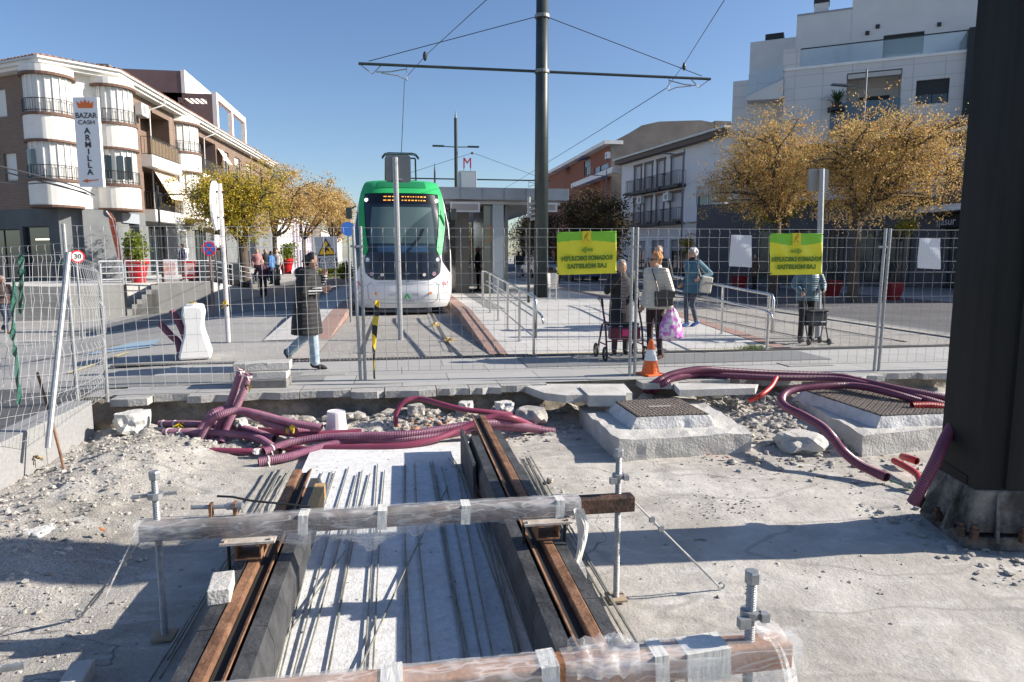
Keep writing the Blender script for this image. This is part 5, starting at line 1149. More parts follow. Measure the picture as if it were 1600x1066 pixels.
# ================================================================== BUILDINGS
class Fac:
    def __init__(s, P0, P1, root):
        s.o = V((P0[0], P0[1], 0)); d = V((P1[0]-P0[0], P1[1]-P0[1], 0)); s.L = d.length; s.x = d.normalized(); s.root = root
        n = s.x.cross(V((0,0,1))); s.n = n if n.dot(V((0,0,0))-s.o) > 0 else -n
    def p(s, u, z, d=0): q = s.o+s.x*u+s.n*d; return V((q.x, q.y, z))
    def U(s, px, py=300):
        r = ray(px, py); a = s.x; # solve r*k = o + x*u
        det = r.x*(-a.y)-r.y*(-a.x); k = (s.o.x*(-a.y)-s.o.y*(-a.x))/det; u = (r.x*s.o.y-r.y*s.o.x)/det
        s.k = k; return u if abs((r.x*k-s.o.x)-a.x*u) < 1e-3 else -u
    def Z(s, px, py): s.U(px, py); r = ray(px, py); return H+r.z*s.k
    def q(s, mb, u0, u1, z0, z1, d, mi=None):
        return mb.add([s.p(u0,z0,d), s.p(u1,z0,d), s.p(u1,z1,d), s.p(u0,z1,d)], [(0,1,2,3)], mi)
    def b(s, mb, u0, u1, z0, z1, d0, d1, mi=None):
        vs = [s.p(u, z, d) for u in (u0,u1) for d in (d0,d1) for z in (z0,z1)]
        return mb.add(vs, [(0,1,3,2),(4,6,7,5),(0,4,5,1),(2,3,7,6),(0,2,6,4),(1,5,7,3)], mi)
    def wall(s, u0, u1, z0, z1, ops, m, d=0, rev=.22, name='wall'):
        us = sorted(set([u0,u1]+[c for o in ops for c in o[:2] if u0 < c < u1])); zs = sorted(set([z0,z1]+[c for o in ops for c in o[2:4] if z0 < c < z1])); mb = MB()
        for i in range(len(us)-1):
            for j in range(len(zs)-1):
                cu, cz = (us[i]+us[i+1])/2, (zs[j]+zs[j+1])/2
                if not any(o[0] < cu < o[1] and o[2] < cz < o[3] for o in ops): s.q(mb, us[i], us[i+1], zs[j], zs[j+1], d)
        for o in ops:
            a, b_, c, e = o[:4]; rv = o[4] if len(o) > 4 else rev
            for (p1, p2) in (((a,c),(b_,c)),((b_,c),(b_,e)),((b_,e),(a,e)),((a,e),(a,c))):
                mb.add([s.p(p1[0],p1[1],d), s.p(p2[0],p2[1],d), s.p(p2[0],p2[1],d-rv), s.p(p1[0],p1[1],d-rv)], [(0,1,2,3)])
            if len(o) > 4: s.q(mb, a, b_, c, e, d-rv)
        return mb.build(name, m, s.root)
    def win(s, u0, u1, z0, z1, fm, n=2, sh=0, shm=None, d=-.16, glass=None, sill=None):
        w_ = .05; mb = MB(); s.b(mb, u0, u1, z0, z0+w_, d-.03, d+.03); s.b(mb, u0, u1, z1-w_, z1, d-.03, d+.03)
        for k in range(n+1):
            u = u0+(u1-u0-w_)*k/n; s.b(mb, u, u+w_, z0+w_, z1-w_, d-.028, d+.028)
        f = mb.build('window', fm, s.root)
        mb = MB(); s.q(mb, u0+.02, u1-.02, z0+.02, z1-.02, d-.005); mb.build('pane', glass or dark_glass, f)
        if sh: mb = MB(); s.b(mb, u0+w_, u1-w_, z1-(z1-z0)*sh, z1-w_, d-.002, d+.035); mb.build('roller_shutter', shm or shutter_m, f)
        if sill: mb = MB(); s.b(mb, u0-.08, u1+.08, z0-.08, z0-.003, d, .07); mb.build('sill', sill, f)
        return f
    def railing(s, u0, u1, z, h, d, m, side=True, gap=.13, name='balcony_railing', d0=0):
        mb = MB(); r = .012
        pts = [(u0, d0), (u0, d), (u1, d), (u1, d0)] if side else [(u0, d), (u1, d)]
        for (a, da), (b_, db) in zip(pts, pts[1:]):
            for zz in (z+.05, z+h): mb.beam(s.p(a, zz, da), s.p(b_, zz, db), .03, .03)
            L = math.hypot(b_-a, db-da); n = max(1, int(L/gap))
            for k in range(n+1): t = k/n; uu, dd = a+(b_-a)*t, da+(db-da)*t; mb.cyl(s.p(uu, z+.05, dd), s.p(uu, z+h, dd), r, n=4, caps=False)
        return mb.build(name, m, s.root)
    def slab(s, u0, u1, z0, z1, d, m, name='balcony_slab'): mb = MB(); s.b(mb, u0, u1, z0, z1, -.02, d); return mb.build(name, m, s.root)
shutter_m = mat('shutter_white', (.66,.65,.62), .6); 
brick_l = brickmat('brick_brown', (.165,.105,.078), (.20,.13,.095), (.24,.20,.165), .25, .075, .008, rot=(PI/2,0,0), bump=.2, noise=.2, nscale=.8)
stucco = mat('stucco_white', (.74,.72,.68), .85, var=.06, scale=1.2, bump=.1, bscale=30)
def xyz2(px, py, d): p = A(px, py, d); return V((p.x, p.y))
W1 = xyz2(88, 300, 32.4); W2 = xyz2(182, 300, 34.3); Wl = xyz2(-190, 300, 38.6)
rt = thing('corner_building', 'brown brick corner building with white rounded bays and the vertical shop sign', 'building', (W1.x, W1.y, -.7))
dirx = V((.047, 1)).normalized(); W3 = W2+dirx*34
frame_w = mat('frame_white', (.7,.7,.68), .5); rail_k = mat('rail_black', (.02,.02,.022), .5)
gfm = mat('shopfront_grey', (.06,.065,.07), .6, var=.2, scale=1); gfl = mat('shopfront_panel', (.17,.18,.185), .6, var=.15, scale=1, bump=.05)
trim_b = mat('brown_trim', (.15,.085,.06), .8)
FL = Fac(Wl, W1, rt); FC = Fac(W1, W2, rt); FS = Fac(W2, W3, rt)
ZG, Z1, Z2_, ZT = 3.85, 6.75, 9.75, 10.05
# left face
def lw(px0, px1, z0, z1): a, b = FL.U(px0), FL.U(px1); return (min(a,b), max(a,b), z0, z1)
ops = [lw(-50,-20,8.2,9.5), lw(2,22,8.2,9.5), lw(-50,-20,5.2,6.5), lw(10,30,5.2,6.5)]
FL.wall(0, FL.L, ZG, ZT, ops, brick_l)
for i, o in enumerate(ops): FL.win(*o, frame_w, 2, .95, shutter_m)
FL.wall(0, FL.L, -1.2, ZG, [(FL.U(-60), FL.U(25), .2, 2.9, .25), (FL.U(30)-.0, FL.U(72), .5, 3.0, .25)] if FL.U(30) < FL.U(72) else [], gfm, name='ground_floor')
FL.win(FL.U(30), FL.U(68), .5, 3.0, mat('frame_dark',(.03,.03,.03),.5), 1, glass=dark_glass)
FL.win(FL.U(-60), FL.U(25), .5, 2.9, MATS['frame_dark'], 3, glass=dark_glass)
mb = MB(); FL.b(mb, FL.U(44), FL.U(66), 2.35, 2.42, -.152, -.15); mb.build('lit_tube', mat('lit_tube', (.9,.85,.7), .5, emit=(1,.9,.7), estr=1.2), rt)
# chamfer
FC.wall(0, FC.L, ZG, ZT, [], stucco); FC.wall(0, FC.L, -1.2, ZG, [], gfl, name='ground_floor')
mb = MB(); FC.b(mb, FC.L*.35, FC.L*.9, -1.2, ZG-.05, 0, .35); mb.build('corner_pillar', gfl, rt)
# street face
def su(px): return FS.U(px)
rec1 = (su(226), su(270)); rec2 = (su(307), su(340)); b3 = su(290)
ops = []
for a, b in (rec1, rec2): ops += [(a, b, 7.0, 9.55, 1.3), (a, b, 4.1, 6.4, 1.3)]
wn = [(su(352), su(360)), (su(369), su(377)), (su(386), su(394))]
for a, b in wn: ops += [(a, b, 7.3, 9.4), (a, b, 4.6, 6.2)]
ops = [o for o in ops if o[1] < FS.L-.3]
FS.wall(0, FS.L, ZG, ZT, ops, brick_l)
for o in ops:
    if len(o) == 4: FS.win(*o, frame_w, 2, .3, shutter_m)
for i, (a, b) in enumerate((rec1, rec2)):
    for z in (4.1, 7.0):
        FS.slab(a-.15, b+.15, z-.62, z, .55, stucco); FS.railing(a-.1, b+.1, z, .95, .5, rail_k, d0=.02)
        mb = MB(); FS.b(mb, a+.3, a+1.4, z+.05, z+2.1, -1.28, -1.25); mb.build('balcony_door', black_gloss, rt)
FS.slab(0,0.01,4,4.01,.01,stucco)
aw = mat('awning_cream', (.62,.52,.42), .8, var=.05, scale=3)
a, b = rec1; mb = MB(); mb.ext([FS.p(a+1.0, 6.4, .1), FS.p(b+.1, 6.4, .1), FS.p(b+.15, 4.75, 1.0), FS.p(a+1.05, 4.75, 1.0)], (0,0,.03)); mb.build('awning', aw, rt)
a, b = rec2; mb = MB(); mb.ext([FS.p(b+.2, 9.3, .1), FS.p(b+1.6, 9.3, .1), FS.p(b+1.6, 8.3, .7), FS.p(b+.2, 8.3, .7)], (0,0,.03)); mb.build('awning', aw, rt)
# bamboo screen + plants on upper balcony 1
mb = MB(); a, b = rec1
for k in range(40): u = a+(b-a)*k/40; FS.b(mb, u, u+(b-a)/48, 7.05, 7.85+.04*math.sin(k*2.1), .44, .46)
mb.build('reed_screen', mat('reed', (.30,.21,.12), .8, var=.3, scale=20), rt)
# round bays
def bay(cx_, cy_, r, name='bay'):
    def ringp(rr, z0, z1, m, nm, n=28): return MB().lathe((cx_, cy_, 0), [(rr, z0), (rr, z1)], n).build(nm, m, rt)
    for zb0 in (3.9, 6.8):
        ringp(r, zb0, zb0+1.05, stucco, 'bay_parapet'); ringp(r+.06, zb0+1.05, zb0+1.17, trim_b, 'bay_sill_band'); ringp(r+.05, zb0-.1, zb0, trim_b, 'bay_sill_band')
        zw = zb0+1.17; zt_ = zb0+2.8
        f = ringp(r-.14, zw, zt_, shutter_m, 'bay_window')
        mb = MB()
        for k in range(20): a = 2*PI*k/20; mb.box((cx_+(r-.12)*math.cos(a), cy_+(r-.12)*math.sin(a), (zw+zt_)/2), (.05,.05,zt_-zw), rz=a)
        mb.build('mullion', frame_w, f)['kind'] = 'stuff'
        mb = MB(); n = 56
        for k in range(n): a = 2*PI*k/n; mb.cyl((cx_+(r-.01)*math.cos(a), cy_+(r-.01)*math.sin(a), zw), (cx_+(r-.01)*math.cos(a), cy_+(r-.01)*math.sin(a), zw+.6), .012, n=4, caps=False)
        for zz in (zw+.1, zw+.6): mb.tube([(cx_+(r-.01)*math.cos(2*PI*k/28), cy_+(r-.01)*math.sin(2*PI*k/28), zz) for k in range(29)], .016, 4, caps=False)
        mb.build('bay_railing', rail_k, rt)
    ringp(r+.06, 9.6, 9.72, trim_b, 'bay_sill_band'); ringp(r, 9.72, ZT-.01, stucco, 'bay_parapet')
bay(W1.x, W1.y, 1.05); q = W2+dirx*.25; bay(q.x, q.y, .98)
q = FS.p(b3, 0, -.35); bay(q.x, q.y, 1.35)
# some open window leaves on bay 2 (dark panes)
for z in (5.15,):
    for an in (-1.62, -1.05, -.6):
        cx_, cy_ = (W2+dirx*.25).x, (W2+dirx*.25).y; r_ = .89; mb = MB(); mb.box((cx_+r_*math.cos(an), cy_+r_*math.sin(an), z+.7), (.02,.28,1.1), rz=an); mb.build('open_pane', dark_glass, rt)
for an in (-2.3, -2.0):
    r_ = 1.03; mb = MB(); mb.box((W1.x+r_*math.cos(an), W1.y+r_*math.sin(an), 5.75), (.02,.2,1.2), rz=an); mb.build('open_pane', dark_glass, rt)
# eaves
ov = .3
def off(p, f1, f2): return p
E = []
nL = V((FL.n.x, FL.n.y)); nC = V((FC.n.x, FC.n.y)); nS = V((FS.n.x, FS.n.y))
def corner(P, n1, n2, o): m_ = (n1+n2).normalized(); return P+m_*(o/max(.3, m_.dot(n1)))
def outline(o): return [Wl+nL*o, corner(W1, nL, nC, o), corner(W2, nC, nS, o), W3+nS*o]
backp = [W3+V((-12, 0)), Wl+V((-3, 9))]
for (o, z0, z1, m, nm) in ((ov+.15, ZT, ZT+.14, stucco, 'eaves'), (ov+.3, ZT+.14, ZT+.3, stucco, 'eaves'), (ov+.40, ZT+.3, ZT+.40, mat('gutter', (.5,.5,.48), .5, .2), 'gutter')):
    MB().prism(outline(o)+backp, z0, z1).build(nm, m, rt)
tile = brickmat('roof_tiles', (.36,.17,.11), (.42,.24,.16), (.16,.08,.06), .22, .32, .03, bump=1, noise=.3, nscale=2, offset=0)
mb = MB(); lo = outline(ov+.3)+backp; ctr = sum(lo, V((0,0)))/6; hi = [p.lerp(ctr, .25) for p in lo]
mb.add([(p.x, p.y, ZT+.41) for p in lo]+[(p.x, p.y, ZT+1.35) for p in hi], [(i, (i+1) % 6, (i+1) % 6+6, i+6) for i in range(6)]+[(6,7,8,9,10,11)]); mb.build('roof', tile, rt)
# ridged tile ends along the corner
mb = MB()
for A_, B_ in ((outline(ov+.36)[0], outline(ov+.36)[1]), (outline(ov+.36)[1], outline(ov+.36)[2]), (outline(ov+.36)[2], outline(ov+.36)[3])):
    L_ = (B_-A_).length; n = int(L_/.24)
    for k in range(n):
        p = A_.lerp(B_, (k+.5)/n); d = (ctr-p).normalized()*.9; mb.tube([(p.x, p.y, ZT+.42), (p.x+d.x, p.y+d.y, ZT+.62)], .075, 6)
mb.build('roof_tile_edge', tile, rt)['kind'] = 'stuff'
p = xyz2(163, 90, 38); MB().box((p.x, p.y, ZT+1.0), (.6,.6,1.3)).build('chimney', gfl, rt)
for px in (245, 325):
    u = su(px); MB().tube([FS.p(u, ZT+.3, ov+.4), FS.p(u, ZT-.1, ov+.42), FS.p(u-.6, ZT-.5, .1), FS.p(u-.6, 4, .06)], .045, 6).build('downpipe', MATS['gutter'], rt)
# AC unit
def ac(f, u, z, d=.0, lab=None, w_=.85, hh=.6):
    c = f.p(u, z, d+.25); t = thing('air_conditioner', lab, 'air conditioner', c); mb = MB(); f.b(mb, u-w_/2, u+w_/2, z, z+hh, d+.08, d+.42); mb.build('casing', white_paint, t)
    mb = MB(); cc_ = f.p(u-.05, z+hh/2, d+.425); mb.ext(disc(cc_, hh*.36, f.n), f.n*.01); mb.build('fan_grille', grey, t)
    mb = MB(); f.b(mb, u-w_/2, u+w_/2, z-.05, z-.003, d, d+.42); mb.build('bracket', galv, t)
ac(FS, su(219), 8.9, .1, 'air conditioning unit under the eaves beside the corner bay')
# shop sign
c0_ = A(112,151,31.6); sgt = thing('shop_sign', 'tall white vertical shop sign with an orange crown on the corner building', 'sign', (c0_.x, c0_.y, 5))
Ps = [V(A(*q_, 31.35)) for q_ in ((131,292),(157,291),(112.5,152),(150,154))]
mz = lambda v: v
xd = V((Ps[3]-Ps[2])).normalized(); xd.z = 0; xd.normalize(); ud = V((0,0,1)); sn = xd.cross(ud); sn = sn if sn.y < 0 else -sn
zt_, zb2 = Ps[2].z, Ps[0].z; sc_ = (Ps[2]+Ps[3]+Ps[0]+Ps[1])/4; sw = 1.08; sh_ = zt_-zb2
MB().ext([V((sc_.x, sc_.y, 0))+xd*a+V((0,0,z)) for a, z in ((-sw/2,zb2),(sw/2,zb2),(sw/2,zt_),(-sw/2,zt_))], -sn*.18).build('sign_box', mat('sign_white', (.82,.82,.82), .4), sgt)
P0_ = lambda a, v, o=.01: V((sc_.x, sc_.y, 0))+xd*(a*sw)+V((0,0,zt_-v*sh_))+sn*o
blk_t = mat('sign_black', (.05,.05,.06), .5)
text(sgt, 'BAZAR', .33, P0_(0,.205), xd, blk_t, off=.01, xs=.92, bold=.004); text(sgt, 'CASH', .26, P0_(0,.28), xd, blk_t, off=.01, xs=1.15, bold=.002)
for i, ch in enumerate('ARMILLA'): text(sgt, ch, .34, P0_(.0,.375+.077*i), xd, blk_t, off=.01, xs=1.1, bold=.010)
og = mat('crown_orange', (.75,.17,.03), .5)
MB().ext([P0_(a,v,.012) for a, v in ((-.30,.12),(.30,.12),(.36,.045),(.2,.075),(.17,.035),(.08,.065),(0,.02),(-.08,.065),(-.17,.035),(-.2,.075),(-.36,.045))], sn*.01).build('crown', og, sgt)
MB().ext([P0_(a,v,.012) for a, v in ((.34,.915),(.34,.925),(-.12,.94),(-.1,.955),(-.36,.938),(-.14,.91),(-.13,.927))], sn*.01).build('arrow', og, sgt)
# cables across the left facade
for i, pts in enumerate(([(-20,255),(60,275),(120,292),(148,305)], [(-20,262),(70,285),(135,302)], [(-20,283),(30,288),(80,287),(140,305)])):
    tag(MB().tube(smoothpath([A(*q_, 30.5) for q_ in pts], 6), .035 if i < 2 else .028, 5).build('cable', mat('cable_grey', (.13,.13,.14), .7)), ['uppermost','middle','lowest'][i]+' of three cables slung across the corner building', 'cable')
# ground-floor shop glazing on the street face
shop = [(su(198), su(214)), (su(228), su(256)), (su(300), su(318)), (su(330), su(350))]
FS.wall(0, FS.L, -1.2, ZG, [(a, b, .55, 3.3) for a, b in shop], gfl, name='ground_floor')
for a, b in shop: FS.win(a, b, .55, 3.3, MATS['frame_dark'], 3)
mb = MB(); FS.b(mb, su(186), su(212), 3.25, 3.75, 0, .1); mb.build('fascia', mat('fascia', (.33,.36,.4), .4), rt)
MB().add([FS.p(su(273)+a, z, .012) for a, z in ()], []) if False else None
mb = MB(); u0, u1 = su(273), su(287)
for (a, b, z0, z1) in ((u0,u1,3.15,3.22),(u0,u1,1.35,1.42),(u0,u0+.09,1.42,3.15),(u1-.09,u1,1.42,3.15)): FS.b(mb, a, b, z0, z1, .0, .03)
mb.build('white_frame', white, rt); text(rt, 'One', .7, FS.p((u0+u1)/2, 2.0, .03), FS.x, white, name='shop_lettering', xs=1.6, bold=.01)
# feather flag
P_ = [(168,330),(173,333),(180,345),(186,380),(190,408),(184,404),(178,380),(171,350)]
mb = MB(); mb.ext([A(*q_, 31) for q_ in P_], (0,.03,0)); o = mb.build('flag_cloth', mat('flag_red', (.55,.03,.03), .6, col2=(.7,.2,.05), scale=1.2), thing('feather_flag', 'tall curved red promotional flag at the corner of the shop', 'flag', A(186,440,31)))
ft = o.parent; MB().tube([A(166,330,31), A(176,342,31.02), A(184,372,31.02), A(190,430,31.02)], .03, 6).build('flag_pole', white, ft)
# ------------------------------------------------------------------ rooftop building behind
t = thing('far_building', 'mauve rendered building with white rooftop frames rising behind the corner building', 'building', (-22, 52, 0))
mv = mat('mauve_render', (.17,.12,.12), .85, var=.15, scale=.6, bump=.1)
d_ = 50; a = A(150,110,d_); b = A(283,112,d_); c = A(331,148,d_); Yb = b.y
p1 = AY(150,110,Yb); p2 = AY(282,111,Yb); p3 = AY(331,147,Yb)
mb = MB(); mb.bx(p1.x-6, p2.x, Yb, Yb+7, 2, p2.z); mb.build('upper_block', mv, t); MB().bx(p2.x, p2.x+.25, Yb-.02, Yb+7, p3.z, p2.z+.1).build('white_edge', white_paint, t)
z1 = AY(331,147,Yb).z; za = AY(331,152,Yb).z; zc = AY(331,200,Yb).z
op = (AY(278,155,Yb).x, AY(323,155,Yb).x, AY(300,162,Yb).z, AY(300,153,Yb).z)
ff = Fac((p2.x-4, Yb), (p3.x, Yb), t); ff.wall(0, ff.L, 2, z1, [(ff.L-(p3.x-op[0]), ff.L-(p3.x-op[1]), op[2], op[3])], mv)
for k in range(6): MB().box((op[0]+.3+k*.35, Yb+1.5, z1-.25), (.1, 2.8, .2)).build('pergola_beam', white_paint, t)
MB().bx(p3.x, p3.x+.3, Yb, Yb+.4, zc, z1+.15).build('frame_post', white_paint, t)
ye = Yb+9.5
MB().bx(p3.x, p3.x+.3, Yb+.4, ye, z1-.3, z1+.15).build('frame_beam', white_paint, t)
for yy in (Yb+4.5, ye-.4): MB().bx(p3.x, p3.x+.3, yy, yy+.4, zc, z1-.3).build('frame_post', white_paint, t)
MB().bx(p3.x-3, p3.x+.35, Yb+.41, ye+1, 10.7, zc).build('parapet', white_paint, t); MB().bx(p3.x-3, p3.x-2.8, Yb+.3, ye, zc, z1-.1).build('back_wall', stucco, t)
# more distant left street front
rr = random.Random(5)
def block(x0, x1, y0, y1, z1, m, lab, nwin=(5,2), zb0=3.2, roofm=None, face='x', cat='building', sh=.4, wfm=frame_w, gfl_=True):
    t = thing('town_house', lab, cat, ((x0+x1)/2, (y0+y1)/2, -.3)); f = Fac((x1,y0),(x1,y1),t) if face == 'x' else Fac((x0,y0),(x0,y1),t)
    ops = []; n, m_ = nwin; sp = f.L/n; hz = (z1-zb0)/m_
    for i in range(n):
        for j in range(m_): ops.append((sp*(i+.3), sp*(i+.72), zb0+hz*j+.55, zb0+hz*(j+1)-.45))
    if gfl_:
        for i in range(n): ops.append((sp*(i+.2), sp*(i+.8), -.2, 2.5))
    f.wall(0, f.L, -.6, z1, ops, m)
    for o in ops: f.win(*o, wfm, 2, sh if o[2] > 0 else 0)
    xi = x1-.01 if face == 'x' else x0+.01
    mb = MB(); xa_, xb_ = min(x0,x1), max(x0,x1)
    if face == 'x': xb_ -= .25
    else: xa_ += .25
    mb.bx(xa_, xb_, y0+.01, y1-.01, -.6, z1-.01); mb.build('core', m, t)
    mb = MB(); mb.bx(min(x0,x1)-.2, max(x0,x1)+.35 if face == 'x' else max(x0,x1), y0-.05, y1+.05, z1, z1+.25)
    if face != 'x': mb = MB(); mb.bx(x0-.35, x1+.2, y0-.05, y1+.05, z1, z1+.25)
    mb.build('cornice', white_paint, t)
    if roofm:
        mb = MB(); xm = (x0+x1)/2; xl, xr = min(x0,x1)-.3, max(x0,x1)+.4
        mb.add([(xl,y0,z1+.26),(xr,y0,z1+.26),(xl,y1,z1+.26),(xr,y1,z1+.26),(xm,y0,z1+1.6),(xm,y1,z1+1.6)], [(0,1,4),(2,5,3),(0,4,5,2),(1,3,5,4)]); mb.build('roof', roofm, t)
    return t
block(-24, -13.6, 63, 76, 6.2, stucco, 'low white house with tiled roof next past the brick corner building', (5,1), roofm=tile)
block(-24, -14.2, 76.2, 96, 5.6, stucco, 'long white two storey house in the distance left of the tram', (8,1), roofm=tile)
block(-26, -15.2, 97, 125, 6.8, mat('stucco_mauve', (.40,.36,.42), .85), 'greyish lilac house at the far end of the left street', (9,1), roofm=tile)
block(-24, -13.6, 126, 170, 6.0, stucco, 'white terrace of houses at the far end of the street left of the tram', (12,1), roofm=tile)
# ================================================================== RIGHT SIDE
rb = thing('apartment_building', 'modern pale grey apartment building with glass terrace at the upper right', 'building', (20, 30, 0))
Q0 = xyz2(1530, 300, 34.5); dd_ = V((-math.sin(math.radians(65.5-9.29)), math.cos(math.radians(65.5-9.29)))); Q1 = Q0+dd_*13.6
F = Fac(Q0, Q1, rb)
panelm = brickmat('facade_panel', (.60,.59,.585), (.63,.62,.61), (.40,.40,.40), 1.15, .62, .012, rot=(PI/2,0,0), bump=.15, noise=.05, nscale=1, offset=0)
plain = mat('render_pale', (.62,.61,.60), .8, var=.04, scale=1)
dkp = mat('anthracite', (.02,.022,.026), .6)
def u(px): return F.U(px)
def z(px, py): return F.Z(px, py)
def rect(p0, p1, y0, y1): pm = (p0+p1)/2; return (min(u(p0),u(p1)), max(u(p0),u(p1)), z(pm, y1), z(pm, y0))
ztop = z(1360, 98)
lo_ = rect(1313,1397,112,190); wi = rect(1420,1471,125,163)
ul = u(1217); 
ops = [(lo_[0], lo_[1], 8.0, lo_[3], 1.6), wi, rect(1420,1471,225,262), rect(1240,1300,225,262)]
F.wall(0, ul, 7.2, ztop, ops, panelm)
F.wall(0, ul, 3.9, 7.2, [rect(1240,1290,235,300), rect(1340,1400,235,300)], plain, name='wall')
for o in (wi,): F.win(*o, dkp, 2, .58, dkp)
for o in ops[2:]: F.win(*o, dkp, 2, .3, dkp)
for o in (rect(1240,1290,235,300), rect(1340,1400,235,300)): F.win(*o, dkp, 2, .3, dkp)
g_ = rect(1336,1383,142,164); F.win(g_[0], g_[1], g_[2]-.6, g_[3], dkp, 2, .3, dkp, d=-1.5)
lg = mat('balcony_glass', (.10,.16,.20), .08, spec=.7, alpha=.75); tg = mat('terrace_glass', (.45,.60,.68), .08, spec=.6, alpha=.28)
mb = MB(); F.b(mb, lo_[0], lo_[1]+.7, 8.0, z(1355,158)-.0, .03, .05); mb.build('balcony_glass', lg, rb)
mb = MB(); F.b(mb, lo_[0]+.05, lo_[1]-.05, z(1355,118)-.12, z(1355,118)+.1, -.3, .12); mb.build('awning_cassette', mat('cassette', (.5,.48,.45), .5), rb)
# terrace parapet + glass
mb = MB(); F.b(mb, 0, ul, ztop, ztop+.14, -.2, .06); mb.build('coping', white_paint, rb)
zg = z(1360, 65)
mb = MB(); F.b(mb, u(1495), u(1228), ztop+.15, zg, -.06, -.04); mb.build('terrace_glass', tg, rb)
mb = MB(); F.b(mb, u(1495), u(1228), zg, zg+.05, -.08, -.02); mb.build('glass_top_rail', dkp, rb)
# terrace floor and setback penthouse
mb = MB(); F.b(mb, -.5, ul, ztop-.3, ztop-.02, -3, -.25); mb.build('terrace_floor', grey, rb)
F2 = Fac(F.p(0,0,-2.6).xy, F.p(F.L,0,-2.6).xy, rb)
u2 = F2.U
def rect2(p0,p1,y0,y1): pm=(p0+p1)/2; return (min(u2(p0),u2(p1)), max(u2(p0),u2(p1)), F2.Z(pm,y1), F2.Z(pm,y0))
dr = rect2(1365,1427,54,100)
F2.wall(0, u2(1315), ztop-.05, F2.Z(1330,-60), [(dr[0], dr[1], ztop+.0, dr[3])], plain, name='penthouse_wall')
F2.win(dr[0], dr[1], ztop, dr[3], dkp, 2, .5, dkp)
F2.wall(u2(1315)+.01, u2(1232), ztop-.05, F2.Z(1290,20), [], plain, name='penthouse_wall')
mb = MB(); F2.b(mb, 0, u2(1315), F2.Z(1330,-60)-.01, F2.Z(1330,-60)+.1, -6, .02); F2.b(mb, u2(1315), u2(1232), F2.Z(1290,20), F2.Z(1290,20)+.1, -6, .02); mb.build('parapet_cap', mat('cap_metal', (.3,.3,.32), .4, .4), rb)
mb = MB(); F2.b(mb, 0, u2(1232)-.02, 3, F2.Z(1290,20)-.02, -7, -.25); mb.build('building_core', plain, rb)
F3 = Fac(F.p(0,0,-4.5).xy, F.p(F.L+3,0,-4.5).xy, rb)
mb = MB(); F3.b(mb, F3.U(1232), F3.U(1163), ztop-2, F3.Z(1200,63), -3, 0); mb.build('left_wing', plain, rb)
mb = MB(); F3.b(mb, F3.U(1212), F3.U(1184), F3.Z(1200,63), F3.Z(1200,63)+.5, -1.5, -.5); mb.build('roof_vent', dkp, rb)
mb = MB(); F2.b(mb, F2.U(1279), F2.U(1257), F2.Z(1268,30), F2.Z(1268,3), -1.2, -.4); o = mb.build('chimney', plain, rb)
mb = MB(); F2.b(mb, F2.U(1280), F2.U(1256), F2.Z(1268,3), F2.Z(1268,-4), -1.25, -.35); mb.build('chimney_cap', dkp, o)
for px, py in ((1340,54),(1448,41),(1355,44)): mb = MB(); F2.b(mb, F2.U(px+3), F2.U(px-3), F2.Z(px,py+3), F2.Z(px,py-3), 0, .1); mb.build('wall_lamp', dkp, rb)
mb = MB(); F2.b(mb, F2.U(1312), F2.U(1297), ztop, F2.Z(1305,74), .02, .5); mb.build('condenser_stack', mat('cond', (.5,.5,.5), .5), rb)
# dark party wall at the right
mb = MB(); F.b(mb, u(1522), u(1493), 3.9, z(1507,47), -2.4, .35); mb.build('dark_fin_wall', dkp, rb)
mb = MB(); F.b(mb, -3, u(1523), 3.9, z(1540, 42), -2.4, .2); mb.build('dark_side_wall', dkp, rb)
# left part: set back block with slanted balcony
zl = z(1180,124)
Fb = Fac(F.p(0,0,-.9).xy, F.p(F.L+2,0,-.9).xy, rb)
Fb.wall(Fb.U(1217), Fb.U(1139), 3.9, Fb.Z(1180,124), [], panelm); mb = MB(); Fb.b(mb, Fb.U(1217)-.01, Fb.U(1139), 3.9, Fb.Z(1180,124)-.02, -6, -.05); mb.build('left_block', plain, rb)
mb = MB(); mb.ext([F.p(u(1217)+a, zz, -.88) for a, zz in ((.02,z(1217,125)),(.02,z(1217,155)),(1.9,z(1165,158)),(1.9,z(1165,152)))], F.n*1.0)
mb.build('balcony_slab', plain, rb)
mb = MB(); mb.ext([F.p(u(1217)+a, zz, .08) for a, zz in ((.05,z(1217,104)),(.05,z(1217,124)),(1.85,z(1165,151)),(1.85,z(1165,118)))], F.n*.03); mb.build('balcony_glass', tg, rb)
mb = MB(); F.b(mb, u(1240), u(1217)+.1, z(1225,112), z(1225,78), -.25, .05); mb.build('corner_pier', panelm, rb)
# ground floor band of shops
FG = Fac(F.p(-3,0,.5).xy, F.p(F.L,0,.5).xy, rb)
darkg = mat('shop_fascia', (.085,.085,.095), .6, var=.1, scale=1)
so_ = [(FG.U(1440)-2.2, FG.U(1440), -.1, 3.0)]
ops = []
for p0, p1 in ((1190,1235),(1245,1290),(1300,1325),(1345,1385),(1395,1430)): ops.append((FG.U(p1), FG.U(p0), .25, 3.0))
FG.wall(0, FG.L, -.2, 4.5, ops, darkg, name='ground_floor')
for i, o in enumerate(ops): FG.win(*o, mat('shop_green', (.02,.12,.06), .4) if i == 0 else dkp, 3, glass=mat('shop_glass', (.04,.05,.06), .08, col2=(.12,.12,.12), scale=1.5))
mb = MB(); FG.b(mb, FG.U(1460), FG.U(1140), 4.5, 4.62, -.5, .8); mb.build('canopy_slab', plain, rb)
gold = mat('letter_gold', (.75,.52,.28), .5, .1)
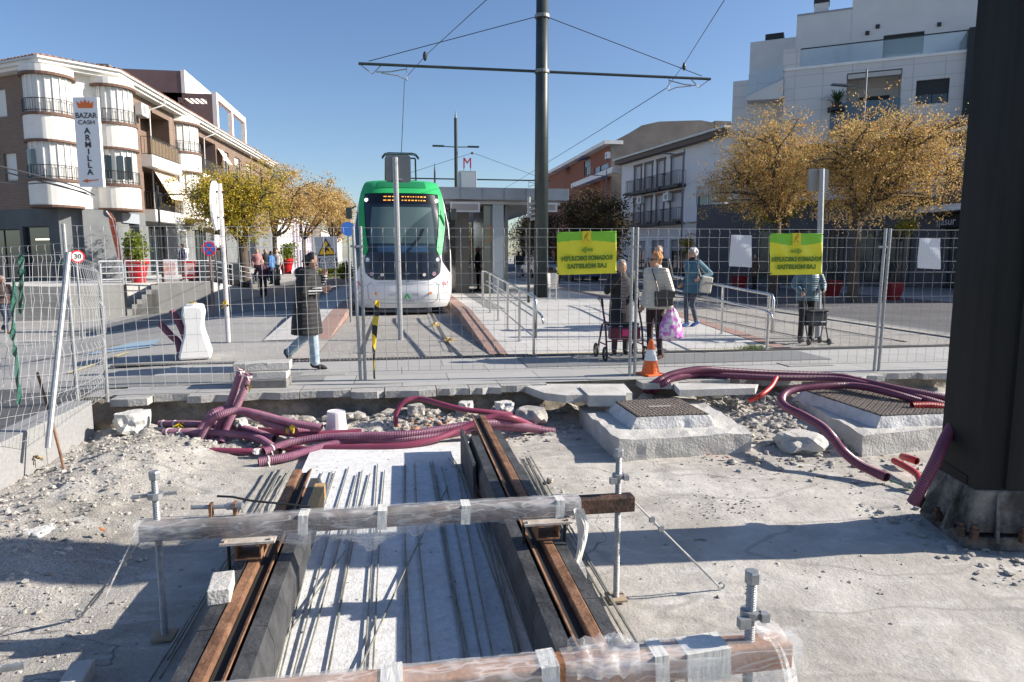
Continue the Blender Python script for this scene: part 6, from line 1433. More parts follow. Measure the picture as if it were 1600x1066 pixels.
c_ = FG.p(FG.U(1355), FG.Z(1355,338), .05); text(rb, 'RURAL GRANADA', .62, c_, -F.x, gold, name='shop_lettering', bold=.006, xs=1.02, off=.02)
text(rb, 'CAJA RURAL', .5, FG.p(FG.U(1186), FG.Z(1186,342), .05), -F.x, mat('letter_dim', (.25,.2,.14), .5), name='shop_lettering', off=.02)
# plant pot on the loggia
t = thing('potted_palm', 'small palm in a dark pot on the modern building\'s balcony', 'plant', F.p(u(1300), z(1300,172), .3)); 
c_ = F.p(u(1299), z(1299,166), .28); MB().lathe(c_+V((0,0,-.3)), [(.2,0),(.26,.4)], 10).build('pot', dkp, t); mb = MB(); mb2 = MB()
F.slab(u(1312), u(1286), z(1299,176), z(1299,172), .75, dkp, 'planter_shelf')
for k in range(50):
    a = R_.random()*6.28; e = R_.uniform(.2,1.3); L_ = R_.uniform(.4,.75); d = V((math.cos(a)*math.cos(e), math.sin(a)*math.cos(e), math.sin(e))); s_ = d.cross(V((0,0,1))).normalized()*.03
    p = c_+V((0,0,.1)); mb.add([p-s_, p+s_, p+d*L_+s_, p+d*L_*1.4-V((0,0,.15)), p+d*L_-s_], [(0,1,2,4),(4,2,3)])
mb.build('fronds', leafmat('palm', [(.03,.08,.03),(.07,.13,.05)]), t)
# ------------------------------------------------------------------ brick house with tile eaves right, by the black column
bh = thing('brick_house', 'orange brick house with tile eaves and barred balcony just left of the black column', 'building', (28, 33, 0))
X_ = 27.0; ya = AX(1394,300,X_); Ya = A(1440,300,36.3)
Yf = AX(1440,300,X_).y; Fh = Fac((X_, Yf), (X_, 20), bh)
brk = brickmat('brick_orange', (.30,.12,.07), (.34,.15,.09), (.3,.26,.22), .25, .075, .008, rot=(PI/2,0,0), bump=.2, noise=.2)
ze = AX(1470,205,X_).z
Fh.wall(0, Fh.L, 4.0, ze, [(1.2,2.4,4.9,7.0),(3.4,4.6,4.9,7.0),(6,7.4,4.9,7.0)], brk)
for a, b in ((1.2,2.4),(3.4,4.6),(6,7.4)): Fh.win(a, b, 4.9, 7.0, trim_b, 2, .3)
MB().bx(X_-.003, X_+8, 20, Yf, 4.0, ze-.01).build('core', brk, bh) if False else MB().bx(X_+.25, X_+8, 20, Yf-.01, 0, ze-.02).build('core', brk, bh)
MB().bx(X_-.0, X_+8, Yf, Yf+.02, 4.0, ze-.02).build('gable_wall', brk, bh)
Fh.slab(-1.0, Fh.L, 3.75, 4.05, 1.1, white_paint); Fh.railing(-.8, 12, 4.05, 1.05, 1.0, rail_k, gap=.12)
Fh.wall(0, Fh.L, -.2, 3.75, [(.8,3.2,.1,2.9),(4,6.5,.1,2.9)], dkp, name='ground_floor')
for a, b in ((.8,3.2),(4,6.5)): Fh.win(a, b, .1, 2.9, dkp, 2, glass=MATS['shop_glass'])
mb = MB(); mb.add([(X_-.9, 20, ze-.05), (X_-.9, Yf+.3, ze-.05), (X_+5, Yf+.3, ze+2.0), (X_+5, 20, ze+2.0), (X_-.9, 20, ze-.2), (X_-.9, Yf+.3, ze-.2), (X_+5, Yf+.3, ze-.2),(X_+5,20,ze-.2)], [(0,1,2,3),(0,4,5,1),(1,5,6,2),(4,7,6,5)]); mb.build('roof', tile, bh)
mb = MB()
for k in range(60):
    y = Yf+.25-k*.25; mb.tube([(X_-1.0, y, ze-.0), (X_+2.5, y, ze+1.24)], .09, 6)
mb.build('roof_tile_rows', mat('tile_pale', (.40,.33,.26), .85, col2=(.25,.15,.1), scale=4), bh)['kind'] = 'stuff'
MB().bx(X_-.85, X_-.05, 20, Yf+.25, ze-.35, ze-.21).build('eaves', white_paint, bh)
MB().bx(X_-.3, X_-.02, Yf-3.6, Yf-.5, 3.0, 3.6).build('sign_fascia', dkp, bh)
text(bh, 'cajasur', .55, (X_-.33, Yf-2.0, 3.28), (0,-1,0), mat('letter_white', (.6,.6,.6), .5), name='shop_lettering', bold=.004); MB().cyl((X_-.32, Yf-3.25, 3.4), (X_-.35, Yf-3.25, 3.4), .12, n=8).build('logo_dot', redp, bh)
# ------------------------------------------------------------------ white house with black balconies
an = math.radians(17-9.29); W_a = xyz2(1142, 300, 48.4); W_b = W_a+V((-math.sin(an), math.cos(an)))*17.2
wb = thing('apartment_house', 'white three storey house with black iron balconies right of the dark tree', 'building', (W_a.x, W_a.y, 0))
Fw_ = Fac(W_a, W_b, wb); stw = mat('stucco_cool', (.66,.66,.67), .85, var=.04, scale=1)
uw = Fw_.U
cols = [(1049,1066,1), (1027,1037,0), (1008,1018,0), (992,1001,0)]
ze = Fw_.Z(1050, 236); zsl1 = Fw_.Z(1063,289); zsl0 = Fw_.Z(1063,346)
ops = []
for a, b, k in cols:
    for zs_ in (zsl1, zsl0): ops.append((uw(b), uw(a), zs_, zs_+2.25))
big = [(uw(1138), uw(1088), Fw_.Z(1110,319), Fw_.Z(1110,288)), (uw(1138), uw(1092), zsl1, zsl1+.01)][:1]
gfo = [(uw(1135)+.1, uw(1108), -.1, 2.9), (uw(1085), uw(1050), -.1, 2.9), (uw(1040), uw(1020), -.1, 2.9), (uw(1010), uw(995), -.1, 2.9)]
Fw_.wall(0, Fw_.L, -.2, ze, ops+big+gfo, stw)
bt = mat('window_trim_brown', (.16,.12,.10), .8)
for o in ops:
    Fw_.win(o[0], o[1], o[2], o[3], frame_w, 2, .9, mat('shutter_cool', (.5,.5,.52), .6))
    for (a, b, c_, d) in ((o[0]-.18,o[0]-.003,o[2],o[3]+.003),(o[1]+.003,o[1]+.18,o[2],o[3]+.003),(o[0]-.28,o[1]+.28,o[3]+.004,o[3]+.22)):
        mb = MB(); Fw_.b(mb, a, b, c_, d, .002, .06); mb.build('window_surround', bt, wb)
for o in big: Fw_.win(*o, frame_w, 3, .5, MATS['shutter_cool'])
for o in gfo: Fw_.win(*o, dkp, 2, .3, mat('shutter_grey', (.25,.25,.26), .6))
for zs_ in (zsl1, zsl0):
    for a, b, k in cols:
        e = .45 if not k else .5; Fw_.slab(uw(b)-e, uw(a)+e, zs_-.22, zs_-.02, .75, dkp); Fw_.railing(uw(b)-e+.05, uw(a)+e-.05, zs_-.02, 1.05, .7, rail_k, gap=.14)
mb = MB(); Fw_.b(mb, uw(1142), uw(1078), Fw_.Z(1110,345), Fw_.Z(1110,320), .0, .5); mb.build('white_parapet', stw, wb)
mb = MB(); Fw_.b(mb, -.2, Fw_.L+.2, ze, ze+.35, -.5, .65); mb.build('eaves', mat('eaves_brown', (.13,.10,.09), .8), wb); mb = MB(); Fw_.b(mb, -.2, Fw_.L+.2, ze+.35, ze+.5, -.5, .85); mb.build('gutter', MATS['gutter'], wb)
mb = MB(); a, b = Fw_.p(-.2, ze+.5, .8), Fw_.p(Fw_.L+.2, ze+.5, .8); c_, d = Fw_.p(Fw_.L+.2, ze+2.3, -6), Fw_.p(-.2, ze+2.3, -6); mb.add([a,b,c_,d], [(0,1,2,3)]); mb.build('roof', tile, wb)
mb = MB(); Fw_.b(mb, 0, Fw_.L, -.2, ze, -8, -.25); mb.build('core', stw, wb)
ac(Fw_, uw(1047), Fw_.Z(1047,314), 0, 'air conditioner on the white house, the one nearer the big orange trees'); ac(Fw_, uw(1005), Fw_.Z(1006,318), 0, 'air conditioner on the white house, the one nearer the dark tree')
# ------------------------------------------------------------------ brick block with grey gable
Y_g = 66.0; gb = thing('brick_block', 'red brick apartment block with blue awnings and a bare grey end wall', 'building', (12, 70, 0))
pL = AY(958,222,Y_g); 
xg = pL.x; zg0 = pL.z
Fb_ = Fac((xg, Y_g), (xg-.2, Y_g+34), gb)
def zy(px,py): return Fb_.Z(px,py)
ops = [(Fb_.U(922),Fb_.U(912), zy(917,274), zy(917,250)), (Fb_.U(950), Fb_.U(937), zy(943,275), zy(943,257)), (Fb_.U(937),Fb_.U(928), zy(930,282), zy(930,262))]
ops = [(min(a,b),max(a,b),c_,d) for a,b,c_,d in ops]
brk2 = mat('brick_red_far', (.25,.09,.055), .85, var=.12, scale=1.5)
Fb_.wall(0, 34, 0, zg0-.2, ops, brk2)
for o in ops: Fb_.win(*o, frame_w, 2, .4, mat('shutter_blue', (.3,.4,.5), .6))
mb = MB(); Fb_.b(mb, -.1, 34.2, zg0-.2, zg0+.15, -1, .9); mb.build('eaves', white_paint, gb)
mb = MB(); Fb_.b(mb, Fb_.U(972), Fb_.U(905), zy(950,278), zy(950,270), .0, 1.0); mb.build('balcony_band', white_paint, gb)
ba = mat('awning_blue', (.04,.10,.30), .7)
for a, b, y0, y1 in ((957,945,276,283),(938,926,282,289),(890,884,263,270),(922,914,248,252)):
    m_ = (a+b)/2; ua, ub = sorted((Fb_.U(a), Fb_.U(b))); mb = MB(); mb.ext([Fb_.p(ua, zy(m_,y0), .1), Fb_.p(ub, zy(m_,y0), .1), Fb_.p(ub, zy(m_,y1), 1.2), Fb_.p(ua, zy(m_,y1), 1.2)], (0,0,.04)); mb.build('awning', ba, gb)
gw = mat('bare_render', (.17,.155,.14), .9, var=.2, scale=.5, bump=.2)
prof = [(955,440),(955,223),(985,207),(1003,196),(1030,190),(1095,188),(1116,192),(1116,440)]
mb = MB(); mb.ext([AY(a, b, Y_g-.05) for a, b in prof][::-1], (0,.3,0)); mb.build('gable_wall', gw, gb)
ac(Fac((xg,Y_g),(xg-.2,Y_g+34),gb), Fb_.U(954), zy(955,248), .1, 'small air conditioner high on the red brick block')
a = AY(1125,189,Y_g); MB().bx(a.x-.5, a.x+1.2, Y_g, Y_g+1.5, a.z-4, a.z).build('chimney', gw, gb)
block(25, 36, 101, 140, 9, mat('stucco_far', (.45,.42,.38), .85), 'beige block far down the right side of the street behind the dark tree', (6,3), face='-x')
block(-2, 26, 190, 200, 5, MATS['stucco_far'], 'low building closing the view at the end of the tram line', (3,1), face='x')
# ================================================================== TERRACE at left
tr = thing('terrace', 'raised grey concrete terrace with stairs in front of the corner building', 'terrace', A(230,480,27))
TZ = .5
tw = [A(110,495,24.6), A(160,495,25.3), A(196,490,26.1), A(249,485,27.1), A(336,480,28.7), A(405,462,32.7), A(424,450,37)]
tw = [V((p.x, p.y)) for p in tw]
shade = mat('terrace_shaded', (.20,.20,.195), .85, var=.12, scale=1.5, bump=.2, bscale=12); lightc = mat('terrace_sunlit', (.52,.50,.46), .85, var=.08, scale=2)  # one concrete in two tones: shaded walls and steps painted dark, sunlit parts pale
def seg(a, b, m, z1, nm, z0=-1.1): 
    d = (b-a).normalized(); n = V((-d.y, d.x)); mb = MB(); mb.prism([a, b, b+n*.25, a+n*.25], z0, z1); return mb.build(nm, m, tr)
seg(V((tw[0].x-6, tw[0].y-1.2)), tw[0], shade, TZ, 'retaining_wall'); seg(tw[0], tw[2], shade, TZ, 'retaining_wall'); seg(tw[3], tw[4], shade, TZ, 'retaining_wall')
d5 = (tw[5]-tw[4]).normalized(); n5 = V((-d5.y, d5.x)); mb = MB(); mb.add([(tw[4].x,tw[4].y,-1.1),(tw[5].x,tw[5].y,-1.1),(tw[5].x,tw[5].y,-.02),(tw[4].x,tw[4].y,TZ),(tw[4].x+n5.x*.3,tw[4].y+n5.y*.3,TZ),(tw[5].x+n5.x*.3,tw[5].y+n5.y*.3,-.02)], [(0,1,2,3),(3,2,5,4)]); mb.build('ramp_wall', lightc, tr)
nb = V((-.29, .96)); 
poly = [tw[0], tw[2]+nb*0, tw[2]+nb*1.6, tw[3]+nb*1.6, tw[3], tw[4], V((-9.2,36)), V((-9.6,60)), V((-14,60)), V((-14,36)), V((-17.5,29))]
mb = MB(); mb.add([(p.x, p.y, TZ-.004) for p in poly], [tuple(range(len(poly)))]); mb.build('terrace_floor', lightc, tr)
seg(tw[2]+nb*1.5, tw[3]+nb*1.5, lightc, TZ, 'stair_flank')
for k in range(6):
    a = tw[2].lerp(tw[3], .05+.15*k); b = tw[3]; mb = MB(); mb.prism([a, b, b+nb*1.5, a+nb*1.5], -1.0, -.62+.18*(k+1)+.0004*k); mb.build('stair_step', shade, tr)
for k in range(8):
    pass
rl = thing('terrace_railing', 'white metal railing along the edge of the raised terrace', 'railing', (tw[2].x, tw[2].y, TZ))
wr = mat('rail_pale', (.55,.56,.58), .4, .4)
def trail(a, b, n, za=TZ, zb=TZ):
    mb = MB()
    for h_ in (.9, .68, .45, .22): mb.tube([(a.x,a.y,za+h_), (b.x,b.y,zb+h_)], .022 if h_ > .8 else .014, 6)
    mb.build('rails', wr, rl)
    for k in range(n+1): p = a.lerp(b, k/n); z_ = za+(zb-za)*k/n; MB().cyl((p.x,p.y,z_), (p.x,p.y,z_+.9), .024, n=6).build('post', wr, rl)
trail(tw[1]+nb*.12, tw[2]+nb*.12, 1); trail(tw[2]+nb*1.62, tw[3]+nb*1.62, 2); trail(tw[3]+nb*.12, tw[4]+nb*.12, 4); trail(tw[4]+nb*.12, tw[5]+nb*.12, 5, TZ, .05)
def xyT(px, d): p = A(px, 430, d); return V((p.x, p.y, TZ))
# boards on terrace
def board(px, d, w_, h_, m, lab, zb=.1):
    p = xyT(px, d); t = thing('advert_board', lab, 'board', p); mb = MB(); mb.box(p+V((0,0,zb+h_/2)), (w_, .05, h_), rz=.15); mb.build('panel', m, t); mb = MB(); mb.box(p+V((0,-.03,zb+h_*.55)), (w_*.8, .02, h_*.6), rz=.15); mb.build('picture', mat('ad_pic'+str(px), (.6,.25,.2), .5, col2=(.75,.7,.65), scale=2.5), t)
    for s in (-1,1): MB().cyl(p+V((s*w_*.4,0,0)), p+V((s*w_*.4,0,zb)), .02, n=6).build('leg', galv, t)
board(266, 29.5, .6, .85, white, 'white advert board standing on the terrace behind the railing')
board(297, 30, .5, .8, red, 'red advert board standing on the terrace behind the railing')
p = xyT(380, 34); tag(MB().box(p+V((0,0,.5)), (.35,.05,1.0), R=Matrix.Rotation(-.2,3,'Y')).build('menu_board', white), 'white leaning menu board at the end of the terrace', 'board')
for px, lab, w_ in ((318,'left',1.2),(345,'right',1.6)): p = xyT(px, 30.5); tag(MB().box(p+V((0,0,.4)), (w_,.5,.8), rz=.2).build('dark_counter', gfm, bevel=.02), f'dark box unit behind the terrace railing, the {lab} one', 'unit')
# ================================================================== PLANTERS
def shrub(parent, c, rx, rz_, n, m, s=.05, name='foliage'):
    mb = MB()
    cl_ = [V((R_.gauss(0,rx*.45), R_.gauss(0,rx*.45), R_.gauss(0,rz_*.4))) for _ in range(9)]
    for k in range(n):
        q_ = R_.choice(cl_); p = c+q_+V((R_.gauss(0,rx*.28), R_.gauss(0,rx*.28), R_.gauss(0,rz_*.25))); d = V((R_.gauss(0,1),R_.gauss(0,1),R_.gauss(0,1))).normalized(); e = d.orthogonal().normalized()*s*.5; mb.add([p-e, p-d*s*.2+e*.1, p+e, p+d*s], [(0,1,2,3)])
    return mb.build(name, m, parent)
lg1 = leafmat('leaf_green', [(.06,.12,.02),(.16,.2,.03),(.3,.3,.05)]); 
def planter(px, d, r, h_, lab, shr=(0.6,.7), green=lg1, z=None):
    p = xyT(px, d) if z is None else V((*xyT(px,d).xy, z)); t = thing('planter', lab, 'planter', p, 'red plant pots')
    MB().lathe(p, [(r*.62,0),(r*.7,h_*.3),(r*.76,h_*.31),(r*.84,h_*.62),(r*.9,h_*.63),(r*.96,h_*.8),(r*1.06,h_*.8),(r*1.06,h_),(r*.95,h_),(r*.93,h_*.95)], 20).build('pot', mat('pot_red', (.50,.02,.025), .35), t)
    if shr: shrub(t, p+V((0,0,h_+shr[1]*.6)), shr[0], shr[1], 1500, green, .09); MB().cyl(p+V((0,0,h_*.9)), p+V((0,0,h_+shr[1]*.4)), .03, n=6).build('stem', mat('bark', (.12,.09,.07), .9), t)
planter(216, 28.5, .42, .95, 'large red pot with a round leafy shrub beside the terrace stairs', (.5,.65))
planter(300, 33, .32, .55, 'red pot on the terrace beside the small round blue sign', None)
planter(448, 42, .45, .95, 'red pot with a round shrub behind the walking woman', (.55,.6))
planter(486, 52, .4, .6, 'small red pot beside the low hedge near the warning sign', (.3,.2))
# ================================================================== TREES
barkm = mat('tree_bark', (.10,.075,.055), .95, var=.35, scale=6, stretch=(4,4,.8), bump=.7, bscale=14)
def tree(name, lab, base, top, crown, trunk_r, m, ncl=46, nleaf=9000, seed=1, fork=.4, ls=.09, group=None, cat='tree', spread=.33, flat=1.0, extra=None, two=False):
    rr = random.Random(seed); t = thing(name, lab, cat, base, group); base = V(base)
    c, rx, ry, rz_ = crown; c = V(c); zf = base.z+(c.z-rz_-base.z)*fork+(.3)
    mb = MB(); bend = V((rr.uniform(-.12,.12), rr.uniform(-.1,.1), 0))
    f = V((base.x, base.y, zf))+bend; mb.tube([base+V((0,0,-.3)), base+V((0,0,.15)), (base+f)/2+bend*.4, f], [trunk_r*1.35, trunk_r*1.05, trunk_r*.9, trunk_r*.85], 10)
    tips = []; nl = 6
    prim = []
    for k in range(nl):
        a = 2*PI*(k+rr.uniform(-.3,.3))/nl; e = rr.uniform(.35,.95)
        p = c+V((math.cos(a)*rx*.55*e, math.sin(a)*ry*.55*e, rz_*rr.uniform(-.35,.25)))
        mid = f.lerp(p, .5)+V((0,0,-.15*rz_))+V((rr.gauss(0,.12), rr.gauss(0,.12), 0))
        P_ = smoothpath([f, mid, p], 5); n = len(P_); mb.tube(P_, [trunk_r*(.62-.34*i/n) for i in range(n)], 7); prim.append(P_)
    cents = []
    while len(cents) < ncl:
        v = V((rr.uniform(-1,1), rr.uniform(-1,1), rr.uniform(-1,1)))
        if v.length > 1 or v.length < .35: continue
        v.z = v.z if v.z > -.75 else -.75*rr.random()
        lob = .86+.26*mnoise.noise(v.normalized()*1.9+V((seed,0,0)))*2; p = c+V((v.x*rx*lob, v.y*ry*lob, v.z*rz_*min(1,lob))); cents.append(p)
    for p in cents:
        best = min((q_ for P_ in prim for q_ in P_[3:]), key=lambda q_: (q_-p).length+max(0, q_.z-p.z)*1.5)
        mid = best.lerp(p, .5)+V((rr.gauss(0,.15), rr.gauss(0,.15), rr.uniform(-.02,.12)*(p-best).length))
        P_ = smoothpath([best, mid, p], 4); n = len(P_); mb.tube(P_, [trunk_r*(.24-.19*i/n) for i in range(n)], 5)
        for _ in range(8):
            k = rr.randint(2, n-1); d = V((rr.gauss(0,1), rr.gauss(0,1), rr.gauss(.2,.7))).normalized()*rr.uniform(.3,.75)*rx*.3
            mb.tube([P_[k], P_[k]+d*.5+V((0,0,.05)), P_[k]+d], [trunk_r*.07, trunk_r*.05, trunk_r*.02], 4); tips.append(P_[k]+d)
    mb.build('trunk', barkm, t, smooth=True)
    mbl = MB(); pts_ = cents+tips
    wts = [rr.random()**1.6+.04 for _ in pts_]
    ptw = random.Random(seed); done = 0
    while done < nleaf:
        q_ = rr.choices(pts_, wts)[0]; s0 = spread*rx*.30
        c2 = q_+V((rr.gauss(0,s0), rr.gauss(0,s0), rr.gauss(-.15*s0,s0*.8)))
        for _ in range(rr.randint(5, 14)):     # a spray of leaves round one twig end
            p = c2+V((rr.gauss(0,.09), rr.gauss(0,.09), rr.gauss(-.03,.08)))*(ls/.085)
            d = V((rr.gauss(0,1), rr.gauss(0,1), rr.gauss(-.6,.8))).normalized(); s_ = ls*.9*rr.uniform(.6,1.3); e = d.orthogonal().normalized(); e.rotate(Matrix.Rotation(rr.random()*6.28, 3, d)); e *= s_*.36
            mbl.add([p-e*.2, p+d*s_*.5-e, p+d*s_, p+d*s_*.5+e], [(0,1,2,3)]); done += 1
    mbl.build('crown', m, t); return t
brown_leaf = leafmat('leaf_autumn_brown', [(.34,.20,.07),(.54,.34,.13),(.68,.46,.19),(.42,.27,.10),(.62,.50,.12)])
gold_leaf = leafmat('leaf_gold', [(.30,.26,.03),(.54,.40,.05),(.60,.38,.05),(.24,.28,.04),(.55,.45,.08)])
ochre_leaf = leafmat('leaf_ochre', [(.42,.27,.10),(.60,.40,.16),(.68,.50,.22),(.48,.34,.12)])
dark_leaf = leafmat('leaf_dark', [(.05,.045,.025),(.09,.07,.035),(.12,.08,.035),(.05,.06,.03)])
yel_leaf = leafmat('leaf_yellow', [(.35,.28,.03),(.5,.38,.04),(.22,.22,.03)])
def crown_from(px0, px1, y0, y1, d): 
    a = A(px0,(y0+y1)/2,d); b = A(px1,(y0+y1)/2,d); c = A((px0+px1)/2,(y0+y1)/2,d); t_ = A((px0+px1)/2,y0,d); b_ = A((px0+px1)/2,y1,d); rx = (b-a).length/2; return (c, rx, rx*.9, (t_.z-b_.z)/2)
tree('autumn_tree', 'large brown leaved tree nearest the black column, with the thicker trunk', A(1332,472,23.7), 0, crown_from(1225,1510,166,348,23.7), .19, brown_leaf, 80, 40000, 11, .9, .072, 'autumn trees before the modern building', spread=.5)
b_ = A(1208,452,27); tree('autumn_tree', 'brown and yellow leaved tree left of the sign post, trunk thinner', (b_.x,b_.y,0), 0, crown_from(1078,1345,172,348,27), .17, brown_leaf, 74, 34000, 23, .9, .076, 'autumn trees before the modern building', spread=.42)
b_ = A(1215,440,33); tree('young_tree', 'small yellow tree low behind the two brown trees, left one', (b_.x,b_.y,0), 0, crown_from(1150,1262,290,352,33), .09, yel_leaf, 16, 2600, 5, .8, .11)
b_ = A(1400,440,31); tree('young_tree', 'small yellow tree low behind the two brown trees, right one', (b_.x,b_.y,0), 0, crown_from(1370,1440,330,372,31), .07, yel_leaf, 8, 900, 6, .8, .10)
b_ = A(930,435,46); tree('dark_tree', 'dark bushy tree behind the catenary mast, left of the white house', (b_.x,b_.y,0), 0, crown_from(868,992,284,415,46), .25, dark_leaf, 46, 13000, 31, .5, .17, spread=.5)
b_ = A(862,435,52); tree('dark_tree', 'sparser dark tree just right of the big mast, in front of the shelter end', (b_.x,b_.y,0), 0, crown_from(800,905,300,420,52), .2, dark_leaf, 30, 4500, 33, .5, .17, spread=.6)
b_ = A(1078,430,44); tree('young_tree', 'thin yellow tree in front of the white house shop', (b_.x,b_.y,0), 0, crown_from(1062,1090,345,400,44), .06, yel_leaf, 8, 700, 8, .8, .13)
b_ = A(383,440,32.5); tree('street_tree', 'yellow green tree beside the rusty sign post, leafiest of the left row', (b_.x,b_.y,.3), 0, crown_from(288,446,246,385,32.5), .26, gold_leaf, 64, 28000, 41, .9, .095, 'street trees along the left pavement', spread=.48)
row = [(432,42,372,505,232,372,ochre_leaf,10000,'second from the corner building'),(478,50,425,545,262,375,ochre_leaf,10000,'third from the corner building'),(520,60,475,570,275,380,ochre_leaf,6000,'fourth from the corner building'),(515,78,500,560,300,385,ochre_leaf,3500,'farthest one, right beside the tram')]
for i, (px, d, x0, x1, y0, y1, m, n, l) in enumerate(row):
    b_ = A(px, 435, d); tree('street_tree', 'ochre street tree of the left row, '+l, (b_.x, b_.y, gz(b_.x,b_.y)+.1 if i else .1), 0, crown_from(x0,x1,y0,y1,d), .16, m, 34, n, 50+i, .9, .12+.02*i, 'street trees along the left pavement', spread=.42)
b_ = A(738,425,80); tree('street_tree', 'golden tree seen through the tram shelter', (b_.x,b_.y,0), 0, crown_from(700,775,320,420,70), .15, ochre_leaf, 20, 3000, 61, .5, .22, spread=.5)
b_ = A(815,425,75); tree('street_tree', 'ochre tree between the shelter and the big mast', (b_.x,b_.y,0), 0, crown_from(790,850,320,400,75), .15, ochre_leaf, 20, 2600, 62, .5, .22, spread=.5)
# hedge / shrubs left far
for i, (px, d, r, l) in enumerate(((540,48,.55,'right'),(520,50,.6,'middle'),(508,55,.5,'left'))):
    p = A(px, 425, d); p.z = gz(p.x,p.y)+.1; t = thing('bush', f'round green bush on the far left pavement, {l} of three', 'bush', p); shrub(t, p+V((0,0,r*.8)), r, r*.9, 1300, lg1, .1); MB().cyl(p, p+V((0,0,r*.6)), .05, n=6).build('stem', MATS['bark'], t)
# modern lamp posts right
for (px, d, zt_y, arm, l) in ((1334,30,108,-1,'before the modern building between the brown trees'),(1063,46,232,-1,'before the white house with balconies'),(945,60,265,-1,'before the red brick block')):
    p = A(px, 440, d); z1_ = A(px, zt_y, d).z; t = thing('street_lamp', 'slim grey street lamp '+l, 'street lamp', (p.x,p.y,0)); ay = A(px, zt_y+28 if px == 1334 else zt_y+10, d).z
    MB().tube([(p.x,p.y,0),(p.x,p.y,z1_)], [.07,.04], 8).build('pole', mat('lamp_pole', (.16,.17,.19), .5, .5), t); L_ = 1.5
    a_ = A(px-52*30/d*.5, 200, d); v = V((-math.cos(YAW), math.sin(YAW), 0)); MB().cyl((p.x,p.y,ay), (p.x+v.x*.8, p.y+v.y*.8, ay+.04), .03, n=6).build('arm', MATS['lamp_pole'], t); MB().beam((p.x+v.x*.75,p.y+v.y*.75,ay+.05),(p.x+v.x*1.45,p.y+v.y*1.45,ay+.1),.25,.06).build('lamp_head', MATS['lamp_pole'], t)
p = A(255, 440, 29); t = thing('street_lamp', 'thin dark lamp post with a short side arm in front of the corner building', 'street lamp', (p.x,p.y,TZ)); MB().cyl((p.x,p.y,TZ),(p.x,p.y,A(255,290,29).z),.05,n=8).build('pole', dark_steel, t); zz = A(255,305,29).z; MB().cyl((p.x,p.y,zz),(p.x+1.0,p.y-.1,zz+.05),.03,n=6).build('arm', dark_steel, t)
# red planters / parked cars at right under the trees
for i, (px, d, l) in enumerate(((1300,27,'left of the thick trunk'),(1395,25,'right of the thick trunk, tilted'),(868,40,'just right of the big mast'),(1155,33,'behind the blank notice'))):
    p = A(px, 440, d); p.z = 0; t = thing('planter', 'square red planter on the right pavement '+l, 'planter', p, 'red planters on the right')
    MB().add([(p.x+a*w_, p.y+b*w_, z_) for z_, w_ in ((0,.18),(.65,.3)) for a, b in ((-1,-1),(1,-1),(1,1),(-1,1))], [(0,3,2,1),(0,1,5,4),(1,2,6,5),(2,3,7,6),(3,0,4,7),(4,5,6,7)]).build('pot', mat('pot_red2', (.22,.012,.018), .35), t)
def car(px, d, m, lab, rz=PI/2, L_=4.2):
    p = A(px, 430, d); p.z = 0; t = thing('parked_car', lab, 'car', p); R0 = Matrix.Rotation(rz, 3, 'Z')
    def ex(prof, w_, m_, nm, z0=0): mb = MB(); mb.ext([p+R0@V((a, -w_/2, b)) for a, b in prof], R0@V((0, w_, 0))); return mb.build(nm, m_, t, bevel=.04)
    ex([(-L_/2,.3),(L_/2,.3),(L_/2,.7),(L_/2-.9,.92),(-L_/2+.2,.98),(-L_/2,.8)], 1.75, m, 'body')
    ex([(-L_/2+.25,.95),(L_/2-1.1,.93),(L_/2-1.8,1.42),(-L_/2+.7,1.45)], 1.5, dark_glass, 'glasshouse'); ex([(-L_/2+.7,1.43),(L_/2-1.8,1.41),(L_/2-1.85,1.47),(-L_/2+.8,1.50)], 1.45, m, 'roof')
    for a in (-1.25, 1.25):
        for s in (-1, 1): MB().cyl(p+R0@V((a, s*.80, .31)), p+R0@V((a, s*.92, .31)), .31, n=18).build('wheel', black, t)
car(902, 45, mat('car_blue', (.05,.10,.2), .3, .3), 'dark blue parked car behind the left-arrow banner', PI/2+.1)
car(840, 52, mat('car_silver', (.35,.36,.38), .3, .5), 'silver parked car behind the big mast', PI/2+.1)
sheet('asphalt_street', 11.2, 19, 9, 120, asph, .004, 4, 4)
sheet('kerb', 10.75, 11.0, 9, 120, mat('kerb_dark', (.2,.2,.2), .8), .05)
# ================================================================== PEOPLE
def cloth(name, col, var=.15, puff=0, rough=.75, col2=None, scale=12, stripes=None):
    if name in MATS: return MATS[name]
    m = mat(name, col, rough, var=var, scale=scale, col2=col2, bump=.15, bscale=25); nt = m.node_tree; b = nt.nodes['Principled BSDF']
    if puff or stripes:
        tc = nt.nodes.new('ShaderNodeTexCoord'); w_ = nt.nodes.new('ShaderNodeTexWave'); w_.bands_direction = 'Z'; w_.inputs['Scale'].default_value = (puff or stripes[1]); w_.inputs['Distortion'].default_value = .8 if puff else 0; w_.inputs['Detail'].default_value = 2
        nt.links.new(tc.outputs['Object'], w_.inputs[0])
        if puff:
            bp = nt.nodes.new('ShaderNodeBump'); bp.inputs['Strength'].default_value = .3; bp.inputs['Distance'].default_value = .02; nt.links.new(w_.outputs['Fac'], bp.inputs['Height']); nt.links.new(bp.outputs[0], b.inputs['Normal'])
        else:
            r = nt.nodes.new('ShaderNodeValToRGB'); r.color_ramp.interpolation = 'CONSTANT'; r.color_ramp.elements[0].color = (*col, 1); r.color_ramp.elements[1].position = .7; r.color_ramp.elements[1].color = (*stripes[0], 1)
            nt.links.new(w_.outputs['Fac'], r.inputs[0]); nt.links.new(r.outputs[0], b.inputs['Base Color'])
    return m
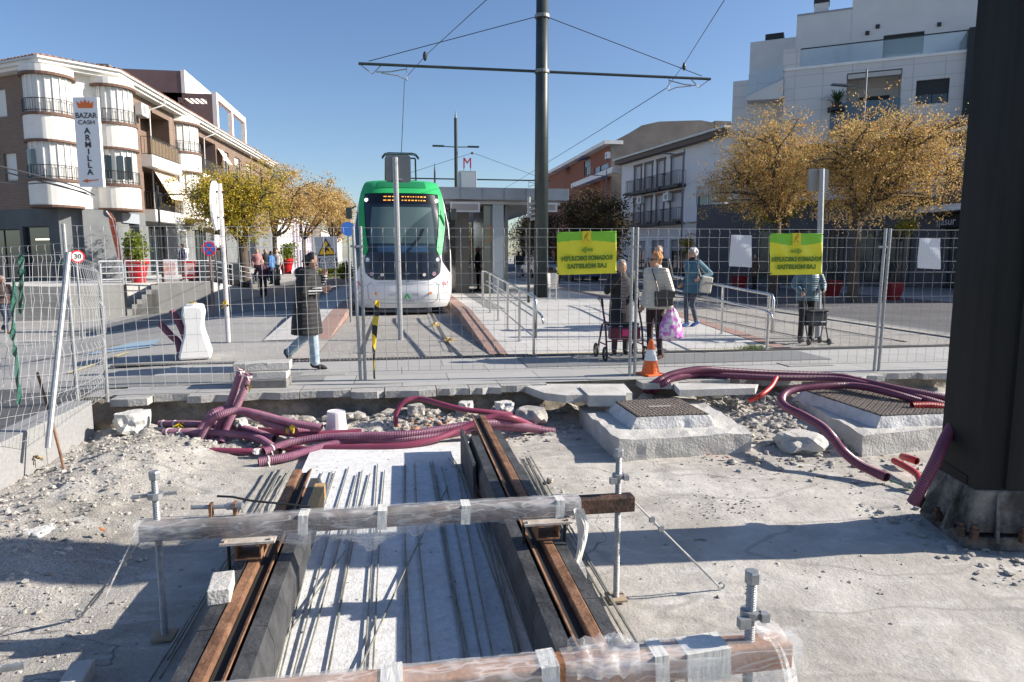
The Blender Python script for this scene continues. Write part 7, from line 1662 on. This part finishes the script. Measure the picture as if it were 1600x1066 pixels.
def person(label, base, face, h=1.65, fine=True, top=None, hem=.8, legs=None, shoes=None, hair=None, hstyle='short', pose=None, group=None, skirt_w=.0, bulk=1.0, headdir=None, headtilt=0, collar=True, sleeve=None, fat=1.0):
    base = V(base); f = V((face[0], face[1], 0)).normalized(); r = V((f.y, -f.x, 0)); k = h/1.65
    T = lambda p: base+(r*p[0]+f*p[1]+V((0,0,p[2])))*k
    t = thing('person', label, 'person', base, group)
    J = dict(hipR=(.085,0,.86), kneeR=(.10,.03,.47), ankR=(.10,0,.09), hipL=(-.085,0,.86), kneeL=(-.10,.03,.47), ankL=(-.10,0,.09),
             shR=(.175,0,1.35), elR=(.235,-.03,1.08), wrR=(.22,.07,.86), shL=(-.175,0,1.35), elL=(-.235,-.03,1.08), wrL=(-.22,.07,.86),
             pel=(0,0,.88), chest=(0,.0,1.22), neck=(0,.0,1.42), head=(0,.02,1.535), hdR=None, hdL=None, toeR=None, toeL=None)
    J.update(pose or {}); J = {a: (V(b) if b is not None else None) for a, b in J.items()}
    vox = (.008 if fine else .018)*k
    def fin(mb, nm, m, vx=None, par=t):
        mb.v = [tuple(T(v)) for v in mb.v]; o = mb.build(nm, m, par, smooth=True); rm = o.modifiers.new('remesh', 'REMESH'); rm.mode = 'VOXEL'; rm.voxel_size = vx or vox; rm.use_smooth_shade = True
        sm = o.modifiers.new('smooth', 'SMOOTH'); sm.iterations = 2; sm.factor = .5; return o
    def blob(mb, pts, rs, n=10):
        pts = [V(p) for p in pts]; mb.tube(pts, rs, n)
        for p, q in ((pts[0], rs[0]), (pts[-1], rs[-1])):
            q = q if isinstance(q, tuple) else (q, q); mb.ell(p, (max(q), min(q), min(q)) if len(q) == 2 and q[0] != q[1] and False else (q[1], q[0], min(q)), 10, 6)
    # body
    mb = MB(); hd = J['head']; nk = J['neck']
    blob(mb, [J['pel'], (J['pel']+J['chest'])/2, J['chest'], nk-V((0,0,.06))], [(.095,.14),(.085,.125),(.10,.15),(.06,.10)])
    blob(mb, [nk-V((0,0,.08)), nk, hd-V((0,.01,.03))], [.058,.05,.055])
    hf = V((*(headdir or (0,1)), 0)).normalized(); hr = V((hf.y, -hf.x, 0)); ct, st_ = math.cos(headtilt), math.sin(headtilt)
    fw = hf*ct+V((0,0,-st_)); up_ = V((0,0,ct))+hf*st_
    HP = lambda a, b, c_: hd+hr*a+fw*b+up_*c_
    Rm = Matrix((hr, fw, up_)).transposed()
    mb.ell(HP(0,-.005,.025), (.073,.092,.09), 16, 12, R=Rm); mb.ell(HP(0,.028,-.035), (.056,.06,.075), 14, 10, R=Rm); mb.ell(HP(0,.055,-.085), (.028,.028,.024), 10, 6, R=Rm)
    mb.tube([HP(0,.088,.02), HP(0,.108,-.018), HP(0,.098,-.03)], [.009,.015,.012], 8); mb.ell(HP(0,.088,-.056), (.026,.012,.013), 8, 6, R=Rm)
    for s in (-1, 1): mb.ell(HP(s*.074,-.005,-.0), (.011,.02,.031), 8, 6, R=Rm); mb.ell(HP(s*.035,.07,-.02), (.02,.018,.018), 8, 6, R=Rm)
    for S_ in 'RL':
        sg = 1 if S_ == 'R' else -1
        sh, el, wr = J['sh'+S_], J['el'+S_], J['wr'+S_]; blob(mb, [sh, el, wr], [.045,.038,.026])
        hp, kn, an = J['hip'+S_], J['knee'+S_], J['ank'+S_]; blob(mb, [hp, kn, kn.lerp(an,.35), an], [.075,.05,.048,.03])
        hd_ = (J['hd'+S_] or (wr-el)).normalized(); side = hd_.cross(V((sg,0,0))); side = side.normalized() if side.length > .1 else V((0,1,0)); nrm = hd_.cross(side).normalized()
        palm = wr+hd_*.045; Rp = Matrix((side, hd_, nrm)).transposed(); mb.ell(palm, (.038,.048,.016), 10, 8, R=Rp)
        for q_, (off_, ln) in enumerate(((-.028,.055),(-.010,.068),(.010,.064),(.028,.05))):
            b0 = wr+hd_*.082+side*off_; b1 = b0+hd_*ln*.55+nrm*(-sg)*.012; b2 = b1+hd_*ln*.35+nrm*(-sg)*.03; mb.tube([b0-hd_*.02, b0, b1, b2], [.0095,.0095,.0085,.007], 6)
        th0 = wr+hd_*.03+side*.03; mb.tube([th0, th0+side*.025+hd_*.025, th0+side*.03+hd_*.055], [.012,.010,.008], 6)
    fin(mb, 'body', skin)
    # trousers
    mb = MB()
    for S_ in 'RL':
        hp, kn, an = J['hip'+S_], J['knee'+S_], J['ank'+S_]; e = (an-kn).normalized(); lw_ = (legs[1] if isinstance(legs, tuple) else 1)
        blob(mb, [hp+V((0,0,.05)), hp, hp.lerp(kn,.5), kn, kn.lerp(an,.5), an-e*.01], [.088*fat,.09*fat,.078*fat,.06*fat*lw_,.056*lw_,.052*lw_])
    blob(mb, [J['pel']-V((0,0,.02)), J['pel']+V((0,0,.1))], [(.11*fat,.155*fat),(.105*fat,.14*fat)])
    fin(mb, 'trousers', legs[0] if isinstance(legs, tuple) else legs)
    # shoes
    for S_ in 'RL':
        an = J['ank'+S_]; d = (J['toe'+S_]-an) if J['toe'+S_] is not None else V((0,.17,-.05)); d = d.normalized(); s_ = d.cross(V((0,0,1))).normalized(); u_ = s_.cross(d)
        mb = MB(); Rf = Matrix((s_, d, u_)).transposed(); c_ = an+d*.055-u_*.035; mb.ell(c_, (.045,.13,.036), 12, 8, R=Rf); mb.ell(an-u_*.02-d*.01, (.046,.06,.055), 10, 8, R=Rf); fin(mb, 'shoe', shoes or black)
    # coat
    mb = MB(); top_, sl = top if isinstance(top, tuple) else (top, top); b_ = bulk
    P0, P1, P2 = J['pel'], J['chest'], J['neck']; lo_ = P0.copy(); lo_.z = hem; 
    mb.tube([lo_, P0.lerp(lo_,.5), P0+V((0,0,.06)), P0.lerp(P1,.55), P1, P1.lerp(P2,.55), P2-V((0,0,.02)), P2+V((0,0,.02))],
            [((.125+skirt_w)*b_,(.185+skirt_w)*b_), ((.13+skirt_w*.5)*b_,(.185+skirt_w*.5)*b_), (.125*b_,.175*b_), (.12*b_,.165*b_), (.13*b_,.18*b_), (.11*b_,.165*b_), (.085,.10), (.07,.072)], 20)
    for S_ in 'RL':
        sh, el, wr = J['sh'+S_], J['el'+S_], J['wr'+S_]; blob(mb, [P1.lerp(P2,.55).lerp(sh,.45), sh, sh.lerp(el,.5), el], [.07*b_,.068*b_,.062*b_,.055*b_])
        if not sleeve: blob(mb, [el, el.lerp(wr,.5), wr.lerp(el,.06)], [.055*b_,.05*b_,.042*b_])
    if collar: mb.tube([P2-V((0,0,.04)), P2+V((0,.0,.035))], [(.085,.09),(.078,.078)], 14)
    fin(mb, 'coat', top_)
    if sleeve:
        for S_ in 'RL':
            el, wr = J['el'+S_], J['wr'+S_]; sh = J['sh'+S_]; mb = MB(); blob(mb, [sh.lerp(el,.55), el, el.lerp(wr,.5), wr.lerp(el,.06)], [.062,.058,.05,.042]); fin(mb, 'sleeve', sleeve)
    # hair
    if hair:
        mb = MB(); mb.ell(HP(0,-.03,.04), (.082,.088,.088), 14, 10, R=Rm); rr = random.Random(len(label))
        if hstyle in ('short', 'curly'):
            mb.ell(HP(0,-.055,-.01), (.074,.055,.075), 12, 8, R=Rm)
            if hstyle == 'curly':
                for _ in range(60):
                    a = rr.uniform(0,6.28); e = rr.uniform(-.3,1.4); x_, y_, z_ = math.cos(e)*math.cos(a), math.cos(e)*math.sin(a), math.sin(e)
                    if y_ > .45 and z_ < .65: continue
                    mb.ell(HP(x_*.086, -.02+y_*.095, .035+z_*.085), (.022,)*3, 6, 5)
        if hstyle == 'bun': mb.ell(HP(0,-.115,.01), (.045,.045,.045), 10, 8); mb.ell(HP(0,-.06,-.02), (.07,.05,.07), 12, 8, R=Rm); mb.tube([HP(.02,-.12,.0), HP(.03,-.14,-.06)], [.02,.008], 6)
        if hstyle == 'long': mb.ell(HP(0,-.06,-.06), (.085,.06,.13), 12, 8, R=Rm)
        o = fin(mb, 'hair', hair, vox*1.1)
    if fine:
        for s in (-1, 1):
            mb = MB(); mb.ell(T(HP(s*.029,.083,.008)), (.010,.010,.006), 8, 5); mb.build('eye', mat('eye', (.05,.03,.02), .2), t); mb = MB(); mb.beam(T(HP(s*.014,.094,.026)), T(HP(s*.045,.083,.024)), .006, .005); mb.build('eyebrow', hair or black, t)
        mb = MB(); mb.beam(T(HP(-.022,.099,-.056)), T(HP(.022,.099,-.056)), .005, .006); mb.build('mouth', mat('lips', (.32,.09,.08), .5), t)
    return t, T, HP
dk = cloth('cloth_black', (.016,.016,.018), .3); pb = cloth('puffer_black', (.014,.014,.016), .3, puff=5, rough=.8); jeans = cloth('jeans_light', (.20,.28,.36), .2, scale=9, col2=(.40,.47,.53)); jeans_d = cloth('jeans_dark', (.03,.04,.07), .2)
cream = cloth('puffer_cream', (.55,.50,.42), .08, puff=7, rough=.5); blue_c = cloth('coat_blue', (.06,.15,.20), .15); navy_pat = cloth('leggings', (.02,.025,.05), .1, col2=(.10,.11,.14), scale=30); maroon = cloth('maroon', (.035,.015,.018), .2)
teal = cloth('puffer_teal', (.07,.13,.16), .15, puff=8, rough=.4); brownj = cloth('jumper_brown', (.05,.03,.025), .2); plumj = cloth('jacket_plum', (.09,.03,.05), .2, puff=8); blu = cloth('jacket_blue', (.05,.17,.42), .15, puff=6)
striped = cloth('striped_sleeve', (.014,.014,.016), stripes=((.6,.6,.6), 8)); h_grey = mat('hair_grey', (.33,.32,.30), .8, var=.3, scale=60, bump=.5, bscale=80); h_gin = mat('hair_ginger', (.42,.20,.07), .8, var=.3, scale=60, bump=.5, bscale=80); h_white = mat('hair_white', (.68,.68,.67), .8, var=.15, scale=60, bump=.5, bscale=80); h_dark = mat('hair_dark', (.018,.013,.012), .5, var=.3, scale=60)
h_dg = mat('hair_darkgrey', (.12,.12,.12), .8, var=.3, scale=60)
# 1 walking woman
b_ = V((-1.30, 10.0, 0))
t1, T1, HP1 = person('woman in long black padded coat and light jeans striding past the fence', b_, (1,-.08), 1.66, top=pb, hem=.50, legs=(jeans,1.25), shoes=black, hair=h_dark, hstyle='bun', sleeve=striped, skirt_w=.03, bulk=1.38,
    headtilt=.35, pose=dict(pel=(0,-.02,.87), chest=(0,.02,1.2), neck=(0,.06,1.40), head=(0,.10,1.51), shR=(.17,.02,1.33), shL=(-.17,.02,1.33),
    elR=(.24,.0,1.08), wrR=(.13,.22,1.12), hdR=(-.1,.9,.25), elL=(-.24,.10,1.12), wrL=(-.10,.24,1.30), hdL=(.1,.0,1),
    kneeR=(.09,.08,.46), ankR=(.09,.10,.09), toeR=(.09,.28,.045), kneeL=(-.08,-.05,.46), ankL=(-.09,-.30,.22), toeL=(-.09,-.22,.06), hipL=(-.085,-.03,.86)))
mb = MB(); mb.ell(T1((0,-.07,1.35)), (.10,.12,.09), 12, 8); o = mb.build('hood', pb, t1, smooth=True)
tag(MB().cyl(T1((.11,.31,1.15)), T1((.09,.42,1.17)), .005, n=6).build('cigarette', white), 'white cigarette held by the striding woman in the black coat', 'cigarette')
MB().box(T1((.20,.03,1.19)), (.02,.06,.05)).build('sleeve_badge', redp, t1)
tag(MB().box(T1((-.10,.27,1.42)), (.015,.05,.11), R=Matrix.Rotation(.2,3,'Y')).build('phone', black), 'dark phone held near the face of the striding woman', 'phone')
# 2 lady with walker
b2 = V((3.52, 10.62, 0))
t2, T2, HP2 = person('elderly woman in a black coat with grey curls standing behind the rolling walker', b2, (-.05,-1), 1.53, top=dk, hem=.52, legs=cloth('trousers_grey', (.05,.05,.055), .2), shoes=black, hair=h_grey, hstyle='curly', bulk=1.12, headdir=(-.35,1),
    pose=dict(head=(0,.03,1.53), elR=(.26,.06,1.12), wrR=(.06,.17,1.42), hdR=(-.5,.1,.7), elL=(-.26,.05,1.08), wrL=(-.20,.24,.96), hdL=(0,.9,-.2)))
mb = MB(); mb.ext([T2((a, .165, z)) for a, z in ((-.05,.75),(.03,.75),(.04,1.34),(-.05,1.34))], T2((0,.006,0))-T2((0,0,0))); mb.build('striped_shirt', cloth('shirt_stripe', (.05,.02,.025), stripes=((.45,.4,.4), 14)), t2)
# walker
tw_ = thing('rollator', 'dark red rolling walker with black seat and basket before the elderly woman', 'walker', (3.42, 10.15, 0))
wm = mat('walker_red', (.10,.015,.03), .35, .3)
for s in (-1, 1):
    X = 3.38+s*.29
    MB().tube([(X,9.93,.12),(X,10.02,.5),(X,10.22,.86)], .016, 8).build('side_frame', wm, tw_); MB().tube([(X,10.42,.12),(X,10.2,.55)], .016, 8).build('side_frame', wm, tw_); MB().tube([(X,9.95,.25),(X,10.38,.25)], .012, 8).build('side_frame', wm, tw_)
    MB().tube([(X,10.20,.82),(X,10.24,.93),(X,10.32,.95),(X,10.42,.93)], .021, 8).build('handle_grip', black, tw_); MB().tube([(X,10.25,.86),(X,10.3,.87),(X,10.36,.90)], .008, 6).build('brake_lever', black, tw_)
    for y, r_ in ((9.93,.115),(10.42,.115)):
        mb = MB(); pts = [(X+s*.03, y+r_*math.cos(a)*.86, r_+r_*math.sin(a)*.86) for a in [2*PI*k/20 for k in range(21)]]; mb.tube(pts, .017, 6, caps=False); w__ = mb.build('wheel', black, tw_)
        mb = MB(); [mb.beam((X+s*.03, y, r_), (X+s*.03, y+r_*.8*math.cos(a), r_+r_*.8*math.sin(a)), .012, .012) for a in [2*PI*k/5 for k in range(5)]]; mb.build('spokes', mat('wheel_grey', (.1,.1,.1), .4), w__)
MB().box((3.38, 10.17, .55), (.5,.3,.04)).build('seat', black, tw_, bevel=.015); MB().box((3.38, 10.0, .42), (.46,.22,.19)).build('basket', mat('basket', (.16,.02,.05), .7, col2=(.04,.01,.015), scale=30), tw_, bevel=.03)
MB().beam((3.09,9.99,.3),(3.67,9.99,.3),.016,.016).build('cross_bar', wm, tw_); MB().box((3.36,9.885,.44),(.10,.006,.10)).build('bow', mat('pink_bow', (.5,.03,.15), .6), tw_)
# 3 cream jacket woman
b3_ = V((3.88, 10.02, 0))
t3, T3, HP3 = person('woman in a cream padded jacket with short ginger hair standing in profile by the cone', b3_, (-1,-.38), 1.66, top=cream, hem=.80, legs=(maroon,.85), shoes=cloth('shoe_brown', (.07,.04,.03), .3), hair=h_gin, hstyle='curly', bulk=1.2, skirt_w=.015,
    pose=dict(elR=(.25,-.05,1.08), wrR=(.20,.08,.84), elL=(-.26,-.06,1.06), wrL=(-.24,-.06,.80), head=(0,.03,1.525), kneeR=(.08,.03,.47), ankR=(.07,.03,.09), kneeL=(-.08,.0,.47), ankL=(-.07,-.06,.09)))
for s in (-1, 1): MB().tube([T3(HP3(s*.05,.085,.01)), T3(HP3(s*.08,.0,.012))], .004, 5).build('glasses_arm', black, t3)
MB().box(T3(HP3(0,.098,.008)), (.012,.11,.03)).build('glasses', dark_glass, t3)
# crossbody bag (camera side = her left)
bagm = mat('bag_black', (.012,.012,.014), .4)
tb_ = thing('handbag', 'black crossbody handbag on the hip of the woman in cream', 'bag', T3((-.24,.08,.88)))
MB().box(T3((-.25,.06,.96)), (.30,.07,.24), R=Matrix.Rotation(-.05,3,'Y')).build('bag_body', bagm, tb_, bevel=.03); MB().box(T3((-.29,.06,1.02)), (.29,.012,.10)).build('flap', mat('bag_flap', (.02,.02,.022), .3), tb_, bevel=.01)
MB().tube(smoothpath([T3((-.24,.16,1.06)), T3((-.19,.17,1.20)), T3((-.06,.13,1.36)), T3((.08,.02,1.42))], 6), .009, 6).build('strap', bagm, tb_)
# pink bag
pb_ = thing('plastic_bag', 'pink and white carrier bag hanging from the hand of the woman in cream', 'bag', T3((-.24,-.10,.35)))
c_ = T3((-.26,-.09,.56)); mb = MB()
def bagf(u, v):
    a = 2*PI*u; w_ = (.05+.14*math.sin(min(1,(1-v)*1.25)*PI*.5))*(1+.12*mnoise.noise(V((u*7,v*5,3)))+.06*math.cos(a*7)*v); w_ *= 1 if v > .08 else v/.08
    return c_+V((math.cos(a)*w_, math.sin(a)*w_*.6, -.24+.48*v+.01*math.sin(a*5)))
mb.grid(bagf, 36, 20); mb.build('bag_film', mat('bag_pink', (.75,.70,.76), .3, col2=(.55,.12,.50), scale=11, thr=(.47,.56), bump=.6, bscale=18), pb_, smooth=True)
for s in (-1, 1): MB().tube([c_+V((s*.03,0,.20)), c_+V((s*.012,0,.29))], .008, 6).build('handle', MATS['bag_pink'], pb_)
# 4 man behind
person('man in a dark leather jacket with cropped grey hair behind the woman in cream', (5.15, 13.2, pz(13.2)), (-.6,-.8), 1.70, top=cloth('leather', (.02,.02,.025), .4, rough=.35), hem=.85, legs=jeans_d, shoes=black, hair=h_dg, bulk=1.1, pose=dict(elR=(.26,.0,1.1), wrR=(.08,.2,1.2)))
# 5 blue coat woman leaning
b5 = V((6.02, 13.5, pz(13.5)))
t5, T5, HP5 = person('white haired woman in a blue coat leaning back on the right handrail', b5, (-1,-.25), 1.64, top=blue_c, hem=.72, legs=(navy_pat,.85), shoes=mat('trainer_blue', (.03,.10,.35), .5), hair=h_white, hstyle='curly', bulk=1.15, skirt_w=.05,
    pose=dict(elL=(-.22,-.28,1.12), wrL=(-.24,-.02,1.03), pel=(0,-.04,.88), elR=(.22,-.1,1.08), wrR=(.20,.08,.92), kneeR=(.06,.10,.48), ankR=(.02,.10,.09), kneeL=(-.05,.02,.47), ankL=(-.02,-.12,.11), toeL=(.0,.03,.04)))
MB().tube([T5((0,.0,1.40)), T5((0,.01,1.47))], [(.095)*1, .085], 14).build('scarf', dk, t5)
ts = thing('shoulder_bag', 'pale fabric shoulder bag hanging from the woman in blue', 'bag', T5((-.28,-.1,.75)))
MB().box(T5((-.28,-.13,.90)), (.26,.08,.34), R=Matrix.Rotation(.15,3,'Y')).build('bag_body', mat('bag_cream', (.5,.47,.4), .8, var=.1, scale=10), ts, bevel=.03); MB().tube([T5((-.26,-.02,1.05)), T5((-.19,.06,1.36)), T5((-.26,-.2,1.05))], .012, 6).build('strap', MATS['bag_cream'], ts)
# 6 trolley person
b6 = G(1258, 533, 0); 
t6, T6, HP6 = person('person in a teal padded jacket mostly hidden behind the right-arrow banner', b6, (-.1,-1), 1.62, top=teal, hem=.78, legs=dk, shoes=black, hair=h_dg, bulk=1.15, pose=dict(elL=(-.30,.0,1.08), wrL=(-.20,.20,.98), elR=(.28,.02,1.08), wrR=(.24,.22,.96)))
tt = thing('shopping_trolley', 'black four wheeled shopping trolley pushed by the person behind the banner', 'trolley', b6+V((-.12,-.4,0)))
q = b6+V((-.10,-.42,0))
MB().box(q+V((0,0,.47)), (.36,.25,.26)).build('trolley_bag', mat('trolley_bag', (.025,.025,.03), .6), tt, bevel=.03); MB().box(q+V((0,0,.61)), (.38,.27,.03)).build('trolley_lid', black, tt, bevel=.01)
for s in (-1, 1):
    MB().tube([q+V((s*.2,.1,.06)), q+V((s*.2,.02,.5)), q+V((s*.2,.1,.98))], .012, 6).build('frame_tube', dark_steel, tt); MB().tube([q+V((s*.2,-.14,.06)), q+V((s*.2,.05,.6))], .012, 6).build('frame_tube', dark_steel, tt)
    MB().ell(q+V((s*.2,.1,.99)), (.025,.03,.03), 8, 6).build('grip', black, tt)
    for dy in (-.16, .12): MB().cyl(q+V((s*.2-.012,dy,.06)), q+V((s*.2+.012,dy,.06)), .06, n=14).build('wheel', mat('wheel_dk', (.08,.08,.08), .5), tt)
MB().beam(q+V((-.2,-.14,.07)), q+V((.2,-.14,.07)), .015, .015).build('cross_bar', dark_steel, tt)
MB().box(q+V((.09,-.128,.42)), (.10,.004,.022)).build('maker_label', white, tt)
# 7.. smaller figures
def at_(px, py_feet, d, z=None):
    p = A(px, py_feet, d); p.z = p.z if z is None else z; return p
p = A(10, 520, 20.2); p.z = gz(p.x, p.y); 
person('man in brown jumper walking at the left edge behind the bent fence', p, (.9,-.4), 1.70, True, top=brownj, hem=.84, legs=jeans_d, shoes=cloth('shoe_tan', (.2,.09,.04), .2), hair=h_grey, bulk=1.1, pose=dict(elR=(.24,.02,1.08), wrR=(.14,.24,1.05), kneeR=(.1,.14,.48), ankR=(.1,.14,.09), ankL=(-.1,-.22,.14)))
p = A(412, 462, 31); p.z = gz(p.x, p.y)
person('person in a plum padded jacket walking down the shaded street', p, (.1,-1), 1.66, True, top=plumj, hem=.82, legs=dk, shoes=black, hair=h_grey, bulk=1.15, pose=dict(elR=(.3,0,1.1), wrR=(.36,.05,.92), elL=(-.28,0,1.1), wrL=(-.26,.08,.9)))
for px, yf, d, lab, cl_, lg_, hr_, fd in ((425,436,34,'man in a bright blue jacket standing behind the person in plum',blu,jeans_d,h_dark,(-.8,.3)),(403,436,35,'person in pink seated area clothes at the end of the terrace',cloth('pink', (.42,.20,.2), .1),dk,h_dark,(.4,-1)),(416,436,35.5,'dark clothed person between the pink one and the blue jacket',dk,dk,h_dark,(.6,-1)),(434,437,36,'person in pale clothes to the right of the blue jacket',cloth('pale', (.5,.48,.45), .1),cloth('pale2', (.4,.38,.36), .1),h_dark,(0,-1)),
    (203,440,30,'person with sunlit shoulders beside the big red pot',cloth('beige', (.38,.28,.2), .1),dk,h_dg,(-.7,-1)),(287,440,31,'person in dark blue walking along the shop front',cloth('darkblue', (.03,.035,.08), .1),dk,h_dark,(-1,-.3))):
    p = A(px, yf, d); p.z = TZ if d < 33 else (.3 if px != 425 else .2)
    person(lab, p, fd, 1.64, False, top=cl_, hem=.82, legs=lg_, shoes=black, hair=hr_, bulk=1.1)
for px, d, lab, fd in ((716,26,'black silhouetted person standing in the shelter, left one',(1,.3)),(748,26.5,'black silhouetted person standing in the shelter, right one',(-1,.2))):
    p = A(px, 430, d); p.z = PZ; person(lab, p, fd, 1.7, False, top=dk, hem=.8, legs=dk, shoes=black, hair=h_dark, bulk=1.15, pose=dict(wrR=(.1,.28,1.05), elR=(.22,.05,1.08)))
p = A(810, 430, 44); p.z = .2; person('person in a dark jacket and pale trousers walking away past the shelter', p, (.1,1), 1.68, False, top=dk, hem=.82, legs=cloth('pale3', (.3,.32,.34), .1), shoes=black, hair=h_dark, bulk=1.2)
p = A(1180, 430, 33); p.z = 0; person('person in a brown coat passing the green bank front', p, (-1,0), 1.68, False, top=cloth('browncoat', (.09,.055,.04), .1), hem=.6, legs=dk, shoes=black, hair=h_dark, bulk=1.1)
p = A(1384, 430, 28); p.z = 0; person('person in a dark coat and red scarf near the tilted planter', p, (-.3,-1), 1.7, False, top=dk, hem=.7, legs=dk, shoes=black, hair=h_dark, bulk=1.1)
